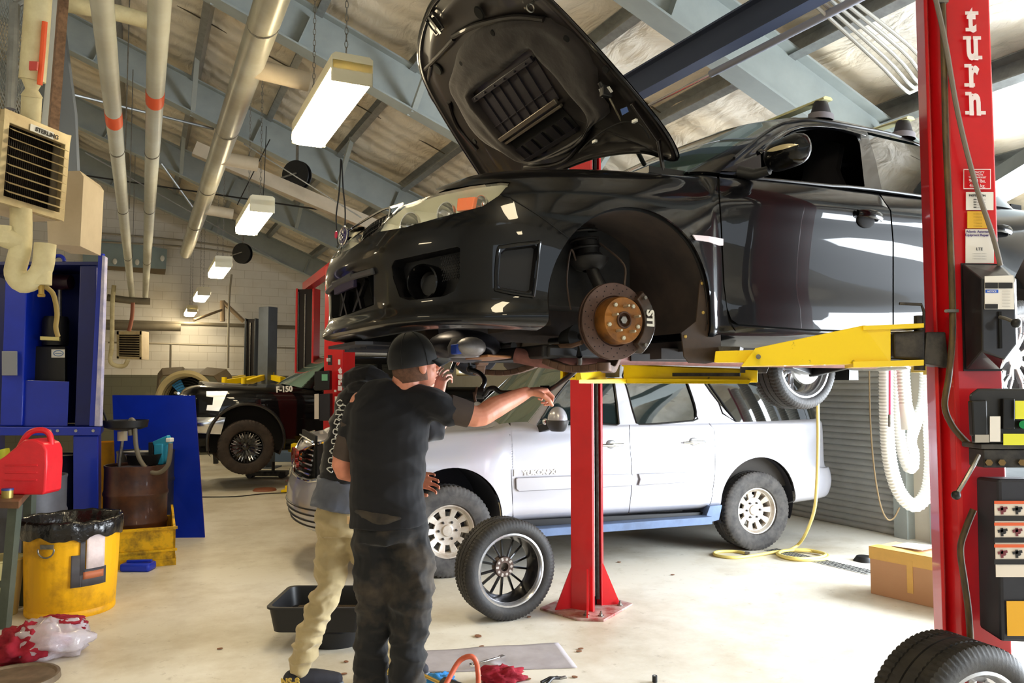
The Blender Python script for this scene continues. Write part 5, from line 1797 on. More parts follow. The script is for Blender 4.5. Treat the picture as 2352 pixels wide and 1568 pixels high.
for nm, W in (('front_door_glass', W1), ('rear_door_glass', W2), ('quarter_glass', W3)):
    panel(_sg2, nm, M_SGL if nm != 'quarter_glass' else mat('privacy_glass', (16, 18, 18), .03, spec=.7, coat=1), suv, sc_(shrink_poly(W, -6)))
# rubber seals round the windows
BK = bvh_of(SG)
for nm, W in (('window_seal', W1), ('window_seal', W2), ('window_seal', W3)):
    pts = [cast_pix(BK, suv, p.x, p.y, .0)[0] for p in smooth_path([V((x, y, 0)) for x, y in shrink_poly(W, 1)], 2, closed=True)]
    pts = [p for p in pts if p is not None]
    if len(pts) > 4:
        both_o = MB().tube(pts, .009, 5, closed=True).build(nm, M_TRIMB, suv)
        both(both_o)
# interior
mb = MB().box((-2.2, 0, .85), (3.2, 1.7, .5)).box((-.95, 0, 1.22), (.3, 1.6, .16))
mb.build('cabin_interior', mat('suv_interior', (52, 48, 44), .8), suv, smooth=False)
M_TAN = mat('seat_tan', (150, 138, 122), .7)
for u in (-1.75, -2.65):
    for v in (.45, -.45):
        mb = MB().bar((u, v, 1.0), (u - .14, v, 1.48), .46, .14, up=(1, 0, 0)).bar((u - .15, v, 1.50), (u - .17, v, 1.66), .24, .09, up=(1, 0, 0))
        mb.build('seat', M_TAN if u > -2 else mat('suv_interior', (52, 48, 44), .8), suv, bevel=.04)
# arch liners and wheels
for cu in (-.02, -3.17):
    rows = [[V((cu + .45 * cos(a), v, .47 + .45 * sin(a))) for v in (.25, .6, .93)] for a in [radians(-25 + 230 * i / 30) for i in range(31)]]
    mb = MB().grid(rows).add([r[0] for r in rows], [tuple(range(31))])
    both(mb.build('arch_liner', mat('suv_liner', (58, 58, 66), .8), suv, ang=60))


def rim_poly(parent, loc, s, R, m, kind):
    def mv(mb):
        mb.v = [tuple(V((v[0], v[1] * s, v[2])) + V(loc)) for v in mb.v]
        return mb
    rim = MB().lathe([(R, -.10), (R + .01, -.115), (R - .03, -.09), (R - .045, -.02), (R - .04, .06), (R - .018, .088), (R - .008, .105), (R + .006, .106), (R, .09)], axis=(0, 1, 0), n=64)
    mv(rim).build('rim', m, parent)
    return mv


def suv_wheel(root, loc, s):
    t = MB(); tire_mesh(t, .385, .26, .222, groove=4, block=60, depth=.010)
    t.v = [tuple(V((v[0], v[1] * s, v[2])) + V(loc)) for v in t.v]
    w = t.build('wheel', mat('suv_tyre', (46, 44, 44), .7, noise_amt=.6, noise_scale=12, col2=(92, 88, 84)), root, ang=30)
    m = mat('suv_alloy', (208, 202, 192), .35, .4, noise_amt=.6, noise_scale=10, col2=(150, 124, 100))
    mv = rim_poly(w, loc, s, .222, m, 0)
    disc = MB()
    # face with ten windows: inner plate, outer ring, ten blocks between
    disc.lathe([(.0, .060), (.045, .060), (.05, .048), (.10, .046), (.122, .052), (.124, .03), (.0, .02)], axis=(0, 1, 0), n=60)
    disc.lathe([(.184, .03), (.186, .072), (.206, .082), (.214, .07), (.212, .03)], axis=(0, 1, 0), n=60)
    for k in range(10):
        a = 2 * pi * k / 10
        for r0, r1, w0, w1 in ((.115, .19, .040, .062),):
            d = V((cos(a), 0, sin(a))); x = V((-sin(a), 0, cos(a)))
            y = V((0, 1, 0))
            pts = [d * r0 + x * w0 / 2 + y * .050, d * r1 + x * w1 / 2 + y * .072, d * r1 - x * w1 / 2 + y * .072, d * r0 - x * w0 / 2 + y * .050]
            disc.prism(pts, V((0, -.03, 0)))
    mv(disc).build('wheel_face', m, w, bevel=.003)
    nb = MB()
    for k in range(6):
        a = 2 * pi * k / 6
        nb.lathe([(0, .064), (.010, .062), (.012, .045)], o=(.078 * cos(a), 0, .078 * sin(a)), axis=(0, 1, 0), n=6)
    mv(nb).build('wheel_nuts', mat('nut_dark', (50, 46, 44), .5, .4), w, smooth=False)
    br = MB().lathe([(.0, -.03), (.15, -.03), (.15, -.02), (0, -.02)], axis=(0, 1, 0), n=30)
    mv(br).build('brake_rotor', M_STEEL, w)
    return w


for (u, w) in ((.0, .385), (-3.15, .385)):
    for s in (1, -1):
        suv_wheel(suv, (u, .86 * s, w), s)
# running board, mouldings, handles, mirror, letters, grille
M_RB = mat('running_board', (96, 116, 150), .5, .2, noise_amt=.4, noise_scale=6, col2=(60, 66, 80))
rb = MB().prof((-.50, .99, .31), (-2.55, .99, .31), [(-.09, 0), (.05, -.0), (.09, .02), (.09, .05), (.04, .07), (-.09, .07)]).build('running_board', M_RB, suv, bevel=.004)
both(rb)
both(MB().prism([(-2.5, 1.0, .30), (-2.68, 1.0, .33), (-2.72, 1.0, .47), (-2.58, 1.0, .47)], (0, -.12, 0)).build('board_end', M_RB, suv, bevel=.004))
both(MB().prism([(-.5, .93, .44), (-2.62, .93, .40), (-2.62, .93, .36), (-.5, .93, .36)], (0, -.10, 0)).build('rocker', M_TRIMB, suv, smooth=False))


def on(px, py, off=.0):
    return cast_pix(BS, suv, px, py, off)[0]


for Pm in ([(1183, 1100), (1187, 1096), (1448, 1087), (1451, 1092), (1451, 1110), (1447, 1115), (1190, 1128), (1184, 1122)], [(1464, 1087), (1622, 1082), (1628, 1088), (1624, 1104), (1464, 1114), (1468, 1100)]):
    q = [on(x, y, .006) for x, y in Pm]
    both(MB().prism(q, V((0, .016, 0))).build('door_moulding', P_SIL, suv, bevel=.006))
for (x, y) in ((1403, 1021), (1593, 1015)):
    c = on(x, y)
    both(MB().ball(c + V((0, -.004, 0)), (.055, .014, .045), 18, 10).build('handle_cup', mat('cup_shade', (150, 150, 152), .3, .6), suv))
    rows = [[c + V((.125 - .25 * f, .022 + .02 * sin(pi * f) + .01 * cos(a), .0 + .018 * (1 - .35 * abs(2 * f - 1)) * sin(a))) for a in [2 * pi * k / 10 for k in range(10)]] for f in [i / 8 for i in range(9)]]
    both(MB().grid(rows, closed=True).add(rows[0], [tuple(range(10))]).add(rows[-1], [tuple(range(10))]).build('door_handle', M_CHROME, suv))
mc = V((-.93, 1.13, 1.33))
mr = MB().ball(mc + V((0, 0, -.01)), (.08, .12, .115), 24, 16)
mr.v = [(x, y, max(z, 1.315)) for x, y, z in mr.v]
m_ = mr.build('wing_mirror', P_SIL, suv)
mr = MB().ball(mc + V((0, 0, -.015)), (.09, .13, .12), 24, 16)
mr.v = [(x, y, min(max(z, 1.22), 1.318)) for x, y, z in mr.v]
mr.build('mirror_shell', mat('mirror_lower', (48, 46, 46), .5), m_)
MB().ball(mc + V((.07, -.105, -.03)), (.03, .02, .03), 10, 8).build('mirror_lamp', M_CHROME, m_)
MB().bar(mc + V((.02, -.08, -.06)), (-.85, .90, 1.23), .07, .07).build('mirror_arm', M_BLACK, m_, bevel=.01)
both(m_)
# belt line strip in warm reflection is a chrome-less seal
for a, b in (((1236, 990), (1424, 978)), ((1462, 977), (1597, 969)), ((1690, 970), (1900, 971))):
    pass
# lettering on the door
Mi = (Matrix.Translation(suv.location) @ suv.rotation_euler.to_matrix().to_4x4()).inverted()
p = on(1200, 1091, .004); p2 = on(1284, 1087, .004)
tx = text_mesh('YUKON XL', (p2 - p).length / 8 * 1.62, .004, .004, 'LEFT', 1.0)
wd = max(v.co.x for v in tx.vertices)
M_ = mtx(p, (p2 - p), (0, 0, 1)) @ Matrix.Diagonal(((p2 - p).length / wd, .8, 1, 1))
tx.transform(M_)
finish(tx, 'model_lettering', M_CHROME, suv, smooth=False)
q = [on(x, y, .004) for x, y in ((1180, 1078), (1188, 1078), (1188, 1093), (1180, 1093))]
MB().prism(q, V((0, .003, 0))).build('flag_badge', M_CHROME, suv, smooth=False)
# grille opening: chrome bars, letters
_g = [on(x, y, -.05) for x, y in shrink_poly(GRS, -3)]
_g = [p for p in _g if p is not None]
bars = MB()
ctr = V((1.15, .0, .93))
for k in range(12):
    z = .70 + .040 * k
    pts = []
    for j in range(13):
        v = -.52 + .52 * 2 * j / 12
        uu = LS.ev(abs(v) / .36 if abs(v) < .36 else 1 + (abs(v) - .36) / .30, 3.0 + (z - .70) / .14 * 1.0).x if z < 1.12 else 1.12
        pts.append(V((uu - .03, v, z)))
    bars.tube(pts, .010, 6)
gr = bars.build('grille_bars', M_CHROME, suv)
MB().box((1.06, 0, .93), (.02, 1.1, .52)).build('grille_back', M_GAP, suv, smooth=False)
ring = [on(x, y, .008) for x, y in dens(GRS, 2)]
ring = [p for p in ring if p is not None]
both(MB().tube(smooth_path(ring, 2, closed=True), .016, 8, closed=True).build('grille_surround', M_CHROME, suv))
tx = text_mesh('GMC', .20, .012, .010, 'CENTER', 1.0)
tx.transform(Matrix.Translation((1.185, 0, .90)) @ Matrix.Rotation(pi / 2, 4, 'Z') @ Matrix.Rotation(pi / 2, 4, 'X') @ Matrix.Diagonal((1.15, 1, 1, 1)))
finish(tx, 'grille_letters', mat('letter_red', (150, 40, 30), .25, .5, coat=1), gr, smooth=False)
hp_ = [on(x, y, .004) for x, y in ((770, 1010), (800, 1000), (810, 1040), (775, 1050))]
if all(p is not None for p in hp_):
    both(MB().prism(hp_, V((-.02, -.01, 0))).build('headlight', M_REFL, suv, bevel=.004))
mb = MB()
for k in range(4):
    mb.tube([LS.ev(a * .4, 1.15 + .35 * k) + V((.004, 0, 0)) for a in range(8)], .008, 5)
both(mb.build('lower_grille', M_BLACK, suv))
both(MB().tube([p for p in [on(x, y) for x, y in ((1171, 997), (1174, 1080), (1177, 1150), (1179, 1185))] if p is not None], .003, 4).build('door_gap', M_GAP, suv))
for o in (SS, SG, _rf, _ws, _sg2):
    bpy.data.objects.remove(o)
# ============================================================ BLACK PICKUP ON THE FAR RED LIFT
pick = thing('black_pickup', 'black pickup truck with big off-road tyres on the far lift at left', 'truck', (-4.52, 13.05, .25), pi + BANG)
NT = [(.42, .14), (.50, .04), (.66, .02), (.80, .0), (.95, .03), (1.08, .04), (1.22, .06), (1.34, .16), (1.38, .34)]
TT = [(.42, .12), (.50, .02), (.66, .012), (.82, .01), (.98, .0), (1.10, .0), (1.22, .02), (1.30, .06), (1.34, .16)]
GT = [st(.98, 0, 0, NT), st(.97, .4, 6, NT), st(.92, .75, 22, NT), st(.80, .93, 55, NT), st(.62, .985, 80, NT), st(0, 1.0, 90, TT), st(-.6, .99, 90, TT), st(-1.5, .99, 90, TT), st(-3, .99, 90, TT), st(-4.3, .99, 90, TT),
      st(-4.6, .9, 140, TT), st(-4.65, 0, 180, TT)]
LT = Loft(GT)
ST = shell_obj(LT.patch(0, 11, 0, 8, 110, 32), .012, 'st')
_f = LT.patch(0, 11, 0, 8, 110, 32)
_m = MB().grid(_f).grid([[V((p.x, -p.y, p.z)) for p in r] for r in _f][::-1])
BT = BVHTree.FromPolygons(_m.v, _m.f)
tc_ = lambda P, e=0: pix_cutter(shrink_poly(P, e) if e else P, pick, 5, 30)
ATF = lambda: uw_cutter(arch_poly(-.0, .52, .56, .0), .3)
HLT = [(474, 898), (523, 898), (516, 915), (503, 944), (474, 942), (476, 930), (488, 930), (490, 912), (474, 910)]
BMT = [(430, 958), (518, 958), (507, 997), (430, 994)]
panel(ST, 'cab_body', P_BLK, pick, None, [ATF(), tc_(HLT), tc_(BMT), uw_cutter(arch_poly(-3.5, .52, .54, .0), .3)], mirror='join')
panel(ST, 'headlight', mat('truck_lamp', (235, 232, 220), .2, .3, emit=(255, 250, 235), estr=.25, coat=1), pick, tc_(HLT))
panel(ST, 'chrome_bumper', M_CHROME, pick, tc_(BMT), mirror='join')
MB().box((-.8, 0, .8), (2.9, 1.7, .9)).build('engine_bay', M_GAP, pick, smooth=False)
rows = []
for i in range(19):
    e = LT.ev(i / 18 * 6.0, 8)
    rows.append([V((e.x + (min(.66, e.x) - e.x) * g if e.x > .66 else e.x, e.y * (1 - g), e.z + .06 * (1 - (1 - g) ** 2.2))) for g in [j / 6 for j in range(7)]])
MB().grid(rows).grid([[V((p.x, -p.y, p.z)) for p in r] for r in rows][::-1]).build('bonnet', P_BLK, pick, ang=60)
KT = [
    [(-.62, 0, 1.40), (-.95, 0, 1.62), (-1.28, 0, 1.84), (-1.5, 0, 1.90), (-2.2, 0, 1.93)],
    [(-.68, .6, 1.38), (-1.0, .55, 1.61), (-1.32, .5, 1.83), (-1.52, .45, 1.89), (-2.2, 0, 1.93)],
    [(-.88, .90, 1.33), (-1.13, .83, 1.59), (-1.42, .73, 1.80), (-1.6, .66, 1.87), (-2.2, 0, 1.93)],
    [(-1.2, .94, 1.32), (-1.38, .86, 1.58), (-1.56, .77, 1.80), (-1.7, .69, 1.87), (-2.2, 0, 1.93)],
    [(-2.2, .94, 1.32), (-2.2, .86, 1.58), (-2.2, .78, 1.80), (-2.2, .7, 1.87), (-2.2, 0, 1.93)],
    [(-3.0, .93, 1.32), (-2.96, .85, 1.58), (-2.9, .76, 1.80), (-2.8, .69, 1.87), (-2.2, 0, 1.93)],
    [(-3.12, .5, 1.32), (-3.08, .5, 1.58), (-3.0, .45, 1.80), (-2.9, .4, 1.87), (-2.2, 0, 1.93)],
    [(-3.12, 0, 1.32), (-3.08, 0, 1.58), (-3.0, 0, 1.80), (-2.9, 0, 1.87), (-2.2, 0, 1.93)],
]
LG = Loft(KT)
_a = shell_obj(LG.patch(0, 1.9, 0, 2.2, 16, 12), .006, 'a')
panel(_a, 'windshield', mat('truck_glass', (110, 140, 130), .05, spec=.8, coat=1), pick, None, mirror='join')
_b = shell_obj(LG.patch(1.85, 7, 0, 2.2, 60, 12), .012, 'b')
WT = uw_cutter([(-1.15, 1.36), (-1.45, 1.62), (-1.62, 1.74), (-2.1, 1.74), (-2.1, 1.36)], .2)
WT2 = uw_cutter([(-2.18, 1.36), (-2.18, 1.74), (-2.75, 1.74), (-2.85, 1.36)], .2)
panel(_b, 'cab_frame', P_BLK, pick, None, [WT, WT2])
_c = shell_obj(LG.patch(0, 7, 2.1, 4, 50, 12), .012, 'c')
panel(_c, 'roof', P_BLK, pick, None, mirror='join')
_d = shell_obj(Loft([[V((p[0], p[1] * .985, p[2])) for p in r] for r in KT]).patch(1.9, 5.2, 0, 2.1, 40, 10), .004, 'd')
panel(_d, 'side_glass', M_GLASS, pick, None)
for o in (ST, _a, _b, _c, _d):
    bpy.data.objects.remove(o)
# flare lip
both(MB().tube([(.0 + .565 * cos(a), 1.0, .52 + .565 * sin(a)) for a in [radians(-14 + 208 * i / 40) for i in range(41)]], .028, 8).build('fender_flare', mat('flare_black', (24, 22, 24), .3, coat=.6), pick))
rows = [[V((.0 + .56 * cos(a), v, .52 + .56 * sin(a))) for v in (.25, .6, .97)] for a in [radians(-25 + 230 * i / 30) for i in range(31)]]
both(MB().grid(rows).add([r[0] for r in rows], [tuple(range(31))]).build('arch_liner', M_LINER, pick, ang=60))
q = lambda x, y, o=0: cast_pix(BT, pick, x, y, o)[0]
# grille bars at the nose and lower black valance
mb = MB()
for k in range(4):
    z = .98 + .09 * k
    mb.tube([(.985 - .05 * v * v, v, z) for v in [-.62 + .124 * j for j in range(11)]], .022, 8)
mb.build('grille_bars', M_CHROME, pick)
MB().box((.90, 0, .46), (.2, 1.7, .26)).build('front_valance', M_BLACK, pick, bevel=.04)
MB().prism([(1.0, -.36, .70), (1.0, .36, .70), (1.0, .36, .84), (1.0, -.36, .84)], (.012, 0, 0)).build('bumper_opening', M_GAP, pick, smooth=False)
both(MB().tube([(.96, .62, .74), (.975, .62, .741)], .05, 16).build('fog_lamp', M_GLASS, pick))
a_, b_ = q(634, 901, .006), q(672, 899, .006)
if a_ and b_:
    tx = text_mesh('F-150', .16, .006, .006, 'LEFT'); wd = max(v.co.x for v in tx.vertices)
    tx.transform(mtx(a_, b_ - a_, (0, 0, 1)) @ Matrix.Diagonal(((b_ - a_).length / wd, .8, 1, 1)))
    finish(tx, 'model_lettering', M_WHITE, pick, smooth=False)
MB().box((-1.12, 1.12, 1.42), (.14, .22, .26)).bar((-1.1, 1.02, 1.33), (-1.05, .92, 1.33), .1, .08).build('wing_mirror', M_BLACK, pick, bevel=.03)


def truck_wheel(loc, s):
    t = MB(); tire_mesh(t, .42, .30, .255, groove=3, block=46, depth=.016)
    t.v = [tuple(V((v[0], v[1] * s, v[2])) + V(loc)) for v in t.v]
    w = t.build('wheel', mat('truck_tyre', (40, 34, 32), .75, noise_amt=.6, noise_scale=10, col2=(72, 60, 54)), pick, ang=30)
    m = mat('black_alloy', (22, 22, 24), .25, .3, coat=.8)
    mv = rim_poly(w, loc, s, .255, m, 0)
    sp = MB()
    for k in range(8):
        a = 2 * pi * k / 8
        for e in (-.16, .16):
            p0 = V((.05 * cos(a), .05, .05 * sin(a))); p1 = V((.14 * cos(a + e * 1.3), .075, .14 * sin(a + e * 1.3))); p2 = V((.24 * cos(a + e * .6), .09, .24 * sin(a + e * .6)))
            sp.bar(p0, p1, .030, .022, up=(0, 1, 0)).bar(p1, p2, .026, .022, up=(0, 1, 0))
    sp.lathe([(0, .075), (.035, .075), (.06, .06), (.075, .03), (0, .03)], axis=(0, 1, 0), n=24)
    mv(sp).build('spokes', m, w, bevel=.004)
    hl = MB()
    for k in range(8):
        a = 2 * pi * k / 8 + pi / 8
        for e in (-.10, .10):
            hl.bar(V((.15 * cos(a + e * 1.4), .082, .15 * sin(a + e * 1.4))), V((.225 * cos(a + e), .098, .225 * sin(a + e))), .007, .006, up=(0, 1, 0))
    mv(hl).build('milled_accent', M_CHROME, w, smooth=False)
    bk = MB().lathe([(0, -.02), (.19, -.02), (.19, -.01), (0, -.01)], axis=(0, 1, 0), n=30)
    mv(bk).build('brake_rotor', M_STEEL, w)


for u in (0, -3.5):
    for s in (1, -1):
        truck_wheel((u, .87 * s, .42), s)
MB().bar((.2, 0, .42), (-.2, 0, .42), .9, .2).bar((.1, .45, .40), (-3.9, .45, .46), .1, .16).bar((.1, -.45, .40), (-3.9, -.45, .46), .1, .16).tube([(0, -.75, .42), (0, .75, .42)], .06, 12).build('chassis', M_UND, pick, smooth=False)

# --- second red lift around the pickup
L2N, L2F = V((-2.42, 11.0, 0)), V((-3.56, 13.62, 0))
lift2 = thing('two_post_lift', 'smaller looking red lift in the background holding the black pickup', 'car lift', (L2N + L2F) / 2)
c3, _ = column(lift2, L2F, radians(-10), .26, .34, 3.30, root=lift2)
c4, P4 = column(lift2, L2N, radians(150), .26, .34, 3.30, root=lift2)
ee = (L2F - L2N).normalized() * .2
MB().bar(L2N - ee + V((0, 0, 3.36)), L2F + ee + V((0, 0, 3.36)), .14, .14).loc(lift2).build('overhead_beam', M_RED, lift2, smooth=False)
for b_ in (L2N, L2F):
    MB().box(b_ + V((0, 0, .01)), (.55, .5, .02)).loc(lift2).build('base_plate', M_PLATE, lift2, smooth=False)
# far column shows its open side: rails are in the column; near column carries a power unit and vertical lettering
YL = 10.78
def B2(pts, Y=YL): return [at(x, y, Y) for x, y in pts]
MB().prism(B2([(722, 853), (757, 850), (757, 895), (722, 897)], 10.72), V((0, .14, 0))).loc(lift2).build('power_unit_motor', M_BLACK, c4, smooth=False, bevel=.01)
MB().prism(B2([(733, 905), (758, 903), (758, 966), (733, 966)], 10.70), V((0, .16, 0))).loc(lift2).build('oil_tank', mat('tank_black', (30, 30, 40), .45), c4, smooth=False, bevel=.01)
MB().prism(B2([(722, 905), (732, 904), (732, 962), (722, 962)], 10.69), V((0, .01, 0))).loc(lift2).build('safety_decal', mat('decal_cream', (226, 216, 206), .5), c4, smooth=False)
MB().prism(B2([(739, 859), (752, 859), (752, 874), (739, 874)], 10.70), V((0, .01, 0))).loc(lift2).build('motor_label', mat('label_green', (120, 190, 150), .5), c4, smooth=False)
for y0, y1, x0 in ((815, 838, 753), (822, 830, 750)):
    MB().prism(B2([(x0, y0), (x0 + 9, y0), (x0 + 9, y1), (x0, y1)], 10.72), V((0, .03, 0))).loc(lift2).build('limit_switch', M_WHITE if x0 == 750 else M_BLACK, c4, smooth=False)
for x, y, w_, h_ in ((775, 910, 12, 14), (779, 825, 5, 12), (770, 895, 5, 5)):
    MB().prism(B2([(x - w_ / 2 * 1, y), (x + w_ / 2, y), (x + w_ / 2, y + h_), (x - w_ / 2, y + h_)], 10.76), V((0, .004, 0))).loc(lift2).build('decal', M_DW, c4, smooth=False)
for i, ch in enumerate('turn'):
    put('lettering', ch, 781, 856 + 13 * i, 12, M_LET, c4, 10.75, offset=.01, root=lift2)
# arms under the pickup
ya = lambda mb, n='swing_arm', m=M_YELLOW: mb.loc(lift2).build(n, m, lift2, smooth=False)
pm = pick.matrix_basis
ya(MB().bar(L2N + V((0, .1, .62)), pm @ V((-.75, .55, .34)), .10, .09).bar(L2N + V((0, .1, .62)), pm @ V((-2.6, .5, .34)), .10, .09))
ya(MB().bar(L2F + V((0, -.1, .62)), pm @ V((-.75, -.45, .34)), .10, .09).bar(L2F + V((0, -.1, .62)), pm @ V((-2.6, -.5, .34)), .10, .09))
ya(MB().box(at(683, 1028, 10.9), (.14, .14, .12)), 'lift_pad')
ya(MB().bar(at(684, 1035, 10.95), at(683, 1090, 10.95), .09, .09, up=(0, 1, 0)), 'arm_post', M_RED)
# --- third lift: two grey posts with yellow arms
g1_, g2_ = at(613, 885, 15.6), at(577, 885, 18.3)
g1_.z = g2_.z = 0
lift3 = thing('two_post_lift', 'grey two post lift with yellow arms against the block wall', 'car lift', (g1_ + g2_) / 2)
M_GP = mat('post_grey', (104, 112, 124), .45, .2, noise_amt=.4, noise_scale=4, col2=(80, 84, 88))
M_GP2 = mat('post_dark', (48, 56, 66), .4, .2)
column(lift3, g1_, radians(150), .24, .27, 3.18, root=lift3, m=M_GP)
column(lift3, g2_, radians(-5), .24, .27, 3.18, root=lift3, m=M_GP2)
MB().box(g1_ + V((0, 0, .01)), (.5, .5, .02)).loc(lift3).build('base_plate', M_GP, lift3, smooth=False)
MB().box(g2_ + V((0, 0, .01)), (.5, .5, .02)).loc(lift3).build('base_plate', M_GP2, lift3, smooth=False)
for a, b in (((515, 878, 15.0), (585, 868, 15.6)), ((560, 880, 14.8), (604, 866, 15.5)), ((625, 866, 15.6), (650, 872, 15.0)), ((510, 875, 16.2), (560, 866, 16.8))):
    MB().bar(at(*a), at(*b), .10, .10).loc(lift3).build('swing_arm', M_YELLOW, lift3, smooth=False)
    MB().cyl(at(*a) + V((0, 0, -.03)), at(*a) + V((0, 0, .10)), .05, 12).loc(lift3).build('lift_pad', M_YELLOW, lift3)
# ============================================================ PEOPLE
def remesh(mb, name, m, parent, root, voxel=.008, smooth_it=6, wrinkle=0, wscale=.12, wdir=None, bumps=None):
    """fuse rounded volumes into one continuous surface"""
    mb.loc(root)
    me = bpy.data.meshes.new(name)
    me.from_pydata([tuple(v) for v in mb.v], [], mb.f)
    bm = bmesh.new(); bm.from_mesh(me); bmesh.ops.recalc_face_normals(bm, faces=bm.faces); bm.to_mesh(me); bm.free()
    o = bpy.data.objects.new(name, me); COL.objects.link(o)
    r = o.modifiers.new('r', 'REMESH'); r.mode = 'VOXEL'; r.voxel_size = voxel; r.use_smooth_shade = True
    s = o.modifiers.new('s', 'SMOOTH'); s.iterations = smooth_it; s.factor = .5
    bake(o)
    me = o.data
    if wrinkle:
        # cloth folds: ridged noise stretched across the limb
        nrm = [v.normal.copy() for v in me.vertices]
        for v, n in zip(me.vertices, nrm):
            p = v.co
            sx = 1 / wscale
            q = V((p.x * sx * .55, p.y * sx * .55, p.z * sx * 1.25))
            d = 1 - abs(noise.noise(q)) * 2
            d2 = 1 - abs(noise.noise(q * 2.1 + V((7, 3, 1)))) * 2
            amp = wrinkle
            if bumps:
                amp *= bumps(p)
            v.co = p + n * ((d - .75) * amp + (d2 - .75) * amp * .45)
    for p in me.polygons:
        p.use_smooth = True
    me.materials.clear(); me.materials.append(m)
    me.name = name
    o.parent = parent
    return o


def limb(mb, pts, rs, n=16, k=4):
    """tapered rounded limb through joints"""
    P = smooth_path(pts, k)
    R = []
    m = len(pts)
    for i in range(m - 1):
        for j in range(k):
            t = j / k
            R.append(rs[i] * (1 - t) + rs[i + 1] * t)
    R.append(rs[-1])
    mb.tube(P, R, n)
    mb.ball(P[0], R[0], n, 10)
    mb.ball(P[-1], R[-1], n, 10)
    return mb


def torso(mb, secs, side, n=24):
    """secs: (centre, half width, half depth); side: unit vector across the body (or one per section)"""
    rows = []
    for i, (c, w, d) in enumerate(secs):
        c = V(c)
        s_ = V(side[i] if isinstance(side, list) else side).normalized()
        up = (V(secs[min(i + 1, len(secs) - 1)][0]) - V(secs[max(i - 1, 0)][0])).normalized()
        f_ = up.cross(s_).normalized()
        s2 = f_.cross(up).normalized()
        rows.append([c + s2 * (w * math.copysign(abs(cos(a)) ** .85, cos(a))) + f_ * (d * sin(a)) for a in [2 * pi * k / n for k in range(n)]])
    mb.grid(rows, closed=True)
    mb.add(rows[0], [tuple(range(n))[::-1]]).add(rows[-1], [tuple(range(n))])
    return mb


def hand(mb, wrist, fwd, palm_n, thumb_side, curls, spread=.16, size=1.0, thumb_curl=.5):
    """palm and five jointed fingers. palm_n: the way the palm faces; thumb_side: +1/-1 along fwd x palm_n"""
    fwd = V(fwd).normalized(); pn = V(palm_n); pn = (pn - fwd * pn.dot(fwd)).normalized()
    sd = fwd.cross(pn).normalized() * thumb_side
    W = V(wrist)
    L = .088 * size
    for i in range(4):
        t = (i - 1.5) / 1.5
        b = W + fwd * (L * (1.0 - .06 * abs(t))) - sd * (t * .030 * size)
        mb.tube([W - fwd * .012 - sd * (t * .018 * size), W + fwd * L * .5 - sd * (t * .027 * size), b], [.0165 * size, .0155 * size, .0115 * size], 10)
        mb.ball(b, .0115 * size, 10, 8)
        ln = (.043, .048, .045, .035)[i] * size
        ang = -t * spread
        d = (fwd * cos(ang) + sd * sin(ang)).normalized()
        # finger order: index next to the thumb
        r0 = (.0092, .0095, .009, .0080)[i] * size
        p = b; a = curls[i] * .8
        pts = [p]; rr = [r0 * 1.08]
        for sgm, f in ((ln, 1), (ln * .66, 1.15), (ln * .52, .8)):
            a_ = a
            dd = d * cos(a_) + pn * sin(a_)
            p = p + dd * sgm
            pts.append(p); rr.append(r0 * (1 - .09 * len(pts)))
            a += curls[i] * f
        mb.tube(pts, rr, 10)
        for q, r in zip(pts, rr):
            mb.ball(q, r * 1.03, 10, 8)
    # thumb leaves the side of the palm near its base
    b = W + fwd * .025 * size + sd * .026 * size
    d1 = (fwd * .62 + sd * .70 + pn * .35).normalized()
    p1 = b + d1 * .042 * size
    d2 = (fwd * .9 + sd * .15 + pn * thumb_curl).normalized()
    p2 = p1 + d2 * .034 * size
    d3 = (fwd * .8 - sd * .25 + pn * thumb_curl * 1.4).normalized()
    p3 = p2 + d3 * .027 * size
    mb.tube([b, p1, p2, p3], [.0165 * size, .0125 * size, .0105 * size, .0085 * size], 10)
    for q, r in ((b, .016), (p1, .0125), (p2, .0105), (p3, .0085)):
        mb.ball(q, r * size, 10, 8)
    return mb


def head(mb, c, face, up, s=1.0):
    """skull, jaw, nose and ears about the head centre"""
    f = V(face).normalized(); u = V(up); u = (u - f * u.dot(f)).normalized(); r = f.cross(u)
    def P(a, b, h): return c + f * a * s + r * b * s + u * h * s
    R = Matrix((r, f, u)).transposed()
    def el(ce, rx, ry, rz, n=24, m=16):
        rows = []
        for i in range(m + 1):
            a = pi * i / m; k = max(sin(a), 1e-3)
            rows.append([ce + R @ V((rx * s * k * cos(t), ry * s * k * sin(t), -rz * s * cos(a))) for t in [2 * pi * q / n for q in range(n)]])
        mb.grid(rows, closed=True)
    el(P(-.005, 0, .035), .077, .098, .085)
    el(P(.030, 0, -.035), .060, .066, .078)
    el(P(.058, 0, -.082), .030, .030, .024)
    el(P(.045, 0, -.012), .062, .052, .050)
    for k in (-1, 1):
        el(P(.062, .035 * k, -.030), .024, .020, .020, 10, 8)
        el(P(-.002, .079 * k, -.012), .010, .020, .033, 12, 8)
    mb.tube([P(.088, 0, .012), P(.104, 0, -.012), P(.116, 0, -.030), P(.100, 0, -.040)], [.008 * s, .011 * s, .015 * s, .011 * s], 10)
    el(P(.090, 0, -.062), .024, .014, .010, 10, 8)
    return P, f, u, r


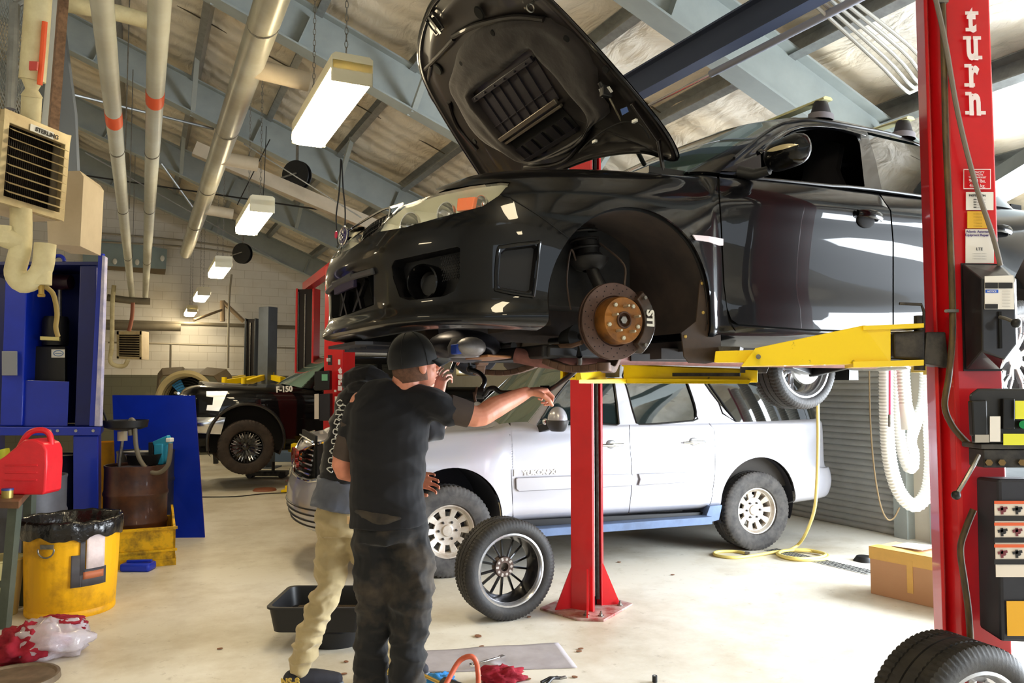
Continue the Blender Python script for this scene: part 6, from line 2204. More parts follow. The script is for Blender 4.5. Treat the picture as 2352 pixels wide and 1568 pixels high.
def face_bits(P, parent, root, s=1.0, hair=None):
    for k in (-1, 1):
        MB().ball(P(.084, .031 * k, .006), .0115 * s, 12, 8).loc(root).build('eye', mat('eye_white', (225, 220, 214), .3), parent)
        MB().ball(P(.0925, .031 * k, .006), .0055 * s, 10, 8).loc(root).build('iris', mat('iris_dark', (46, 34, 28), .2), parent)
        MB().tube([P(.088, .016 * k, .027), P(.092, .032 * k, .031), P(.082, .048 * k, .026)], .004, 6).loc(root).build('eyebrow', mat('hair_brown', (52, 40, 32), .8), parent)
    MB().tube([P(.098, -.022, -.060), P(.104, 0, -.060), P(.098, .022, -.060)], .0035, 6).loc(root).build('mouth', mat('lips', (150, 84, 76), .5), parent)


def cap(parent, root, P, f, u, r, m, back_rise=.0, brim=(0, .11), s=1.0):
    rows = []
    for i in range(10):
        a = (pi / 2) * i / 9
        k = cos(a)
        h = -.008 + .150 * sin(a) ** .85
        rows.append([P(-.006 + (.112 * k + .0) * cos(t) + (.004 if i == 0 else 0), (.090 * k) * sin(t), h + back_rise * (cos(t) < 0) * (1 - sin(a)) * abs(cos(t))) for t in [2 * pi * q / 32 for q in range(32)]])
    c = MB().grid(rows, closed=True).loc(root).build('cap', m, parent, solid=.004, ang=180)
    br = []
    for i in range(7):
        g = i / 6
        row = []
        for j in range(13):
            t = radians(-62 + 124 * j / 12)
            R_ = .108 + .075 * g * cos(t) ** .5
            row.append(P(-.006 + R_ * cos(t), (.090 + .02 * g) * sin(t) * 1.0, .016 - .016 * g - .020 * (sin(t)) ** 2 * (.4 + g)))
        br.append(row)
    MB().grid(br).loc(root).build('cap_brim', m, c, solid=.004, ang=180)
    MB().ball(P(-.006, 0, .143), .008, 10, 6).loc(root).build('cap_button', m, c)
    sm = MB()
    for q in range(6):
        t = pi * q / 3 + .3
        sm.tube([P(-.006 + .113 * cos(a) * cos(t), .091 * cos(a) * sin(t), -.007 + .1505 * sin(a) ** .85) for a in [pi / 2 * z / 8 for z in range(9)]], .0014, 4)
    sm.loc(root).build('cap_seams', m, c)
    return c


M_SKIN = mat('skin', (222, 150, 122), .5, noise_amt=.5, noise_scale=14, col2=(186, 104, 82), bump=.06, bump_scale=120)
M_SKIN2 = mat('skin_pale', (232, 178, 158), .5, noise_amt=.4, noise_scale=18, col2=(206, 130, 112))
M_TEE = mat('tee_navy_black', (10, 11, 18), .9, sheen=.08, noise_amt=.4, noise_scale=5, col2=(16, 17, 24))
M_HOOD = mat('hoodie_black', (22, 21, 25), .92, sheen=.2, noise_amt=.4, noise_scale=6, col2=(34, 32, 36))
M_WORK = mat('work_trousers', (13, 14, 19), .85, sheen=.1, noise_amt=.85, noise_scale=3.2, col2=(76, 66, 54), lo=.5, hi=.68)
M_KHAKI = mat('khaki', (186, 168, 128), .9, noise_amt=.5, noise_scale=7, col2=(158, 140, 100), sheen=.2)
M_CAPB = mat('cap_black', (12, 13, 17), .85, sheen=.2)

# ---- man in the black shirt
YA = 3.5
a_ = lambda x, y, dy=0: at(x, y, YA + dy)
ra = V((a_(890, 1200).x, YA, 0))
manA = thing('person', 'man in black t-shirt, black cap and dusty black trousers reaching right to hold the bar', 'person', ra)
pelvis = a_(893, 1195); chest = a_(897, 985); neck = a_(925, 895)
shL, shR = a_(832, 925, .02), a_(1003, 930, -.02)
elL, wrL = a_(786, 1068, .05), a_(930, 1100, .20)
elR = a_(1092, 956, .02); wrR = a_(1208, 902, .22)
skin = MB()
hc_ = a_(951, 836, .0)
P_, f_, u_, r_ = head(skin, hc_, V((.80, .55, .16)), V((.10, .06, 1)), 1.04)
limb(skin, [hc_ + V((-.03, -.01, -.06)), neck + V((-.004, 0, -.04)), chest + V((0, 0, .06))], [.062, .066, .08])
limb(skin, [chest + V((0, 0, .08)), pelvis], [.10, .10])
limb(skin, [shL, elL, elL.lerp(wrL, .35), wrL], [.055, .047, .050, .031])
limb(skin, [shR, elR, elR.lerp(wrR, .38) , wrR], [.058, .048, .051, .030])
hand(skin, wrR, V((.80, .42, .14)), V((.05, .12, -1)), -1, (1.05, 1.1, 1.15, 1.2), size=1.12, thumb_curl=.9)
hand(skin, wrL, V((.95, .1, -.05)), V((.0, -1, -.2)), 1, (.5, .5, .5, .5), size=1.05)
bodyA = remesh(skin, 'body', M_SKIN, manA, manA, .0042, 3)
face_bits(P_, manA, manA, 1.04)
# short hair: cropped shell at the nape and temples
rows = []
for i in range(7):
    h = -.070 + .105 * i / 6
    rows.append([P_(-.003 + (.100 - .012 * (1 - i / 6) ** 2) * cos(t) , (.0785) * sin(t), h) for t in [radians(78 + 204 * q / 24) for q in range(25)]])
MB().grid(rows).loc(manA).build('hair', mat('hair_buzz', (112, 80, 64), .85, noise_amt=.7, noise_scale=60, col2=(70, 50, 42)), manA, solid=.003)
cap(manA, manA, P_, f_, u_, r_, M_CAPB, s=1.0)
# shirt
sh = MB()
sd = [V((1, .10, 0)), V((1, .10, 0)), V((1, .08, 0)), V((1, .05, 0)), V((1, .0, .0)), V((1, 0, 0)), V((1, 0, 0))]
torso(sh, [(a_(892, 1206), .172, .135), (a_(890, 1150), .175, .135), (a_(888, 1075), .172, .132), (a_(892, 1000), .182, .135), (a_(902, 940), .190, .125), (a_(912, 905), .135, .095), (a_(922, 884), .075, .07)], sd)
limb(sh, [a_(870, 915), shL + V((.02, 0, 0)), shL.lerp(elL, .45)], [.085, .082, .070])
limb(sh, [a_(950, 918), shR + V((-.01, 0, .0)), a_(1030, 945)], [.09, .085, .072])
shirt = remesh(sh, 't_shirt', M_TEE, manA, manA, .0075, 5, wrinkle=.014, wscale=.16)
# dark under-sleeves on both arms
us = mat('under_sleeve', (74, 62, 56), .8, noise_amt=.5, noise_scale=10, col2=(56, 48, 44))
for a, b, t0, t1 in ((shL, elL, .35, .88), (shR, elR, .30, .86)):
    q = MB().tube([a.lerp(b, t0), a.lerp(b, (t0 + t1) / 2), a.lerp(b, t1)], [.064, .062, .058], 20)
    q.loc(manA).build('under_sleeve', us, manA)
q = [elR.lerp(wrR, .50), elR.lerp(wrR, .62)]
# trousers
tr = MB()
torso(tr, [(a_(893, 1160), .160, .125), (a_(893, 1200), .170, .135), (a_(893, 1240), .172, .135)], V((1, .1, 0)))
kL, kR = a_(862, 1400, .02), a_(944, 1375, -.04)
anL = V((a_(852, 1600).x, YA + .06, .10)); anR = V((a_(932, 1600).x, YA - .02, .10))
limb(tr, [a_(852, 1232), a_(862, 1310), kL, V((a_(850, 1490).x, YA + .05, .48)), anL], [.100, .098, .090, .082, .078])
limb(tr, [a_(936, 1232), a_(946, 1310), kR, V((a_(940, 1490).x, YA - .02, .48)), anR], [.104, .106, .098, .082, .075])
trous = remesh(tr, 'trousers', M_WORK, manA, manA, .009, 4, wrinkle=.022, wscale=.13)
# hip pocket flap and seam
pk = [(905, 1232), (958, 1222), (962, 1290), (938, 1302), (915, 1290)]
for an, sx in ((anL, 1), (anR, 1)):
    b = MB()
    limb(b, [V((an.x - .0, an.y - .05, .055)), V((an.x + .03, an.y + .10, .05)), V((an.x + .05, an.y + .19, .04))], [.052, .05, .038])
    b.box((an.x + .02, an.y + .07, .012), (.10, .29, .024))
    remesh(b, 'work_boot', mat('boot_black', (26, 25, 26), .6), manA, manA, .008, 3)

# ---- man in the khaki trousers behind him
YB = 4.2
b_ = lambda x, y, dy=0: at(x, y, YB + dy)
manB = thing('person', 'man in black hoodie, brown cap and khaki trousers, behind the man in black t-shirt', 'person', V((b_(800, 1200).x, YB, 0)))
skin = MB()
hcB = b_(952, 858, .0)
P_, f_, u_, r_ = head(skin, hcB, V((.9, -.05, .30)), V((-.15, 0, 1)), .98)
limb(skin, [hcB + V((-.03, 0, -.06)), b_(900, 900), b_(860, 960)], [.055, .06, .08])
limb(skin, [b_(860, 960), b_(800, 1160)], [.10, .10])
sB1, eB1, wB1 = b_(885, 925, -.12), b_(1000, 988, -.02), b_(1003, 912, .05)
sB2, eB2, wB2 = b_(915, 915, .16), b_(960, 900, .30), b_(1000, 812, .28)
limb(skin, [sB1, eB1, wB1], [.05, .045, .030])
limb(skin, [sB2, eB2, wB2], [.05, .045, .030])
hand(skin, wB1, V((.22, .05, 1)), V((.6, .8, 0)), 1, (.35, .5, .75, .9), size=1.05, thumb_curl=.8)
hand(skin, wB2, V((.95, .1, .12)), V((.2, -.2, -1)), 1, (.7, .75, .8, .85), size=1.0)
bodyB = remesh(skin, 'body', M_SKIN2, manB, manB, .0042, 3)
face_bits(P_, manB, manB, .98)
cap(manB, manB, P_, f_, u_, r_, mat('cap_brown', (74, 62, 60), .85, noise_amt=.4, noise_scale=20), s=1.0)
hd = MB()
torso(hd, [(b_(803, 1120), .17, .13), (b_(815, 1050), .175, .13), (b_(832, 985), .185, .135), (b_(858, 925), .19, .125), (b_(885, 895), .12, .10)], V((1, .25, .25)))
limb(hd, [b_(850, 930), sB1, sB1.lerp(eB1, .6), eB1, eB1.lerp(wB1, .75)], [.085, .08, .068, .062, .046])
limb(hd, [b_(880, 920), sB2, eB2, eB2.lerp(wB2, .8)], [.08, .075, .062, .046])
limb(hd, [b_(838, 900), b_(815, 945), b_(802, 1000)], [.075, .07, .06])
hoodie = remesh(hd, 'hoodie', M_HOOD, manB, manB, .0085, 4, wrinkle=.016, wscale=.14)
h2 = MB()
limb(h2, [b_(806, 905, .05), b_(812, 872, .0), b_(850, 862, -.05), b_(888, 880, -.04)], [.05, .062, .060, .045])
limb(h2, [b_(810, 905, -.06), b_(830, 893, -.10), b_(870, 905, -.10)], [.05, .055, .05])
remesh(h2, 'hood', M_HOOD, manB, manB, .008, 3, wrinkle=.012, wscale=.08)
# white graffiti print along the sleeve
Mi = (Matrix.Translation(manB.location)).inverted()
bvh_h = BVHTree.FromPolygons([Mi.inverted() @ v.co for v in hoodie.data.vertices], [tuple(p.vertices) for p in hoodie.data.polygons])
pr = MB()
rnd = random.Random(3)
for i in range(15):
    y = 925 + 11 * i
    x0 = 785 - 1.6 * i + (5 if i % 2 else -3)
    pts = []
    for k in range(8):
        t = k / 7 * 2 * pi * .8 + rnd.random()
        o0 = V((0, 0, CAM_H)); d0 = cray(x0 + 7 * cos(t) + rnd.uniform(-2, 2), y + 6 * sin(t)).normalized()
        hit = bvh_h.ray_cast(o0, d0)
        if hit[0] is not None:
            pts.append(hit[0] + hit[1] * .003)
    if len(pts) > 3:
        pr.tube(smooth_path(pts, 3), .0030, 5)
if pr.v:
    pr.loc(manB).build('sleeve_print', M_WHITE, hoodie)
gs = MB()
torso(gs, [(b_(792, 1168), .182, .14), (b_(798, 1130), .178, .138), (b_(803, 1100), .172, .132)], V((1, .25, .2)))
remesh(gs, 'grey_shirt_hem', mat('shirt_grey', (104, 108, 120), .9, noise_amt=.5, noise_scale=9, col2=(78, 82, 94)), manB, manB, .008, 3, wrinkle=.014, wscale=.12)
tr = MB()
torso(tr, [(b_(798, 1140), .155, .125), (b_(797, 1185), .168, .135), (b_(800, 1225), .172, .135)], V((1, .25, 0)))
kB1, aB1 = b_(752, 1352, -.02), V((b_(688, 1500).x, YB + .06, .15))
kB2 = b_(862, 1345, .18); aB2 = V((b_(884, 1500).x, YB + .2, .13))
limb(tr, [b_(770, 1225), b_(762, 1290), kB1, b_(715, 1440, .02), aB1], [.098, .092, .078, .072, .074])
limb(tr, [b_(830, 1225), b_(850, 1290), kB2, b_(880, 1440, .18), aB2], [.095, .088, .078, .070, .072])
trB = remesh(tr, 'trousers', M_KHAKI, manB, manB, .009, 4, wrinkle=.022, wscale=.11)
q = MB().prism([b_(797, 1186, -.21), b_(806, 1187, -.21), b_(806, 1203, -.21), b_(797, 1203, -.21)], V((0, .02, 0)))
q.loc(manB).build('pocket_label', mat('label_tan', (226, 190, 140), .6), trB, smooth=False)
for an, dx in ((aB1, 1), (aB2, .9)):
    b = MB()
    limb(b, [V((an.x - .05, an.y - .01, .065)), V((an.x + .06, an.y + .02, .060)), V((an.x + .17, an.y + .05, .045))], [.050, .050, .036])
    so = remesh(b, 'shoe', mat('shoe_suede', (48, 48, 56), .8, noise_amt=.5, noise_scale=10, col2=(30, 30, 36)), manB, manB, .006, 3)
    pts = [V((an.x + .055 + .155 * cos(t), an.y + .02 + .058 * sin(t) + .03 * cos(t), 0)) for t in [2 * pi * k / 24 for k in range(24)]]
    MB().prism(pts, (0, 0, .032)).loc(manB).build('shoe_sole', mat('sole_grey', (120, 130, 142), .6), so, smooth=False, bevel=.005)
    p = V((an.x - .045, an.y - .062, .055))
    tx = text_mesh('NS-8', .05, .002, .002, 'CENTER')
    tx.transform(Mi @ mtx(p, (1, -.15, .1), (0, 0, 1)))
    finish(tx, 'shoe_lettering', mat('logo_yellow', (200, 170, 80), .6), so, smooth=False)

# ---- the bar both are handling, and the wrench
M_BAR = mat('bar_black', (20, 20, 24), .28, .4, coat=.4)
bpts = [(1040, 845, 4.05), (1046, 850, 4.0), (1082, 852, 3.95), (1108, 868, 3.9), (1112, 886, 3.88), (1098, 905, 3.85), (1112, 908, 3.85), (1130, 890, 3.83), (1150, 900, 3.82), (1180, 902, 3.81), (1222, 900, 3.80), (1256, 896, 3.80), (1290, 876, 3.72), (1320, 852, 3.62), (1330, 828, 3.52), (1326, 815, 3.5)]
bpts = [(1078, 848, 4.05), (1100, 856, 4.0), (1113, 872, 3.95), (1107, 890, 3.92), (1096, 905, 3.9), (1112, 906, 3.88), (1122, 894, 3.87), (1135, 891, 3.86), (1150, 901, 3.85), (1180, 901, 3.83), (1222, 899, 3.80), (1256, 897, 3.80), (1290, 876, 3.72), (1316, 856, 3.64), (1330, 836, 3.55), (1331, 818, 3.5)]
swb = thing('sway_bar', 'bent black steel anti-roll bar held below the raised car by two men', 'car part', at(1200, 900, 3.8))
MB().tube(smooth_path([at(*p) for p in bpts], 6), .0125, 12).loc(swb).build('bar', M_BAR, swb)
for p, r in (((1100, 903, 3.9), .03), ((1250, 897, 3.8), .026)):
    c = at(*p)
    MB().tube([c - V((.02, 0, 0)), c + V((.025, 0, .0))], r, 14).loc(swb).build('bushing', M_BLACK, swb)
MB().bar(at(1096, 888, 3.88), at(1090, 916, 3.88), .03, .01).bar(at(1088, 900, 3.87), at(1092, 922, 3.87), .012, .012).loc(swb).build('bar_bracket', M_RUST, swb, bevel=.003)
MB().tube([at(1080, 848, 4.05), at(1078, 836, 4.05), at(1076, 822, 4.05)], [.012, .008, .008], 10).ball(at(1080, 848, 4.05), .020, 12, 8).loc(swb).build('end_link', M_BLACK, swb)
MB().tube([at(1331, 818, 3.5), at(1330, 800, 3.5), at(1328, 790, 3.5)], [.016, .006, .006], 10).loc(swb).build('end_link', M_BLACK, swb)
rt = thing('ratchet_wrench', 'chrome ratchet in the raised hand of the man in the hoodie', 'wrench', at(1040, 820, 4.2))
MB().tube([at(1037, 852, 4.15), at(1044, 832, 4.2), at(1052, 806, 4.25)], [.012, .011, .008], 12).loc(rt).build('handle', M_CHROME, rt)
MB().lathe([(0, -.014), (.018, -.012), (.018, .012), (0, .014)], o=at(1052, 803, 4.25), axis=(.2, -1, .3), n=20).loc(rt).build('ratchet_head', M_CHROME, rt)
MB().cyl(at(1054, 800, 4.25), at(1068, 786, 4.3), .009, 12).loc(rt).build('socket', M_STEEL, rt)
# ============================================================ LEFT SIDE
M_BLUE = mat('machine_blue', (10, 44, 176), .35, noise_amt=.4, noise_scale=3, col2=(6, 32, 136), coat=.3)
M_NAVY = mat('machine_navy', (10, 26, 96), .5, noise_amt=.4, noise_scale=3, col2=(8, 16, 60))
M_INS = mat('pipe_insulation', (222, 214, 176), .6, noise_amt=.6, noise_scale=6, col2=(176, 158, 112), bump=.1, bump_scale=30)
M_TANM = mat('tan_metal', (196, 182, 158), .5, noise_amt=.4, noise_scale=5, col2=(160, 144, 118))


def wall_pts(pts, Y):
    return [at(x, y, Y) for x, y in pts]


def plate(name, pts, Y, th, m, parent, root, bevel=0):
    return MB().prism(wall_pts(pts, Y), V((-.47 * th, th, 0))).loc(root).build(name, m, parent, smooth=False, bevel=bevel)


# --- tall blue drum compactor
YC = 7.3
cb = thing('drum_compactor', 'tall blue steel drum compactor cabinet standing at the left edge', 'machine', V((at(110, 900, YC).x, YC + .3, 0)))
def cz(y, Y=YC): return at(100, y, Y).z
def cx(x, Y=YC): return at(x, 900, Y).x
xl, xr = cx(-60), cx(222)
zt, zb = cz(608), cz(978)
b = MB().box(((xl + xr) / 2 - .3, YC + .62, (zt + zb) / 2), (xr - xl, .03, zt - zb))
b.prism([(xl, YC, zt), (xr, YC, zt), (xr - .29, YC + .62, zt), (xl - .29, YC + .62, zt)], (0, 0, .03))
b.loc(cb).build('back_panel', M_NAVY, cb, smooth=False)
MB().box((cx(24), YC + .32, (zt + zb) / 2), (cx(50) - cx(0), .6, zt - zb)).loc(cb).build('side_column', M_BLUE, cb, smooth=False, bevel=.01)
plate('side_column', [(184, 608), (222, 608), (218, 978), (172, 978)], YC + .02, .58, M_NAVY, cb, cb, .01)
z2 = cz(580)
dr = MB().prism([at(226, 582, YC - .05), at(236, 582, YC - .05), at(224, 978, YC - .05), at(205, 978, YC - .05)], V((0, .04, 0))).loc(cb).build('door_edge', M_BLUE, cb, smooth=False)
MB().prism([at(235, 586, YC - .06), at(241, 590, YC - .06), at(229, 978, YC - .06), at(217, 978, YC - .06)], V((0, .05, 0))).loc(cb).build('door_return', mat('worn_edge', (196, 190, 206), .5, noise_amt=.5, noise_scale=10, col2=(90, 100, 170)), dr, smooth=False)
plate('base_beam', [(-60, 980), (232, 980), (230, 1000), (-60, 1000)], YC - .05, .6, M_BLUE, cb, cb, .006)
plate('leg', [(168, 1000), (226, 1000), (226, 1290), (168, 1290)], YC - .02, .5, M_BLUE, cb, cb, .01)
plate('leg', [(-60, 1000), (-10, 1000), (-10, 1290), (-60, 1290)], YC - .02, .5, M_BLUE, cb, cb, .01)
plate('front_guard', [(35, 872), (159, 876), (155, 978), (30, 978)], YC + .05, .02, M_BLUE, cb, cb, .003)
pb = plate('control_box', [(62, 795), (150, 795), (150, 880), (62, 880)], YC + .2, .2, M_BLACK, cb, cb, .01)
st_ = plate('round_sticker', [(118, 802), (149, 802), (149, 821), (118, 821)], YC + .19, .006, M_WHITE, pb, cb)
q = at(134, 811, YC + .185)
MB().tube([q + V((.045 * cos(a), 0, .026 * sin(a))) for a in [2 * pi * k / 24 for k in range(24)]], .003, 5, closed=True).tube([q + V((-.03, 0, 0)), q + V((.03, 0, 0))], .003, 5).loc(cb).build('sticker_print', mat('print_blue', (60, 120, 190), .5), st_)
plate('side_box', [(4, 806), (39, 806), (39, 862), (4, 862)], YC - .02, .06, mat('box_grey', (128, 132, 142), .5), cb, cb, .004)
q = at(128, 760, YC + .3)
mt = MB().lathe([(0, -.14), (.11, -.14), (.115, -.1), (.115, .1), (.1, .14), (0, .14)], o=q, axis=(0, 0, 1), n=24).loc(cb).build('hydraulic_motor', M_BLACK, cb)
plate('motor_tray', [(92, 772), (136, 774), (136, 782), (92, 780)], YC + .1, .2, mat('tray_cream', (206, 196, 130), .5), mt, cb)
MB().lathe([(0, -.12), (.07, -.11), (.08, 0), (.07, .11), (0, .12)], o=at(137, 648, YC + .35), axis=(1, 0, 0), n=20).loc(cb).build('ram_head', mat('ram_dark', (40, 14, 24), .4), cb)
MB().tube([at(137, 660, YC + .35), at(137, 740, YC + .35)], .02, 10).loc(cb).build('ram_rod', M_STEEL, cb)
MB().tube([at(134, 612, YC + .2) + V((.055 * cos(a), 0, .05 + .055 * sin(a))) for a in [pi * k / 12 for k in range(13)]], .018, 8).loc(cb).build('lifting_eye', M_BLUE, cb)
for x in (115, 132, 174, 214):
    MB().cyl(at(x, 989, YC - .06), at(x, 989, YC - .04), .014, 8).loc(cb).build('frame_bolt', M_STEEL, cb, smooth=False)
# drum inside its lower opening
def drum(label, c, r, h, m, group=None, rim=None, n='steel_drum', lid=True, z0=0):
    t = thing(n, label, 'drum', V((c.x, c.y, z0)), group=group)
    prof = [(r * .96, 0), (r, .01), (r, .02), (r * .985, .03)]
    for k in (1, 2):
        z = h * k / 3
        prof += [(r * .985, z - .03), (r * 1.02, z - .008), (r * 1.02, z + .008), (r * .985, z + .03)]
    prof += [(r * .985, h - .03), (r, h - .015), (r, h), (r * .95, h), (r * .95, h - .02)]
    MB().lathe(prof, n=48).build('shell', m, t, ang=30)
    if lid:
        MB().lathe([(0, h - .018), (r * .955, h - .018), (r * .955, h - .03), (0, h - .03)], n=40).build('lid', rim or m, t)
    return t


M_DBLK = mat('drum_black', (30, 32, 40), .4, noise_amt=.5, noise_scale=8, col2=(60, 60, 66), coat=.2)
M_DGRY = mat('drum_grey', (84, 86, 96), .5, noise_amt=.6, noise_scale=6, col2=(56, 54, 58))
M_DRUST = mat('drum_rust', (100, 66, 50), .42, .25, noise_amt=1, noise_scale=5, col2=(58, 40, 42), coat=.15)
drum('black drum with a shiny band under the blue compactor', V((at(120, 900, 7.65).x, 7.65, 0)), .26, .95, M_DBLK, lid=True, rim=M_STEEL)
drum('dark grey ribbed drum behind the workbench leg', V((at(70, 900, 6.5).x, 6.5, 0)), .29, .88, M_DGRY)
# spill pallet and its drums
sp = thing('spill_pallet', 'dirty yellow spill pallet under the brown drum', 'spill pallet', V((-3.53, 7.33, 0)), BANG)
xc = at(325, 900, 7.3).x
w_ = .375
for (a, b_, c_, d_) in ((-w_, w_, -.32, -.30), (-w_, w_, .40, .42)):
    MB().box((0, (c_ + d_) / 2, .19), (2 * w_, .02, .30)).build('pallet_wall', mat('pallet_yellow', (240, 190, 0), .5, noise_amt=1, noise_scale=7, col2=(110, 84, 20), lo=.45, hi=.7), sp, smooth=False)
M_PAL = MATS['pallet_yellow']
for s_ in (-1, 1):
    MB().prism([(s_ * w_, -.32, .04), (s_ * w_, .42, .04), (s_ * w_, .42, .44), (s_ * w_, .1, .40), (s_ * w_, -.32, .34)], (-.02 * s_, 0, 0)).build('pallet_side', M_PAL, sp, smooth=False)
MB().box((0, .05, .03), (2 * w_ + .02, .76, .06)).box((0, -.33, .14), (2 * w_ + .03, .03, .02)).box((0, -.33, .335), (2 * w_ + .03, .04, .02)).build('pallet_base', M_PAL, sp, smooth=False)
d1 = drum('rusty brown oil drum standing in the yellow spill pallet', V((at(315, 900, 7.55).x, 7.58, 0)), .283, .80, M_DRUST, lid=False, z0=.065)
MB().lathe([(0, .77), (.27, .77)], n=40).build('lid', mat('drum_top', (60, 44, 40), .5), d1)
t = drum('black drum with a white lid and paper label behind the brown drum', V((at(332, 900, 8.35).x, 8.42, 0)), .285, .93, M_DBLK, rim=mat('lid_white', (208, 204, 186), .5), lid=True)
q = at(388, 1145, 8.15)
MB().box(V((.285 * sin(radians(55)), -.285 * cos(radians(55)), .55)), (.16, .006, .24), rz=radians(55)).build('paper_label', M_WHITE, t, smooth=False)
# funnel dish on the brown drum
fn = thing('drain_funnel', 'black dish funnel on a thin tube above the brown drum', 'funnel', V((at(272, 1080, 7.5).x, 7.5, .84)))
zf = at(289, 985, 7.5).z
c = V((at(289, 985, 7.5).x, 7.5, zf))
MB().lathe([(.02, -.02), (.14, .0), (.19, .02), (.20, .085), (.192, .085), (.182, .03), (.02, .0)], o=c, n=36).loc(fn).build('dish', M_BLACK, fn)
MB().tube([at(281, 990, 7.5), at(281, 1012, 7.5)], .045, 16).loc(fn).build('collar', mat('collar_cream', (206, 190, 160), .6), fn)
MB().tube([at(281, 1012, 7.5), at(276, 1050, 7.5), at(272, 1088, 7.5)], .016, 10).loc(fn).build('stem', M_STEEL, fn)
MB().tube([at(254, 978, 7.5), at(246, 968, 7.5), at(230, 925, 7.5)], .01, 8).loc(fn).build('handle', M_BLACK, fn)
fn2 = thing('drain_basin', 'low black round basin on top of the brown drum', 'basin', V((at(327, 1075, 7.6).x, 7.62, .85)))
MB().lathe([(0, .01), (.13, .01), (.16, .10), (.168, .11), (.15, .11), (.12, .03), (0, .03)], n=32).build('bowl', M_BLACK, fn2)
pg = thing('drum_pump', 'turquoise drum pump with a curved grey hose by the brown drum', 'pump', V((at(370, 1070, 7.75).x, 7.75, .7)))
M_TUR = mat('turquoise_plastic', (40, 150, 190), .4)
MB().bar(at(368, 1066, 7.7), at(368, 1018, 7.7), .09, .09, up=(0, 1, 0)).bar(at(356, 1024, 7.7), at(392, 1008, 7.7), .07, .09).bar(at(376, 1060, 7.7), at(384, 1015, 7.7), .05, .05, up=(0, 1, 0)).loc(pg).build('pump_body', M_TUR, pg, bevel=.012)
MB().bar(at(384, 1010, 7.68), at(396, 1010, 7.68), .08, .04).loc(pg).build('pump_cap', M_WHITE, pg, bevel=.008)
MB().bar(at(350, 1015, 7.72), at(350, 1072, 7.72), .05, .07, up=(0, 1, 0)).loc(pg).build('pump_bracket', M_BLACK, pg, bevel=.005)
MB().tube(smooth_path([at(x, y, 7.42) for x, y in [(300, 1000), (298, 975), (302, 963), (309, 975), (312, 1020), (320, 1052), (338, 1078), (355, 1086), (372, 1082), (386, 1066), (391, 1040), (392, 1018)]], 6), .021, 12).loc(pg).build('hose', mat('hose_grey_green', (110, 104, 92), .5), pg)
# small yellow bin glimpsed behind
yb_ = drum('narrow yellow bin seen between the blue compactor and the drums', V((at(252, 900, 9.0).x, 9.0, 0)), .15, .98, mat('bin_yellow', (224, 164, 20), .5, noise_amt=.5, noise_scale=5, col2=(180, 120, 20)), n='storage_bin')
yb_['category'] = 'bin'
# leaning blue sheet
bs = thing('steel_sheet', 'large blue steel sheet leaning upright behind the drums', 'metal sheet', gnd(400, 1236))
P = [gnd(292, 1236), gnd(470, 1234)]
u0 = P[1] + V((0, 0, 0)); tl, tr_ = at(258, 907, 8.75), at(447, 908, 8.75)
MB().prism([P[0] + V((-.1, 0, 0)), u0, tr_, tl], V((0, .015, 0))).loc(bs).build('panel', M_BLUE, bs, smooth=False)
MB().ball(gnd(452, 1230) + V((0, -.02, .03)), .022, 12, 8).loc(bs).build('corner_knob', M_WHITE, bs)
# yellow trash can
tc = thing('trash_can', 'battered yellow round trash can lined with a black bag', 'trash can', V((at(172, 900, 5.75).x, 5.78, 0)))
M_CAN = mat('can_yellow', (238, 176, 6), .5, noise_amt=1, noise_scale=4, col2=(150, 104, 20), lo=.52, hi=.78, bump=.1)
rows = []
for z, r in ((0, .285), (.01, .292), (.04, .292), (.05, .286), (.055, .288), (.30, .298), (.56, .306), (.60, .312), (.62, .312)):
    row = []
    for k in range(96):
        a = 2 * pi * k / 96
        rr = r + (.004 * abs(sin(a * 17)) if .05 < z < .6 else 0)
        row.append(V((rr * cos(a), rr * sin(a), z)))
    rows.append(row)
MB().grid(rows, closed=True).add(rows[0], [tuple(range(96))]).build('can_body', M_CAN, tc, ang=50)
hd_ = MB()
a0 = radians(-90)
c = V((0.0, -.315, .50))
hd_.box(c + V((0, 0, .01)), (.09, .012, .03))
hd_.tube([c + V((.055 * cos(t), -.012, -.012 + .05 * sin(t) * (1.0))) for t in [radians(10 - 200 * k / 16) for k in range(17)]], .006, 8)
hd_.build('can_handle', M_STEEL, tc)
rows = []
rnd = random.Random(5)
for i, (z, r) in enumerate(((.40, .20), (.52, .27), (.62, .295), (.66, .315), (.675, .322), (.66, .333), (.62, .338), (.58, .335), (.555, .330))):
    row = []
    for k in range(120):
        a = 2 * pi * k / 120
        n_ = noise.noise(V((cos(a) * 4, sin(a) * 4, z * 9)))
        n2_ = noise.noise(V((cos(a) * 14, sin(a) * 14, z * 3 + 5)))
        rr = r + .014 * n_ + .010 * n2_
        zz = z + (.03 * n_ if i >= 6 else .012 * n_) - (.04 * noise.noise(V((cos(a) * 2, sin(a) * 2, 3))) if i == 8 else 0)
        row.append(V((rr * cos(a), rr * sin(a), zz)))
    rows.append(row)
MB().grid(rows, closed=True).add(rows[0], [tuple(range(120))]).build('bag_liner', mat('bag_black', (16, 16, 19), .22, bump=.9, bump_scale=22, coat=.3), tc, ang=180)
def can_patch(name, m, a0, a1, z0, z1, r=.314):
    rows = [[V((r * cos(radians(a)), r * sin(radians(a)), z)) for a in [a0 + (a1 - a0) * k / 8 for k in range(9)]] for z in (z0, z1)]
    return MB().grid(rows).build(name, m, tc, solid=.003)
can_patch('paper_tag', mat('paper_pink', (232, 214, 214), .7, noise_amt=.3, noise_scale=20), -45, -22, .34, .57, .322)
can_patch('tape_strip', mat('duct_tape', (78, 76, 82), .5, noise_amt=.5, noise_scale=12), -62, -50, .22, .44)
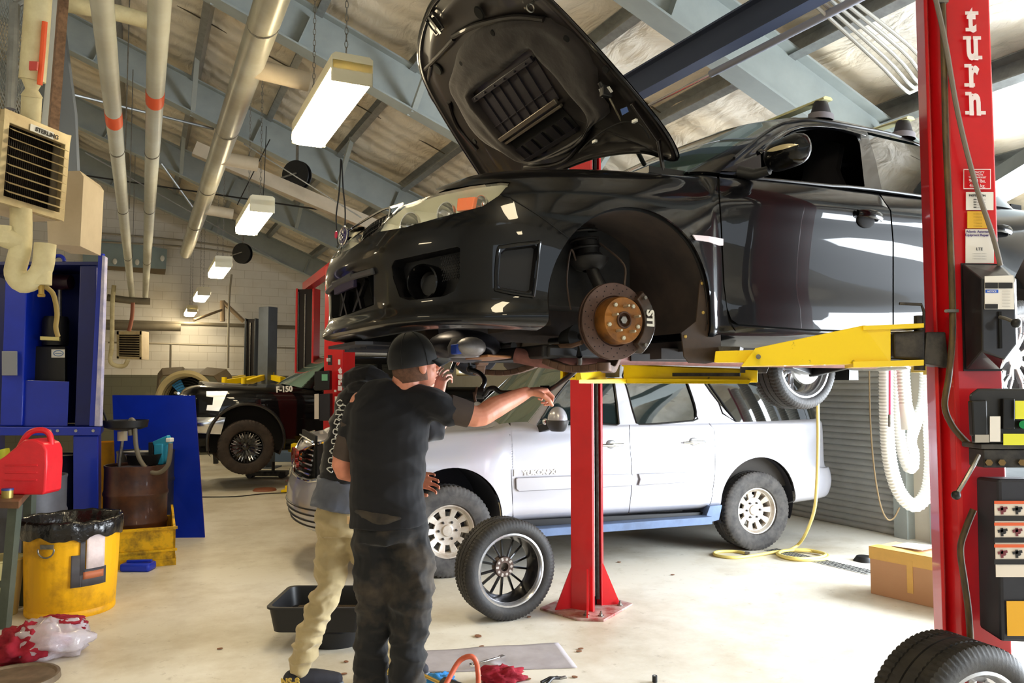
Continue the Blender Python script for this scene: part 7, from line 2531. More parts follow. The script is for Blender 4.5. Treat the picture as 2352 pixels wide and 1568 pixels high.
can_patch('tape_strip', MATS['duct_tape'], -52, -18, .22, .34)
can_patch('red_sticker', mat('sticker_rust', (176, 100, 66), .6), -48, -22, .27, .32, .3165)
can_patch('tape_strip', MATS['duct_tape'], -52, -46, .30, .57, .3145)
# blue tray on the floor
bt = thing('plastic_tray', 'small blue plastic tray on the floor beside the yellow pallet', 'tray', gnd(307, 1314))
p = gnd(307, 1314)
MB().box((0, .08, .035), (.26, .16, .07)).build('tray_body', mat('tray_blue', (30, 60, 200), .35), bt, bevel=.02)
MB().bar((-.10, .08, .078), (.12, .08, .085), .03, .02).build('tray_handle', mat('tray_blue', (30, 60, 200), .35), bt, bevel=.006)
# workbench corner with gas can
wbn = thing('workbench', 'dark metal workbench corner with a worn wooden top at far left', 'workbench', V((-3.6, 5.4, 0)))
zt = .88
tp = [at(-260, 1125, 5.2), at(44, 1135, 5.05), at(80, 1100, 5.95), at(-180, 1095, 6.0)]
for p in tp: p.z = zt
MB().prism(tp, (0, 0, -.045)).loc(wbn).build('bench_top', mat('bench_wood', (120, 84, 60), .6, noise_amt=.7, noise_scale=9, col2=(70, 50, 40)), wbn, smooth=False, bevel=.004)
M_LEG = mat('bench_leg_green', (84, 92, 82), .5, .2, noise_amt=.4, noise_scale=8)
MB().bar((at(36, 1140, 5.2).x, 5.2, zt - .045), (at(12, 1430, 5.35).x, 5.34, 0), .06, .06, up=(0, 1, 0)).loc(wbn).build('leg', M_LEG, wbn, smooth=False)
MB().bar((at(70, 1108, 5.85).x, 5.85, zt - .045), (at(60, 1360, 5.9).x, 5.9, 0), .06, .06, up=(0, 1, 0)).loc(wbn).build('leg', M_LEG, wbn, smooth=False)
MB().bar((-4.6, 5.3, .30), (at(14, 1300, 5.3).x, 5.3, .30), .03, .04).loc(wbn).build('bench_rail', M_LEG, wbn, smooth=False)
gc = thing('gas_can', 'bright red plastic gas can with a moulded handle on the workbench', 'gas can', V((at(50, 1100, 5.4).x, 5.45, zt)))
M_GAS = mat('gas_red', (228, 40, 52), .35, noise_amt=.2, noise_scale=10, bump=.15, bump_scale=30)
prof = [(-.21, .02), (-.19, 0), (.17, 0), (.185, .02), (.19, .20), (.185, .30), (.165, .345), (.10, .375), (.03, .372), (.0, .345), (-.10, .26), (-.21, .19)]
o_ = MB().prism([(x, -.09, z) for x, z in prof], (0, .20, 0)).build('can_body', M_GAS, gc, bevel=.03)
o_.modifiers['b'].segments = 4
MB().tube(smooth_path([(-.06, .01, .31), (-.02, .01, .385), (.03, .01, .425), (.10, .01, .43), (.145, .01, .40), (.16, .01, .33)], 5), .020, 12).build('can_handle', M_GAS, gc)
MB().tube([(-.15, .01, .22), (-.17, .01, .30)], .035, 16).build('can_cap', mat('cap_lime', (190, 210, 60), .4), gc)
for z in (.10, .15, .20):
    MB().box((.02, -.092, z), (.22, .006, .012)).build('moulded_rib', M_GAS, gc, bevel=.003)
tn = thing('tin_can', 'small brass coloured tin with a blue lid on the workbench', 'tin', V((at(24, 1125, 5.25).x, 5.22, zt)))
MB().lathe([(0, 0), (.033, 0), (.034, .05), (0, .05)], n=24).build('tin_body', mat('tin_gold', (170, 150, 80), .35, .6), tn)
MB().lathe([(0, .063), (.035, .062), (.036, .05), (0, .05)], n=24).build('tin_lid', mat('tin_blue', (40, 60, 130), .4), tn)
bk = thing('bucket', 'pale yellow rimmed bucket under the workbench', 'bucket', V((at(-15, 1300, 5.6).x, 5.65, 0)))
MB().lathe([(0, .01), (.13, 0), (.16, .38), (.17, .39), (.165, .40), (.15, .395), (.12, .03), (0, .03)], n=30).build('bucket_body', mat('bucket_cream', (206, 196, 140), .5), bk)
# bag with rags on the floor
def lump(name, m, parent, c, size, seed, amp=.35, n=40, root=None, flat=True, freq=2.2):
    rows = []
    for i in range(n // 2 + 1):
        a = pi * i / (n // 2)
        row = []
        for k in range(n):
            t = 2 * pi * k / n
            d = V((sin(a) * cos(t), sin(a) * sin(t), -cos(a)))
            rd = 1 + amp * (noise.noise(d * freq + V((seed, 0, 0))) + .5 * (1 - 2 * abs(noise.noise(d * freq * 2.3 + V((0, seed, 0))))))
            p = V((d.x * size[0] * rd, d.y * size[1] * rd, d.z * size[2] * rd)) + V(c)
            if flat and p.z < .004: p.z = .004
            row.append(p)
        rows.append(row)
    return MB().grid(rows, closed=True).build(name, m, parent, ang=180)


M_PLAS = mat('clear_plastic', (216, 208, 218), .18, alpha=.62, bump=1, bump_scale=16, coat=.5)
M_RAG = mat('rag_red', (150, 18, 40), .9, noise_amt=.5, noise_scale=12, col2=(96, 10, 26), bump=.8, bump_scale=14)
pbg = gnd(80, 1520)
pb_ = thing('plastic_bag', 'crumpled clear plastic bag of rags on the floor at lower left', 'bag', pbg)
lump('bag_film', M_PLAS, pb_, (0, .12, .09), (.22, .18, .11), 3.1, .30)
lump('rag_bundle', mat('rag_pink', (170, 60, 84), .9, bump=.6, bump_scale=14), pb_, (-.02, .14, .10), (.13, .10, .07), 5.5, .4)
rg = thing('shop_rag', 'dark red shop rags spilling out of the plastic bag', 'rag', gnd(35, 1525))
lump('rag_cloth', M_RAG, rg, (0, .08, .07), (.15, .13, .10), 8.4, .55, freq=2.8)
lump('rag_cloth', M_RAG, rg, (.13, .22, .17), (.13, .08, .035), 2.7, .5)
ld = thing('metal_disc', 'worn round drum lid lying flat at the bottom left corner', 'lid', gnd(30, 1566))
MB().lathe([(0, .018), (.20, .018), (.21, .03), (.225, .03), (.23, .0), (0, 0)], n=40).build('lid_disc', mat('lid_brown', (128, 112, 92), .55, .3, noise_amt=.7, noise_scale=10), ld)

# ============================================================ HEATERS, PIPES AND WALL ITEMS
M_LOUV = mat('heater_cream', (206, 192, 152), .45, .2, noise_amt=.5, noise_scale=8, col2=(150, 120, 88))


def heater(name_label, TL, TR, BL, BR, nl, depth, root_loc, logo=False):
    t = thing('unit_heater', name_label, 'heater', root_loc)
    n = (TR - TL).cross(BL - TL).normalized()
    if n.y < 0: n = -n
    ins = .08
    def q(u, v): return TL.lerp(TR, u).lerp(BL.lerp(BR, u), v)
    fr = MB()
    for a, b_, c_, d_ in (((0, 0), (1, 0), (1, ins * 1.6), (0, ins * 1.6)), ((0, 1 - ins), (1, 1 - ins), (1, 1), (0, 1)), ((0, 0), (ins, 0), (ins, 1), (0, 1)), ((1 - ins, 0), (1, 0), (1, 1), (1 - ins, 1))):
        fr.prism([q(*a), q(*b_), q(*c_), q(*d_)], n * .03)
    f_ = fr.loc(t).build('front_frame', M_LOUV, t, smooth=False, bevel=.003)
    cs = MB()
    B = [p + n * depth for p in (TL, TR, BR, BL)]
    A4 = [p + n * .03 for p in (TL, TR, BR, BL)]
    cs.grid([A4 + [A4[0]], B + [B[0]]]).add(B, [(0, 1, 2, 3)])
    cs.loc(t).build('casing', M_TANM, t, smooth=False)
    bk_ = MB().prism([q(.03, .05) + n * .10, q(.97, .05) + n * .10, q(.97, .97) + n * .10, q(.03, .97) + n * .10], n * .01)
    for k in range(30):
        u = .05 + .9 * k / 29
        bk_.bar(q(u, .08) + n * .095, q(u, .95) + n * .095, .004, .006, up=n)
    bk_.loc(t).build('coil', mat('coil_dark', (48, 40, 34), .6, .3), t, smooth=False)
    for k in range(nl):
        v = ins * 1.7 + (1 - ins * 2.9) * (k + .45) / nl
        h = .45 / nl
        MB().prism([q(ins, v), q(1 - ins, v), q(1 - ins, v + h * .62) - n * .03, q(ins, v + h * .62) - n * .03], n * .004).loc(t).build('louver', M_LOUV, t, smooth=False)
    if logo:
        c0 = q(.36, .045) - n * .003; c1 = q(.72, .045) - n * .003
        dn = (BL - TL).normalized() * .034
        pl_ = MB().prism([c0 + V((0, 0, -.002)), c1, c1 + dn, c0 + dn], -n * .002).loc(t).build('name_plate', M_WHITE, t, smooth=False)
        tx = text_mesh('STERLING', .028, .001, .0008, 'LEFT')
        Mi_ = Matrix.Translation(t.location).inverted()
        tx.transform(Mi_ @ mtx(c0.lerp(c1, .2) + dn * .80 - n * .004, (c1 - c0), -dn))
        finish(tx, 'name_plate_text', M_INK, pl_, smooth=False)
    return t


h1 = heater('cream louvered unit heater hanging close at the upper left', at(12, 250, 3.45), at(163, 312, 3.78), at(-6, 462, 3.45), at(146, 507, 3.78), 8, .26, at(80, 380, 3.7), logo=True)
h2 = heater('small brown louvered unit heater on the far block wall', at(268, 760, 17), at(325, 760, 17), at(268, 823, 17), at(325, 825, 17), 9, .35, at(296, 790, 17.1))
MB().prism([at(105, 395, 4.05), at(183, 392, 4.05), at(192, 405, 4.05), at(184, 565, 4.05), at(110, 560, 4.05)], V((-.05, .3, 0))).loc(h1).build('flue_box', M_TANM, h1, smooth=False)


def pipe(label, pts, r, m, name='pipe', cat='pipe', bands=(), n=16, k=4, group=None, extra=None):
    t = thing(name, label, cat, V(pts[0]), group=group)
    MB().tube(smooth_path(pts, k) if len(pts) > 2 else pts, r, n).loc(t).build('pipe_run', m, t)
    for (a, b_, mm) in bands:
        p, q_ = V(pts[0]).lerp(V(pts[-1]), a), V(pts[0]).lerp(V(pts[-1]), b_)
        MB().tube([p, q_], r * 1.03, n).loc(t).build('painted_band', mm, t)
    return t


M_ORG = mat('band_orange', (238, 96, 50), .5)
M_PGR = mat('pipe_cover', (196, 198, 188), .45, noise_amt=.4, noise_scale=4, col2=(170, 164, 142))
def along(d0, d1, t_, z): return bp(t_, d0, z), bp(t_, d1, z)
a, b_ = along(2.6, 19.3, -.23, 3.60)
def frac(px, py, z=3.6):
    P_ = gnd(px, py, z); d_ = -sin(BANG) * P_.x + cos(BANG) * P_.y
    return (d_ - 2.6) / 16.7
f0, f1 = frac(268, 257), frac(270, 283)
p1 = pipe('left one of two insulated ceiling pipes, one orange band', (a, b_), .058, M_PGR, bands=((f0, f1, M_ORG),), name='insulated_pipe')
for px, py in ((274, 345), (284, 480), (292, 590)):
    q = a.lerp(b_, frac(px, py))
    MB().tube([q + V((.062 * cos(t), 0, .062 * sin(t))) for t in [2 * pi * k / 20 for k in range(20)]], .006, 5, closed=True).tube([q + V((.07, 0, 0)), q + V((.07, 0, 1.6))], .005, 6).loc(p1).build('pipe_hanger', M_STEEL, p1)
a, b_ = along(2.6, 19.3, .04, 3.60)
f0, f1 = frac(366, 210), frac(364, 236)
p2 = pipe('right one of two insulated ceiling pipes, one orange band', (a, b_), .058, M_PGR, bands=((f0, f1, M_ORG),), name='insulated_pipe')
for px, py in ((355, 350), (345, 480), (336, 600)):
    q = a.lerp(b_, frac(px, py))
    MB().tube([q + V((.062 * cos(t), 0, .062 * sin(t))) for t in [2 * pi * k / 20 for k in range(20)]], .006, 5, closed=True).tube([q + V((.07, 0, 0)), q + V((.07, 0, 1.6))], .005, 6).loc(p2).build('pipe_hanger', M_STEEL, p2)
M_FLUE = mat('flue_grey', (190, 190, 178), .32, .3, noise_amt=.5, noise_scale=3, col2=(150, 136, 104))
a, b_ = along(2.4, 12.6, .56, 3.60)
p3 = pipe('thick grey round duct running under the roof beams', (a, b_), .085, M_FLUE, name='round_duct', cat='duct')
for k in range(1, 5):
    q = a.lerp(b_, k / 5.2)
    MB().tube([q + V((.088 * cos(t), 0, .088 * sin(t))) for t in [2 * pi * k / 20 for k in range(20)]], .006, 5, closed=True).loc(p3).build('duct_seam', M_STEEL, p3)
for k, (px, py) in enumerate(((600, 150), (515, 355), (478, 475))):
    q = gnd(px - 15, py, 3.6) + V((0, 0, -.02))
    MB().cyl(q, q + V((.30, .14, -.03)), .06, 16).loc(p3).build('duct_branch', M_TANM, p3)
# cross pipe near the top
pipe('pale branch pipe crossing between the ceiling pipes', [at(150, 8, 4.6), at(270, 30, 4.75), at(385, 62, 4.9)], .05, M_INS, name='branch_pipe')
# near heater piping
t = pipe('thick cream lagged riser pipe above the near heater', [at(92, -60, 3.5), at(84, 60, 3.52), at(77, 150, 3.55), at(74, 185, 3.56)], .056, M_INS, name='lagged_pipe')
q = at(80, 145, 3.48)
MB().prism(wall_pts([(67, 140), (86, 141), (84, 160), (66, 160)], 3.47), V((0, .01, 0))).loc(t).build('red_tag', mat('tag_red', (200, 70, 66), .5), t, smooth=False)
MB().tube([at(103, 50, 3.48), at(97, 130, 3.50), at(91, 195, 3.52)], .012, 8).loc(t).build('orange_stripe', M_ORG, t)
MB().tube([at(74, 183, 3.56), at(73, 205, 3.57), at(73, 222, 3.58)], [.045, .026, .046], 16).tube([at(73, 220, 3.58), at(70, 280, 3.62)], .042, 16).loc(t).build('pipe_reducer', M_INS, t)
t = pipe('cream lagged elbow pipes hanging under the near heater', [at(48, 480, 3.6), at(48, 560, 3.6), at(40, 600, 3.6), at(35, 628, 3.6), at(52, 650, 3.6), at(80, 640, 3.6), at(98, 612, 3.6), at(104, 560, 3.6)], .046, M_INS, name='lagged_pipe')
MB().tube([at(102, 560, 3.6), at(99, 654, 3.6)], .036, 16).tube([at(2, 540, 3.55), at(48, 556, 3.6)], .05, 14).tube([at(8, 520, 3.55), at(8, 560, 3.55)], .04, 14).loc(t).build('tee_fitting', M_INS, t)
MB().tube([at(95, 655, 3.6), at(95, 676, 3.6)], .012, 8).tube([at(88, 678, 3.6), at(102, 678, 3.6)], .008, 8).loc(t).build('drain_valve', mat('brass', (190, 160, 90), .35, .9), t)
pipe('thin tan hose hanging from the lagged pipe', [at(100, 656, 3.62), at(122, 675, 3.66), at(131, 720, 3.7), at(128, 750, 3.7), at(133, 772, 3.72)], .011, mat('hose_tan', (150, 128, 72), .5), name='drain_hose', cat='hose')
pipe('brown perforated steel strut beside the near heater riser', [at(150, -60, 4.0), at(122, 300, 4.0)], .03, mat('strut_rust', (150, 118, 96), .6, noise_amt=.8, noise_scale=40), name='perforated_strut', cat='strut', n=4)
pipe('pale vertical pipe behind the near heater riser', [at(132, -20, 4.2), at(128, 120, 4.2), at(110, 300, 4.2)], .035, mat('pipe_white', (214, 220, 222), .4), name='vertical_pipe')
pn = thing('sheet_panel', 'blue grey sheet metal panel behind the near heater', 'panel', at(150, 300, 4.7))
MB().prism([at(108, -20, 4.7), at(140, 20, 4.7), at(172, 260, 4.7), at(178, 400, 4.7), at(100, 400, 4.7)], V((0, .03, 0))).loc(pn).build('panel', mat('panel_bluegrey', (130, 138, 150), .5), pn, smooth=False)
# chain link mesh, upper left corner
ms = thing('mesh_screen', 'galvanised chain link screen in the upper left corner', 'fence', at(30, 120, 4.4))
mb = MB()
A_, B_, C_ = at(-30, -30, 4.4), at(62, 0, 4.5), at(-30, 245, 4.4)
for i in range(-14, 30):
    for sgn in (1, -1):
        x0 = i / 14
        p_ = []
        for j in range(15):
            y = j / 14; x = x0 + sgn * y * 1.2
            if 0 <= x <= 1:
                p_.append(A_ + (B_ - A_) * x + (C_ - A_) * y + V((0, .004 * (1 if j % 2 else -1), 0)))
        if len(p_) > 1: mb.tube(p_, .0028, 4)
ms_ = mb.loc(ms).build('wire_mesh', M_GALV, ms)
MB().tube([at(34, 10, 4.38), at(24, 250, 4.38)], .028, 10).tube([at(34, 12, 4.38), at(56, 2, 4.4)], .018, 10).loc(ms).build('mesh_post', M_GALV, ms)
# back wall: board, conduits, far pipes
def wd(px, py, d=19.6):
    n = bp(0, 1); return onpl(px, py, n * d, n)


bd_ = thing('wall_board', 'wide blue grey board with a dark lower edge high on the block wall', 'board', wd(285, 585))
MB().prism([wd(190, 541), wd(384, 572), wd(381, 618), wd(190, 607)], bp(0, .08)).loc(bd_).build('board_face', mat('board_glass', (150, 168, 172), .25, noise_amt=.3, noise_scale=1.5, coat=.5), bd_, smooth=False)
MB().prism([wd(190, 607), wd(381, 618), wd(379, 630), wd(190, 614)], bp(0, .08)).loc(bd_).build('board_edge', mat('board_brown', (120, 104, 78), .6), bd_, smooth=False)
for x, y in ((264, 600), (315, 602), (373, 593)):
    MB().ball(wd(x, y, 19.5), (.05, .03, .07), 10, 8).loc(bd_).build('board_note', M_WHITE, bd_)
M_CON = mat('conduit_grey', (150, 142, 126), .5)
for lb, pts, r in (('dark heating pipe running level along the block wall', [(244, 738), (450, 744), (690, 752)], .045),
                   ('thin lower conduit along the block wall', [(248, 786), (400, 790), (690, 800)], .02),
                   ('upper thin conduit on the block wall beneath the roof', [(205, 533), (420, 552), (560, 572)], .022),
                   ('second thin conduit just below the upper one', [(190, 553), (420, 566), (560, 584)], .022),
                   ('short lagged pipe end on the block wall', [(244, 748), (330, 750), (415, 752)], .09)):
    pipe(lb, [wd(x, y, 19.45) for x, y in pts], r, M_CON if r < .04 else mat('pipe_sooty', (120, 112, 96), .6, noise_amt=.5, noise_scale=2), name='wall_pipe')
pipe('cream looped pipe beside the small far heater', [wd(x, y, 18.9) for x, y in [(262, 655), (258, 700), (257, 790), (253, 825), (262, 838), (285, 840), (294, 826)]], .045, M_INS, name='lagged_pipe')
pipe('horizontal header joining the two insulated pipes at the far end', [wd(x, y, 19.0) for x, y in [(246, 683), (300, 690), (345, 692)]], .075, mat('pipe_sooty', (120, 112, 96), .6), name='pipe_header')
pipe('short red capped pipe above the far heater', [wd(x, y, 18.8) for x, y in [(305, 695), (303, 730), (296, 760)]], .04, mat('pipe_rusty', (150, 90, 70), .6), name='drop_pipe')
for lb, pts in (('thin vertical conduit hanging before the block wall at left of the far columns', [(532, 630), (526, 700), (524, 845)]), ('thin vertical conduit on the lower block wall', [(392, 790), (391, 845)])):
    pipe(lb, [wd(x, y, 18.6) for x, y in pts], .022, M_CON, name='vertical_conduit')
br_ = thing('wall_bracket', 'triangular steel wall bracket on the block wall', 'bracket', wd(512, 715))
MB().tube([wd(511, 690, 19.4), wd(511, 738, 19.4)], .06, 8).tube([wd(511, 692, 19.4), wd(560, 738, 19.4)], .05, 8).tube([wd(508, 712, 19.3), wd(445, 735, 18.5)], .03, 8).loc(br_).build('bracket_arm', mat('bracket_tan', (150, 130, 104), .6), br_)
# big fan
fan = thing('shop_fan', 'large brown framed shop fan with a blue blade behind the pickup', 'fan', V((at(440, 900, 16.2).x, 16.4, 0)))
cf = at(435, 920, 16.2)
oc = [(358, 905), (362, 858), (372, 845), (420, 842), (425, 846), (470, 846), (476, 843), (520, 847), (532, 862), (540, 905), (540, 985), (358, 985)]
P_o = [at(x, y, 16.3) for x, y in oc]
rows = [[p for p in P_o], [cf + (p - cf) * .78 + V((0, -.25, 0)) for p in P_o]]
M_FANF = mat('fan_frame', (112, 98, 78), .6, noise_amt=.4, noise_scale=3)
MB().grid(rows, closed=True).loc(fan).build('fan_frame', M_FANF, fan, smooth=False, solid=.03)
R_ = .50
rg_ = []
for r, y in ((R_ * 1.25, -.2), (R_ * 1.12, -.26), (R_, -.2), (R_ * .98, .1)):
    rg_.append([cf + V((r * cos(t), y, r * sin(t))) for t in [2 * pi * k / 48 for k in range(48)]])
MB().grid(rg_, closed=True).loc(fan).build('fan_ring', mat('fan_ring_cream', (196, 180, 136), .5), fan)
MB().add([cf + V((R_ * 1.0 * cos(t), .12, R_ * sin(t))) for t in [2 * pi * k / 40 for k in range(40)]], [tuple(range(40))]).loc(fan).build('fan_back', M_GAP, fan)
for k in range(3):
    t_ = 2.2 + 2 * pi * k / 3
    dx = V((cos(t_), 0, sin(t_))); dy = V((-sin(t_), 0, cos(t_)))
    MB().prism([cf + dx * .08 - dy * .05, cf + dx * .47 - dy * .11, cf + dx * .47 + dy * .11, cf + dx * .08 + dy * .05], V((0, -.02, 0))).loc(fan).build('blade', mat('blade_blue', (40, 130, 200), .4), fan, smooth=False)
for k in range(7):
    r = .12 + .055 * k
    MB().tube([cf + V((r * cos(t), -.2, r * sin(t))) for t in [2 * pi * q / 36 for q in range(36)]], .005, 4, closed=True).loc(fan).build('guard_ring', M_BLACK, fan)
MB().bar(cf + V((-.5, .1, -.7)), V((cf.x - .5, 16.4, 0)), .08, .08, up=(0, 1, 0)).loc(fan).build('fan_leg', M_BLACK, fan)
MB().bar(cf + V((.5, .1, -.7)), V((cf.x + .5, 16.4, 0)), .08, .08, up=(0, 1, 0)).loc(fan).build('fan_leg', M_BLACK, fan)
# hose reels
for lb, px, py, Y, r in (('larger black hose reel hung under the beam right of the big duct', 682, 403, 10.2, .19), ('smaller black hose reel farther back beneath the beams', 557, 582, 15.6, .20)):
    t = thing('hose_reel', lb, 'hose reel', at(px, py, Y))
    ax = V((-.25, -1, -.1)).normalized()
    MB().lathe([(0, -.05), (r, -.05), (r * 1.03, -.04), (r, -.03), (r * .6, -.03), (r * .6, .03), (r, .03), (r * 1.03, .04), (r, .05), (0, .05)], axis=ax, n=40).build('spool', M_BLACK, t)
    MB().bar(ax * .07 + V((-r, 0, -.05)), ax * .07 + V((.03, 0, .02)), .02, .02).bar(V((.0, 0, 0)), V((0, 0, .7)), .03, .03, up=(0, 1, 0)).build('reel_bracket', M_STEEL, t, smooth=False)
    MB().box(ax * .055 + V((.06, 0, r * .75)), (.06, .01, .04)).build('reel_label', M_WHITE, t, smooth=False)
# tan rail below the rafters and bracing rods (structure)
def trim(mb, m, **k):
    global TRIM_K
    o = mb.build('trim_%d' % TRIM_K, m, **k); TRIM_K += 1
    return struct(o)


trim(MB().bar(bp(.5, 9.8, 4.40), bp(4.6, 9.8, 3.02), .12, .16), mat('rail_tan', (186, 172, 150), .5, noise_amt=.3, noise_scale=4), smooth=False)
for pts, r, m in (([(160, 215, 9.5), (490, 296, 11)], .020, M_GALV), ([(370, 375, 12), (442, 475, 12.5)], .02, M_GALV), ([(195, 403, 11), (430, 437, 11.5), (830, 495, 11)], .012, M_TRIMB),
                  ([(620, 320, 8.5), (545, 470, 9)], .006, M_TRIMB), ([(560, 330, 9), (830, 500, 9.5)], .008, M_GALV), ([(195, 350, 9), (640, 600, 14)], .008, M_GALV)):
    trim(MB().tube([at(*p) for p in pts], r, 8), m)
cb2 = thing('hanging_cable', 'pair of thin dark cords hanging from the beam above the headlight', 'cable', at(783, 365, 7.0))
for dx in (0, 1):
    MB().tube(smooth_path([at(x, y, 7.0) for x, y in ([(783, 365), (779, 440), (772, 500), (776, 560)] if dx else [(785, 368), (788, 430), (793, 490), (790, 550)])], 5), .007, 6).loc(cb2).build('cord', M_BLACK, cb2)
pipe('faint hanging wire left of the tan rail', [at(612, 290, 7), at(606, 430, 7.4), at(600, 480, 7.6)], .004, M_BLACK, name='hanging_wire', cat='wire', n=5)
# clutter on the floor around the pickup
t = thing('floor_disc', 'flat brown disc lying on the floor below the pickup', 'disc', gnd(608, 1126))
MB().lathe([(0, .03), (.16, .03), (.18, .0), (0, 0)], n=30).build('disc', mat('disc_brown', (140, 84, 60), .6), t)
t = thing('jack_stand', 'little yellow jack stand on the floor near the pickup', 'jack stand', gnd(660, 1130))
MB().box((0, 0, .02), (.16, .14, .04)).bar((0, 0, 0), (0, 0, .10), .06, .06, up=(0, 1, 0)).build('stand', M_YELLOW, t, bevel=.005)
pipe('thin black cord lying across the far floor', [gnd(465, 1141, .01), gnd(540, 1140, .01), gnd(600, 1134, .01), gnd(660, 1131, .01)], .008, M_BLACK, name='power_cord', cat='cord', n=6)
t = thing('floor_jack', 'low dark floor jack under the pickup wheel', 'jack', gnd(610, 1098))
MB().box((0, .1, .08), (.7, .25, .08)).cyl((.1, .1, .1), (.1, .1, .28), .03, 12).build('jack_body', M_BLKM, t, bevel=.01)
for sx in (-.28, .28):
    MB().cyl((sx, -.03, .05), (sx, .23, .05), .05, 16).build('jack_roller', M_BLACK, t)
t = thing('low_ramp', 'long blue grey low ramp on the floor beyond the pickup wheel', 'ramp', gnd(660, 1062))
MB().box((0, .4, .10), (1.6, .5, .20)).build('ramp_body', mat('ramp_blue', (96, 118, 150), .5), t, bevel=.01)
# ============================================================ RIGHT SIDE AND FLOOR
M_HOSEW = mat('exhaust_hose_white', (226, 226, 222), .55, noise_amt=.3, noise_scale=6, col2=(200, 196, 180))


def corrugated(mb, pts, r, pitch=.03, n=16):
    P = smooth_path(pts, 14)
    L = [0]
    for a, b in zip(P, P[1:]): L.append(L[-1] + (b - a).length)
    N = int(L[-1] / pitch * 4)
    Q, R = [], []
    j = 0
    for i in range(N + 1):
        s = L[-1] * i / N
        while j < len(L) - 2 and L[j + 1] < s: j += 1
        t = (s - L[j]) / max(L[j + 1] - L[j], 1e-6)
        Q.append(P[j].lerp(P[j + 1], t)); R.append(r * (1 + .07 * cos(2 * pi * i / 4)))
    return mb.tube(Q, R, n)


Yh = 7.4
eh = thing('exhaust_hose', 'thick white corrugated exhaust hose hanging in a long U by the shutter', 'hose', at(2090, 850, Yh))
corrugated(MB(), [at(x, y, Yh) for x, y in [(2033, 700), (2035, 850), (2036, 960), (2044, 1060), (2066, 1130), (2100, 1160), (2130, 1130), (2140, 1060), (2136, 960), (2138, 850), (2138, 700)]], .062).loc(eh).build('hose', M_HOSEW, eh)
eh = thing('exhaust_hose', 'shorter white corrugated exhaust hose looped inside the long one', 'hose', at(2080, 850, Yh + .2))
corrugated(MB(), [at(x, y, Yh + .25) for x, y in [(2058, 700), (2060, 900), (2066, 1000), (2082, 1066), (2096, 1072), (2098, 1040), (2092, 1010), (2108, 960), (2124, 900), (2128, 700)]], .052).loc(eh).build('hose', M_HOSEW, eh)
corrugated(MB(), [at(x, y, Yh - .2) for x, y in [(2072, 700), (2074, 850), (2080, 930)]], .055).loc(eh).build('hose', M_HOSEW, eh)
MB().tube([at(2079, 925, Yh - .2), at(2090, 984, Yh - .2)], [.055, .075], 20).loc(eh).build('hose_nozzle', M_WHITE, eh)
t = thing('air_hose', 'thin pink red air hose hanging beside the white exhaust hoses', 'hose', at(2042, 850, 7.2))
MB().tube([at(2043, 700, 7.2), at(2044, 850, 7.2), at(2044, 960, 7.2)], .012, 8).loc(t).build('hose', mat('hose_pink', (200, 60, 90), .5), t)
MB().tube([at(2044, 952, 7.2), at(2044, 980, 7.2)], .016, 10).loc(t).build('hose_fitting', M_STEEL, t)
t = thing('pull_chain', 'thin rusty pull chain hanging in front of the shutter', 'chain', at(2000, 800, 8.0))
MB().tube(smooth_path([at(x, y, 8.0) for x, y in [(1996, 760), (1998, 940), (2006, 1060), (2020, 1150), (2036, 1190), (2052, 1190), (2066, 1165)]], 6), .008, 6).loc(t).build('chain', mat('chain_rust', (140, 120, 90), .5, .5), t)
# cardboard box
A0 = gnd(2000, 1362); B0 = gnd(2175, 1403)
dx = (B0 - A0).normalized(); dy = V((-dx.y, dx.x, 0))
if dy.y < 0: dy = -dy
H_ = .36
cbx = thing('cardboard_box', 'long brown cardboard box on the floor left of the near lift post', 'box', A0, atan2(dx.y, dx.x))
M_CARD = mat('cardboard', (196, 152, 114), .8, noise_amt=.25, noise_scale=4, col2=(176, 130, 92))
M_TAPE = mat('box_tape', (224, 178, 92), .35, noise_amt=.2, noise_scale=8)
MB().prism([(0, 0, 0), (1.15, 0, 0), (1.15, .36, 0), (0, .36, 0)], (0, 0, H_)).build('box_body', M_CARD, cbx, smooth=False, bevel=.003)
MB().prism([(-.005, -.004, H_ - .09), (1.15, -.004, H_ - .09), (1.15, -.004, H_ + .004), (-.005, -.004, H_ + .004)], (0, .003, 0)).prism([(-.005, -.004, H_ + .001), (1.15, -.004, H_ + .001), (1.15, .12, H_ + .001), (-.005, .12, H_ + .001)], (0, 0, .003)).build('wide_tape', M_TAPE, cbx, smooth=False)
for x in (.32, .68):
    MB().box((x, -.003, .19 if x < .5 else .10), (.045, .004, .24 if x < .5 else .20)).build('tape_strip', M_TAPE, cbx, smooth=False)
MB().prism([(.60 + .055 * cos(t), -.002, .21 + .018 * sin(t)) for t in [2 * pi * k / 20 for k in range(20)]], (0, -.003, 0)).build('hand_hole', mat('hole_brown', (110, 72, 52), .9), cbx, smooth=False)
MB().box((.80, -.003, .07), (.06, .003, .05)).build('black_mark', M_INK, cbx, smooth=False)
MB().tube([(.78 + .03 * cos(t), -.003, .17 + .025 * sin(t)) for t in [2 * pi * k / 20 for k in range(20)]], .002, 5, closed=True).bar((.765, -.003, .17), (.795, -.003, .17), .003, .003).build('round_mark', M_INK, cbx)
MB().prism([(.10, .14, H_ + .004), (.36, .10, H_ + .02), (.36, .36, H_ + .02), (.10, .36, H_ + .004)], (0, 0, .004)).build('loose_flap', mat('flap_white', (226, 220, 208), .7), cbx, smooth=False)
t = thing('rubber_dome', 'small black rubber cap on the floor behind the cardboard box', 'cap', gnd(1986, 1288))
MB().lathe([(0, .05), (.07, .045), (.10, 0)], n=20).build('cap_dome', M_BLACK, t)
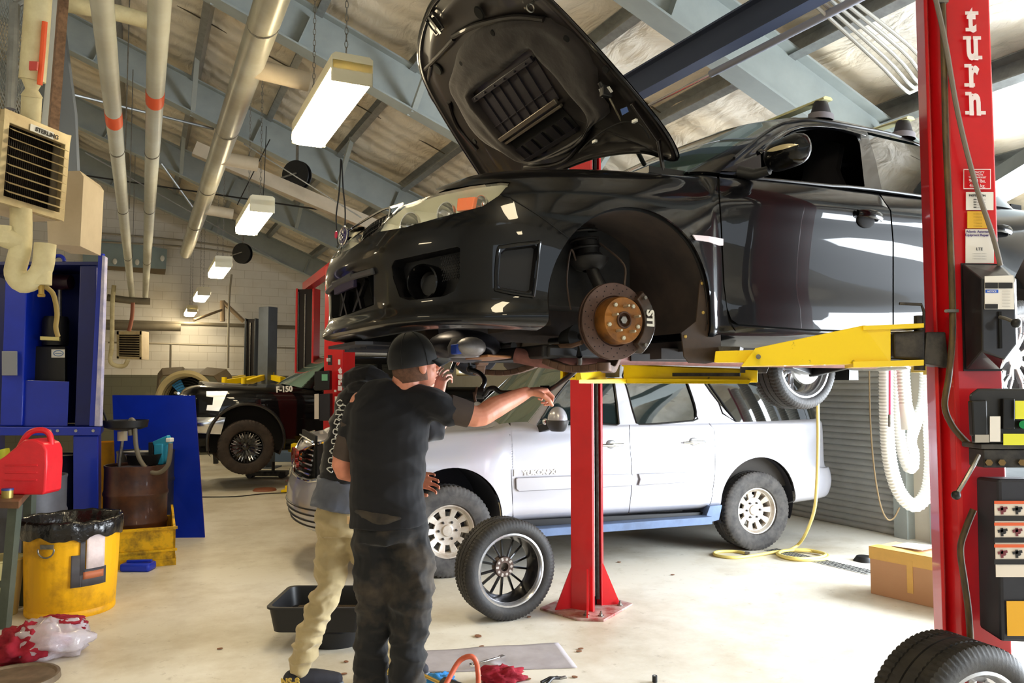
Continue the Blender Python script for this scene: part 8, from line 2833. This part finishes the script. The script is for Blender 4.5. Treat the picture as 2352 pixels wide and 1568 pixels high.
# yellow hose: drops from the lifted car's side and coils on the floor
yh = thing('yellow_hose', 'pale yellow air hose hanging down and coiled on the floor beside the suv', 'hose', gnd(1850, 1276))
pts = [at(1878, 860, 6.6), at(1878, 925, 6.6), at(1879, 1010, 6.6), at(1876, 1110, 6.65), at(1868, 1180, 6.8), gnd(1842, 1240, .12), gnd(1815, 1262, .02), gnd(1785, 1270, .015)]
co = [gnd(1785, 1270, .015), gnd(1810, 1282, .015), gnd(1850, 1286, .015), gnd(1890, 1284, .015), gnd(1903, 1276, .02), gnd(1880, 1268, .02), gnd(1840, 1264, .025), gnd(1800, 1264, .02), gnd(1790, 1274, .03), gnd(1830, 1282, .035), gnd(1880, 1280, .03), gnd(1895, 1272, .03), gnd(1850, 1262, .03), gnd(1790, 1266, .02), gnd(1740, 1274, .015), gnd(1690, 1280, .015), gnd(1650, 1276, .015), gnd(1640, 1270, .015), gnd(1655, 1266, .015), gnd(1690, 1266, .015), gnd(1712, 1270, .015)]
MB().tube(smooth_path(pts + co[1:], 6), .014, 10).loc(yh).build('hose', mat('hose_yellow', (226, 206, 120), .5), yh)
MB().tube([gnd(1712, 1270, .015), gnd(1722, 1271, .015)], .018, 10).loc(yh).build('hose_fitting', M_STEEL, yh)
# drain grate strip
gt = thing('floor_drain', 'narrow slotted drain grate set in the floor near the coiled hose', 'drain', gnd(1900, 1290))
a, b = gnd(1770, 1262), gnd(2010, 1318)
d_ = (b - a).normalized(); nn = V((-d_.y, d_.x, 0))
MB().prism([a - nn * .09, b - nn * .09, b + nn * .09, a + nn * .09], (0, 0, .004)).loc(gt).build('grate_frame', mat('grate_grey', (170, 170, 166), .5, .4), gt, smooth=False)
mb = MB()
L_ = (b - a).length
for i in range(int(L_ / .035)):
    p = a + d_ * (.035 * i + .02)
    for k in (-1, 0, 1):
        mb.box(p + nn * .055 * k + V((0, 0, .005)), (.016, .04, .002), rz=atan2(d_.y, d_.x))
mb.loc(gt).build('grate_slots', M_GAP, gt, smooth=False)

# --- loose wheels
M_BARREL = mat('barrel_black', (18, 17, 18), .35, .2, coat=.4)
M_LIP = mat('lip_silver', (205, 205, 208), .25, .8, noise_amt=.3, noise_scale=20)


def loose_wheel(label, loc, heading, tilt, R=.33, w=.235, back=True):
    """axis: local +y is the outer face"""
    t = thing('loose_wheel', label, 'wheel', loc)
    t.rotation_euler = (0, tilt, heading)
    def lift_(mb):
        mb.v = [(v[0], v[1], v[2] + R) for v in mb.v]
        return mb
    r0 = R * .70
    tm = MB(); tire_mesh(tm, R, w, r0, groove=3, block=80, depth=.008)
    lift_(tm).build('tyre', M_RUBBER, t, ang=30)
    h = w / 2
    lift_(MB().lathe([(r0 + .003, -h * .80), (r0 + .010, -h * .90), (r0 - .002, -h * .92), (r0 - .014, -h * .78), (r0 - .018, -h * .6)], axis=(0, 1, 0), n=72).lathe([(r0 + .003, h * .80), (r0 + .010, h * .90), (r0 - .002, h * .92), (r0 - .014, h * .78), (r0 - .018, h * .6)], axis=(0, 1, 0), n=72)).build('rim_lip', M_LIP, t)
    lift_(MB().lathe([(r0 - .018, -h * .62), (r0 - .030, -h * .3), (r0 - .046, h * .1), (r0 - .040, h * .5), (r0 - .018, h * .62)], axis=(0, 1, 0), n=72)).build('barrel', M_BARREL if back else M_LIP, t)
    m = M_BARREL if back else M_LIP
    yo = h * .45 if back else h * .55
    sp = MB()
    for k in range(7):
        for e in (-.12, .12):
            a = 2 * pi * k / 7 + e
            a2 = 2 * pi * k / 7 + e * 1.7
            p0 = V((.055 * cos(a), yo - .02, .055 * sin(a))); p2 = V(((r0 - .03) * cos(a2), yo + .012, (r0 - .03) * sin(a2)))
            sp.bar(p0, p2, .015, .022, up=(0, 1, 0))
    lift_(sp).build('spokes', m, t, bevel=.003)
    hb = MB().lathe([(.030, yo - .045), (.070, yo - .045), (.076, yo - .02), (.07, yo + .02), (.03, yo + .02), (.030, yo - .045)], axis=(0, 1, 0), n=40)
    hub = lift_(hb).build('hub_pad', mat('hub_rusty', (96, 78, 70), .5, .5, noise_amt=.7, noise_scale=20) if back else M_LIP, t)
    for k in range(5):
        a = 2 * pi * k / 5
        c = V((.053 * cos(a), yo - .047, .053 * sin(a) + R))
        MB().lathe([(0, 0), (.0085, 0), (.0105, .002)], o=c, axis=(0, 1, 0), n=14).build('bolt_hole', mat('hole_bright', (190, 180, 172), .5), hub)
        a += pi / 5
        MB().box(V((.056 * cos(a), yo - .046, .056 * sin(a) + R)), (.016, .003, .022), M=Matrix.Rotation(-a + pi / 2, 3, 'Y')).build('hub_pocket', mat('hole_bright', (190, 180, 172), .5), hub, smooth=False)
    if back:
        lift_(MB().lathe([(.0, yo), (.028, yo)], axis=(0, 1, 0), n=24)).build('centre_cap', M_STEEL, hub)
    return t


g = gnd(1160, 1420)
loose_wheel('removed wheel showing its dark inner side, standing upright before the suv', V((g.x, g.y + .03, 0)), radians(26), radians(0), R=.345, w=.235)
g = V((at(2172, 1000, 3.02).x, 3.02, 0))
loose_wheel('nearest wheel, cut off by the lower right corner, with coarse tread', g, radians(201), 0, R=.335, w=.25, back=False)

# --- oil drain pans
dp = thing('drain_pan', 'wide black rectangular drain pan propped on a round base behind the men', 'drain pan', gnd(745, 1470))
o = V((at(745, 1400, 5.05).x, 5.10, 0))
def pan(z0, z1, hw, hd_, m, name, th=.012, inner=None):
    def rr(w, d, z, n=6, rad=.06):
        pts = []
        for sx, sy, a0 in ((1, 1, 0), (-1, 1, 90), (-1, -1, 180), (1, -1, 270)):
            for k in range(n + 1):
                a = radians(a0 + 90 * k / n)
                pts.append(o + V((sx * (w - rad) + rad * cos(a), sy * (d - rad) + rad * sin(a), z)))
        return pts
    rows = [rr(hw * .92, hd_ * .92, z0), rr(hw, hd_, z1 - .015), rr(hw + .012, hd_ + .012, z1 - .012), rr(hw + .012, hd_ + .012, z1), rr(hw - .012, hd_ - .012, z1), rr(hw * .90, hd_ * .88, z0 + .04)]
    mb = MB().grid(rows, closed=True)
    n = len(rows[0])
    mb.add(rows[0], [tuple(range(n))]).add(rows[-1], [tuple(range(n))])
    return mb.loc(dp).build(name, m, dp, ang=40)


pan(.12, .275, .30, .26, M_BLACK, 'pan')
MB().lathe([(0, 0), (.19, 0), (.22, .10), (.21, .13), (0, .13)], o=o + V((.06, 0, 0)), n=40).loc(dp).build('round_base', M_BLACK, dp)
t = V((o.x + .02, o.y, .167))
MB().prism([o + V((-.22, -.18, .165)), o + V((.24, -.18, .165)), o + V((.24, .18, .165)), o + V((-.22, .18, .165))], (0, 0, .004)).loc(dp).build('oil_film', mat('oil_brown', (92, 78, 60), .15, coat=1), dp, smooth=False)
# mat, tools
mt_ = thing('fender_mat', 'thin dirty lilac grey mat lying on the floor in front of the wheel', 'mat', gnd(1150, 1510))
cor = [(940, 1498), (1280, 1477), (1326, 1534), (1150, 1538), (1130, 1530), (1110, 1541), (940, 1547)]
rows = []
tl, tr2, br2, bl = gnd(930, 1498), gnd(1282, 1477), gnd(1326, 1534), gnd(930, 1547)
for i in range(13):
    v = i / 12
    row = []
    for j in range(31):
        u = j / 30
        p = tl.lerp(tr2, u).lerp(bl.lerp(br2, u), v)
        p.z = .006 + .006 * noise.noise(V((p.x * 6, p.y * 6, 0))) + .035 * math.exp(-((u - .52) / .03) ** 2) * v ** 3
        row.append(p)
    rows.append(row)
MB().grid(rows).loc(mt_).build('mat_sheet', mat('mat_lilac', (176, 170, 174), .8, noise_amt=.5, noise_scale=5, col2=(140, 132, 134)), mt_, solid=.003, ang=180)
wr = thing('wrench', 'chrome open ended wrench lying across the grey mat', 'wrench', gnd(1120, 1520, .02))
a, b = gnd(1085, 1526, .03), gnd(1148, 1508, .03)
MB().bar(a, b, .014, .007).loc(wr).build('shank', M_CHROME, wr, bevel=.002)
MB().lathe([(.010, -.005), (.018, -.005), (.018, .005), (.010, .005), (.010, -.005)], o=a, n=16).bar(b, b + (b - a).normalized() * .03, .03, .008).loc(wr).build('jaw', M_CHROME, wr)
ig = thing('air_impact_tool', 'long black air tool with a brass shaft at the bottom of the photo', 'air tool', gnd(1045, 1560))
a = gnd(1018, 1560, .06); a = at(1020, 1545, 4.2); a.z = .055
b = at(1110, 1572, 4.0); b.z = .055
MB().tube([a, a.lerp(b, .45)], .040, 20).loc(ig).build('grip', M_BLACK, ig)
MB().tube([a.lerp(b, .42), a.lerp(b, .52), a.lerp(b, 1.0)], [.034, .030, .028], 20).loc(ig).build('barrel', M_STEEL, ig)
MB().tube([a + (a - b).normalized() * .19 + V((0, 0, .01)), a], .010, 10).loc(ig).build('shaft', mat('brass', (190, 160, 90), .35, .9), ig)
rh = thing('red_air_hose', 'orange red air hose arching up off the floor at the bottom', 'hose', gnd(1060, 1566))
YR = 4.1
MB().tube(smooth_path([at(1015, 1590, 4.0), at(1032, 1556, 4.05), at(1055, 1518, YR), at(1078, 1507, YR), at(1092, 1516, YR), at(1098, 1545, YR), at(1099, 1590, 4.0)], 6), .0135, 12).loc(rh).build('hose', mat('hose_orange_red', (206, 96, 66), .5, noise_amt=.3, noise_scale=12), rh)
t = thing('shop_rag', 'small crumpled red rag at the bottom edge of the floor', 'rag', gnd(1150, 1566))
lump('rag_cloth', M_RAG, t, (0, 0, .03), (.11, .07, .045), 4.2, .5, freq=3)
t = thing('blue_rag', 'scrap of bright blue cloth at the bottom edge', 'rag', gnd(1012, 1568))
lump('rag_cloth', mat('rag_blue', (50, 130, 200), .8), t, (0, 0, .015), (.07, .05, .03), 6.1, .5)
t = thing('pliers', 'black handled pliers on the floor at the bottom centre right', 'pliers', gnd(1268, 1562))
c = gnd(1268, 1562, .02)
MB().tube([c + V((-.06, -.03, 0)), c + V((-.01, .01, .01)), c + V((.05, .035, 0))], .009, 8).tube([c + V((-.03, -.05, 0)), c + V((.0, .0, .01)), c + V((.03, .045, 0))], .009, 8).loc(t).build('handles', M_BLACK, t)
MB().bar(c + V((.04, .03, 0)), c + V((.08, .05, 0)), .02, .012).loc(t).build('jaws', M_STEEL, t, bevel=.002)
t = thing('socket', 'tiny black socket standing on the floor at the bottom right of centre', 'socket', gnd(1504, 1566))
MB().lathe([(.006, .035), (.014, .035), (.014, 0), (0, 0)], n=18).build('socket_body', M_BLACK, t)
MB().lathe([(0, .034), (.0065, .034)], n=12).build('socket_bore', M_WHITE, t)
for i, (x, y) in enumerate(((1098, 1461), (1215, 1417), (1106, 1485), (1334, 1490), (1330, 1496), (795, 1520), (790, 1548), (1422, 1291), (1545, 1320), (1320, 1555), (1213, 1560), (505, 1490))):
    t = thing('dry_leaf', 'small brown dry leaf or fleck lying on the pale floor', 'leaf', gnd(x, y, .002), random.random() * 6, group='flecks on the floor')
    r = .022 if i == 0 else .013
    MB().prism([(r * (1 + .5 * noise.noise(V((k, i, 0)))) * cos(2 * pi * k / 9) * 1.4, r * sin(2 * pi * k / 9), .002) for k in range(9)], (0, 0, .003)).build('leaf', mat('leaf_brown', (130, 88, 60), .8), t, smooth=False)

# --- conduits, upper right
for k in range(5):
    pts = [at(1815 + 22 * k, -40 - 0 * k, 3.9), at(2010 + 20 * k, 138 - 8 * k, 4.15), at(2078 + 14 * k, 206 - 10 * k, 4.3), at(2105 + 10 * k, 206 - 12 * k, 4.4), at(2200, 160 - 6 * k, 4.7)]
    pipe('one of five parallel grey conduits under the roof at upper right', pts, .010, mat('conduit_pale', (190, 190, 184), .4, .3), name='ceiling_conduit', cat='conduit', n=8, k=4, group='parallel conduits at upper right')
t = thing('ceiling_duct', 'long grey sheet metal duct near the roof beyond the far right beam', 'duct', at(2330, 350, 5.2))
MB().bar(at(1900, 660, 12), at(2600, 250, 4.2), .35, .10).loc(t).build('duct_run', M_GREYBEAM, t, smooth=False)
# small window on the far right wall glimpsed between the bumper and the suv
wn_ = struct(MB().prism([bp(WR - .03, 17.6, 1.95), bp(WR - .03, 18.9, 1.95), bp(WR - .03, 18.9, 2.65), bp(WR - .03, 17.6, 2.65)], bp(.02, 0)).build('window_1', mat('window_daylight', (240, 246, 255), .3, emit=(240, 246, 255), estr=2.2), smooth=False))
struct(MB().tube([bp(WR - .05, 17.55, 1.9), bp(WR - .05, 18.95, 1.9), bp(WR - .05, 18.95, 2.7), bp(WR - .05, 17.55, 2.7)], .04, 4, closed=True).build('trim_%d' % TRIM_K, mat('window_frame_tan', (196, 176, 120), .5)))
TRIM_K += 1
for o in list(COL.objects):
    if o.name.startswith('cutter'):
        bpy.data.objects.remove(o)
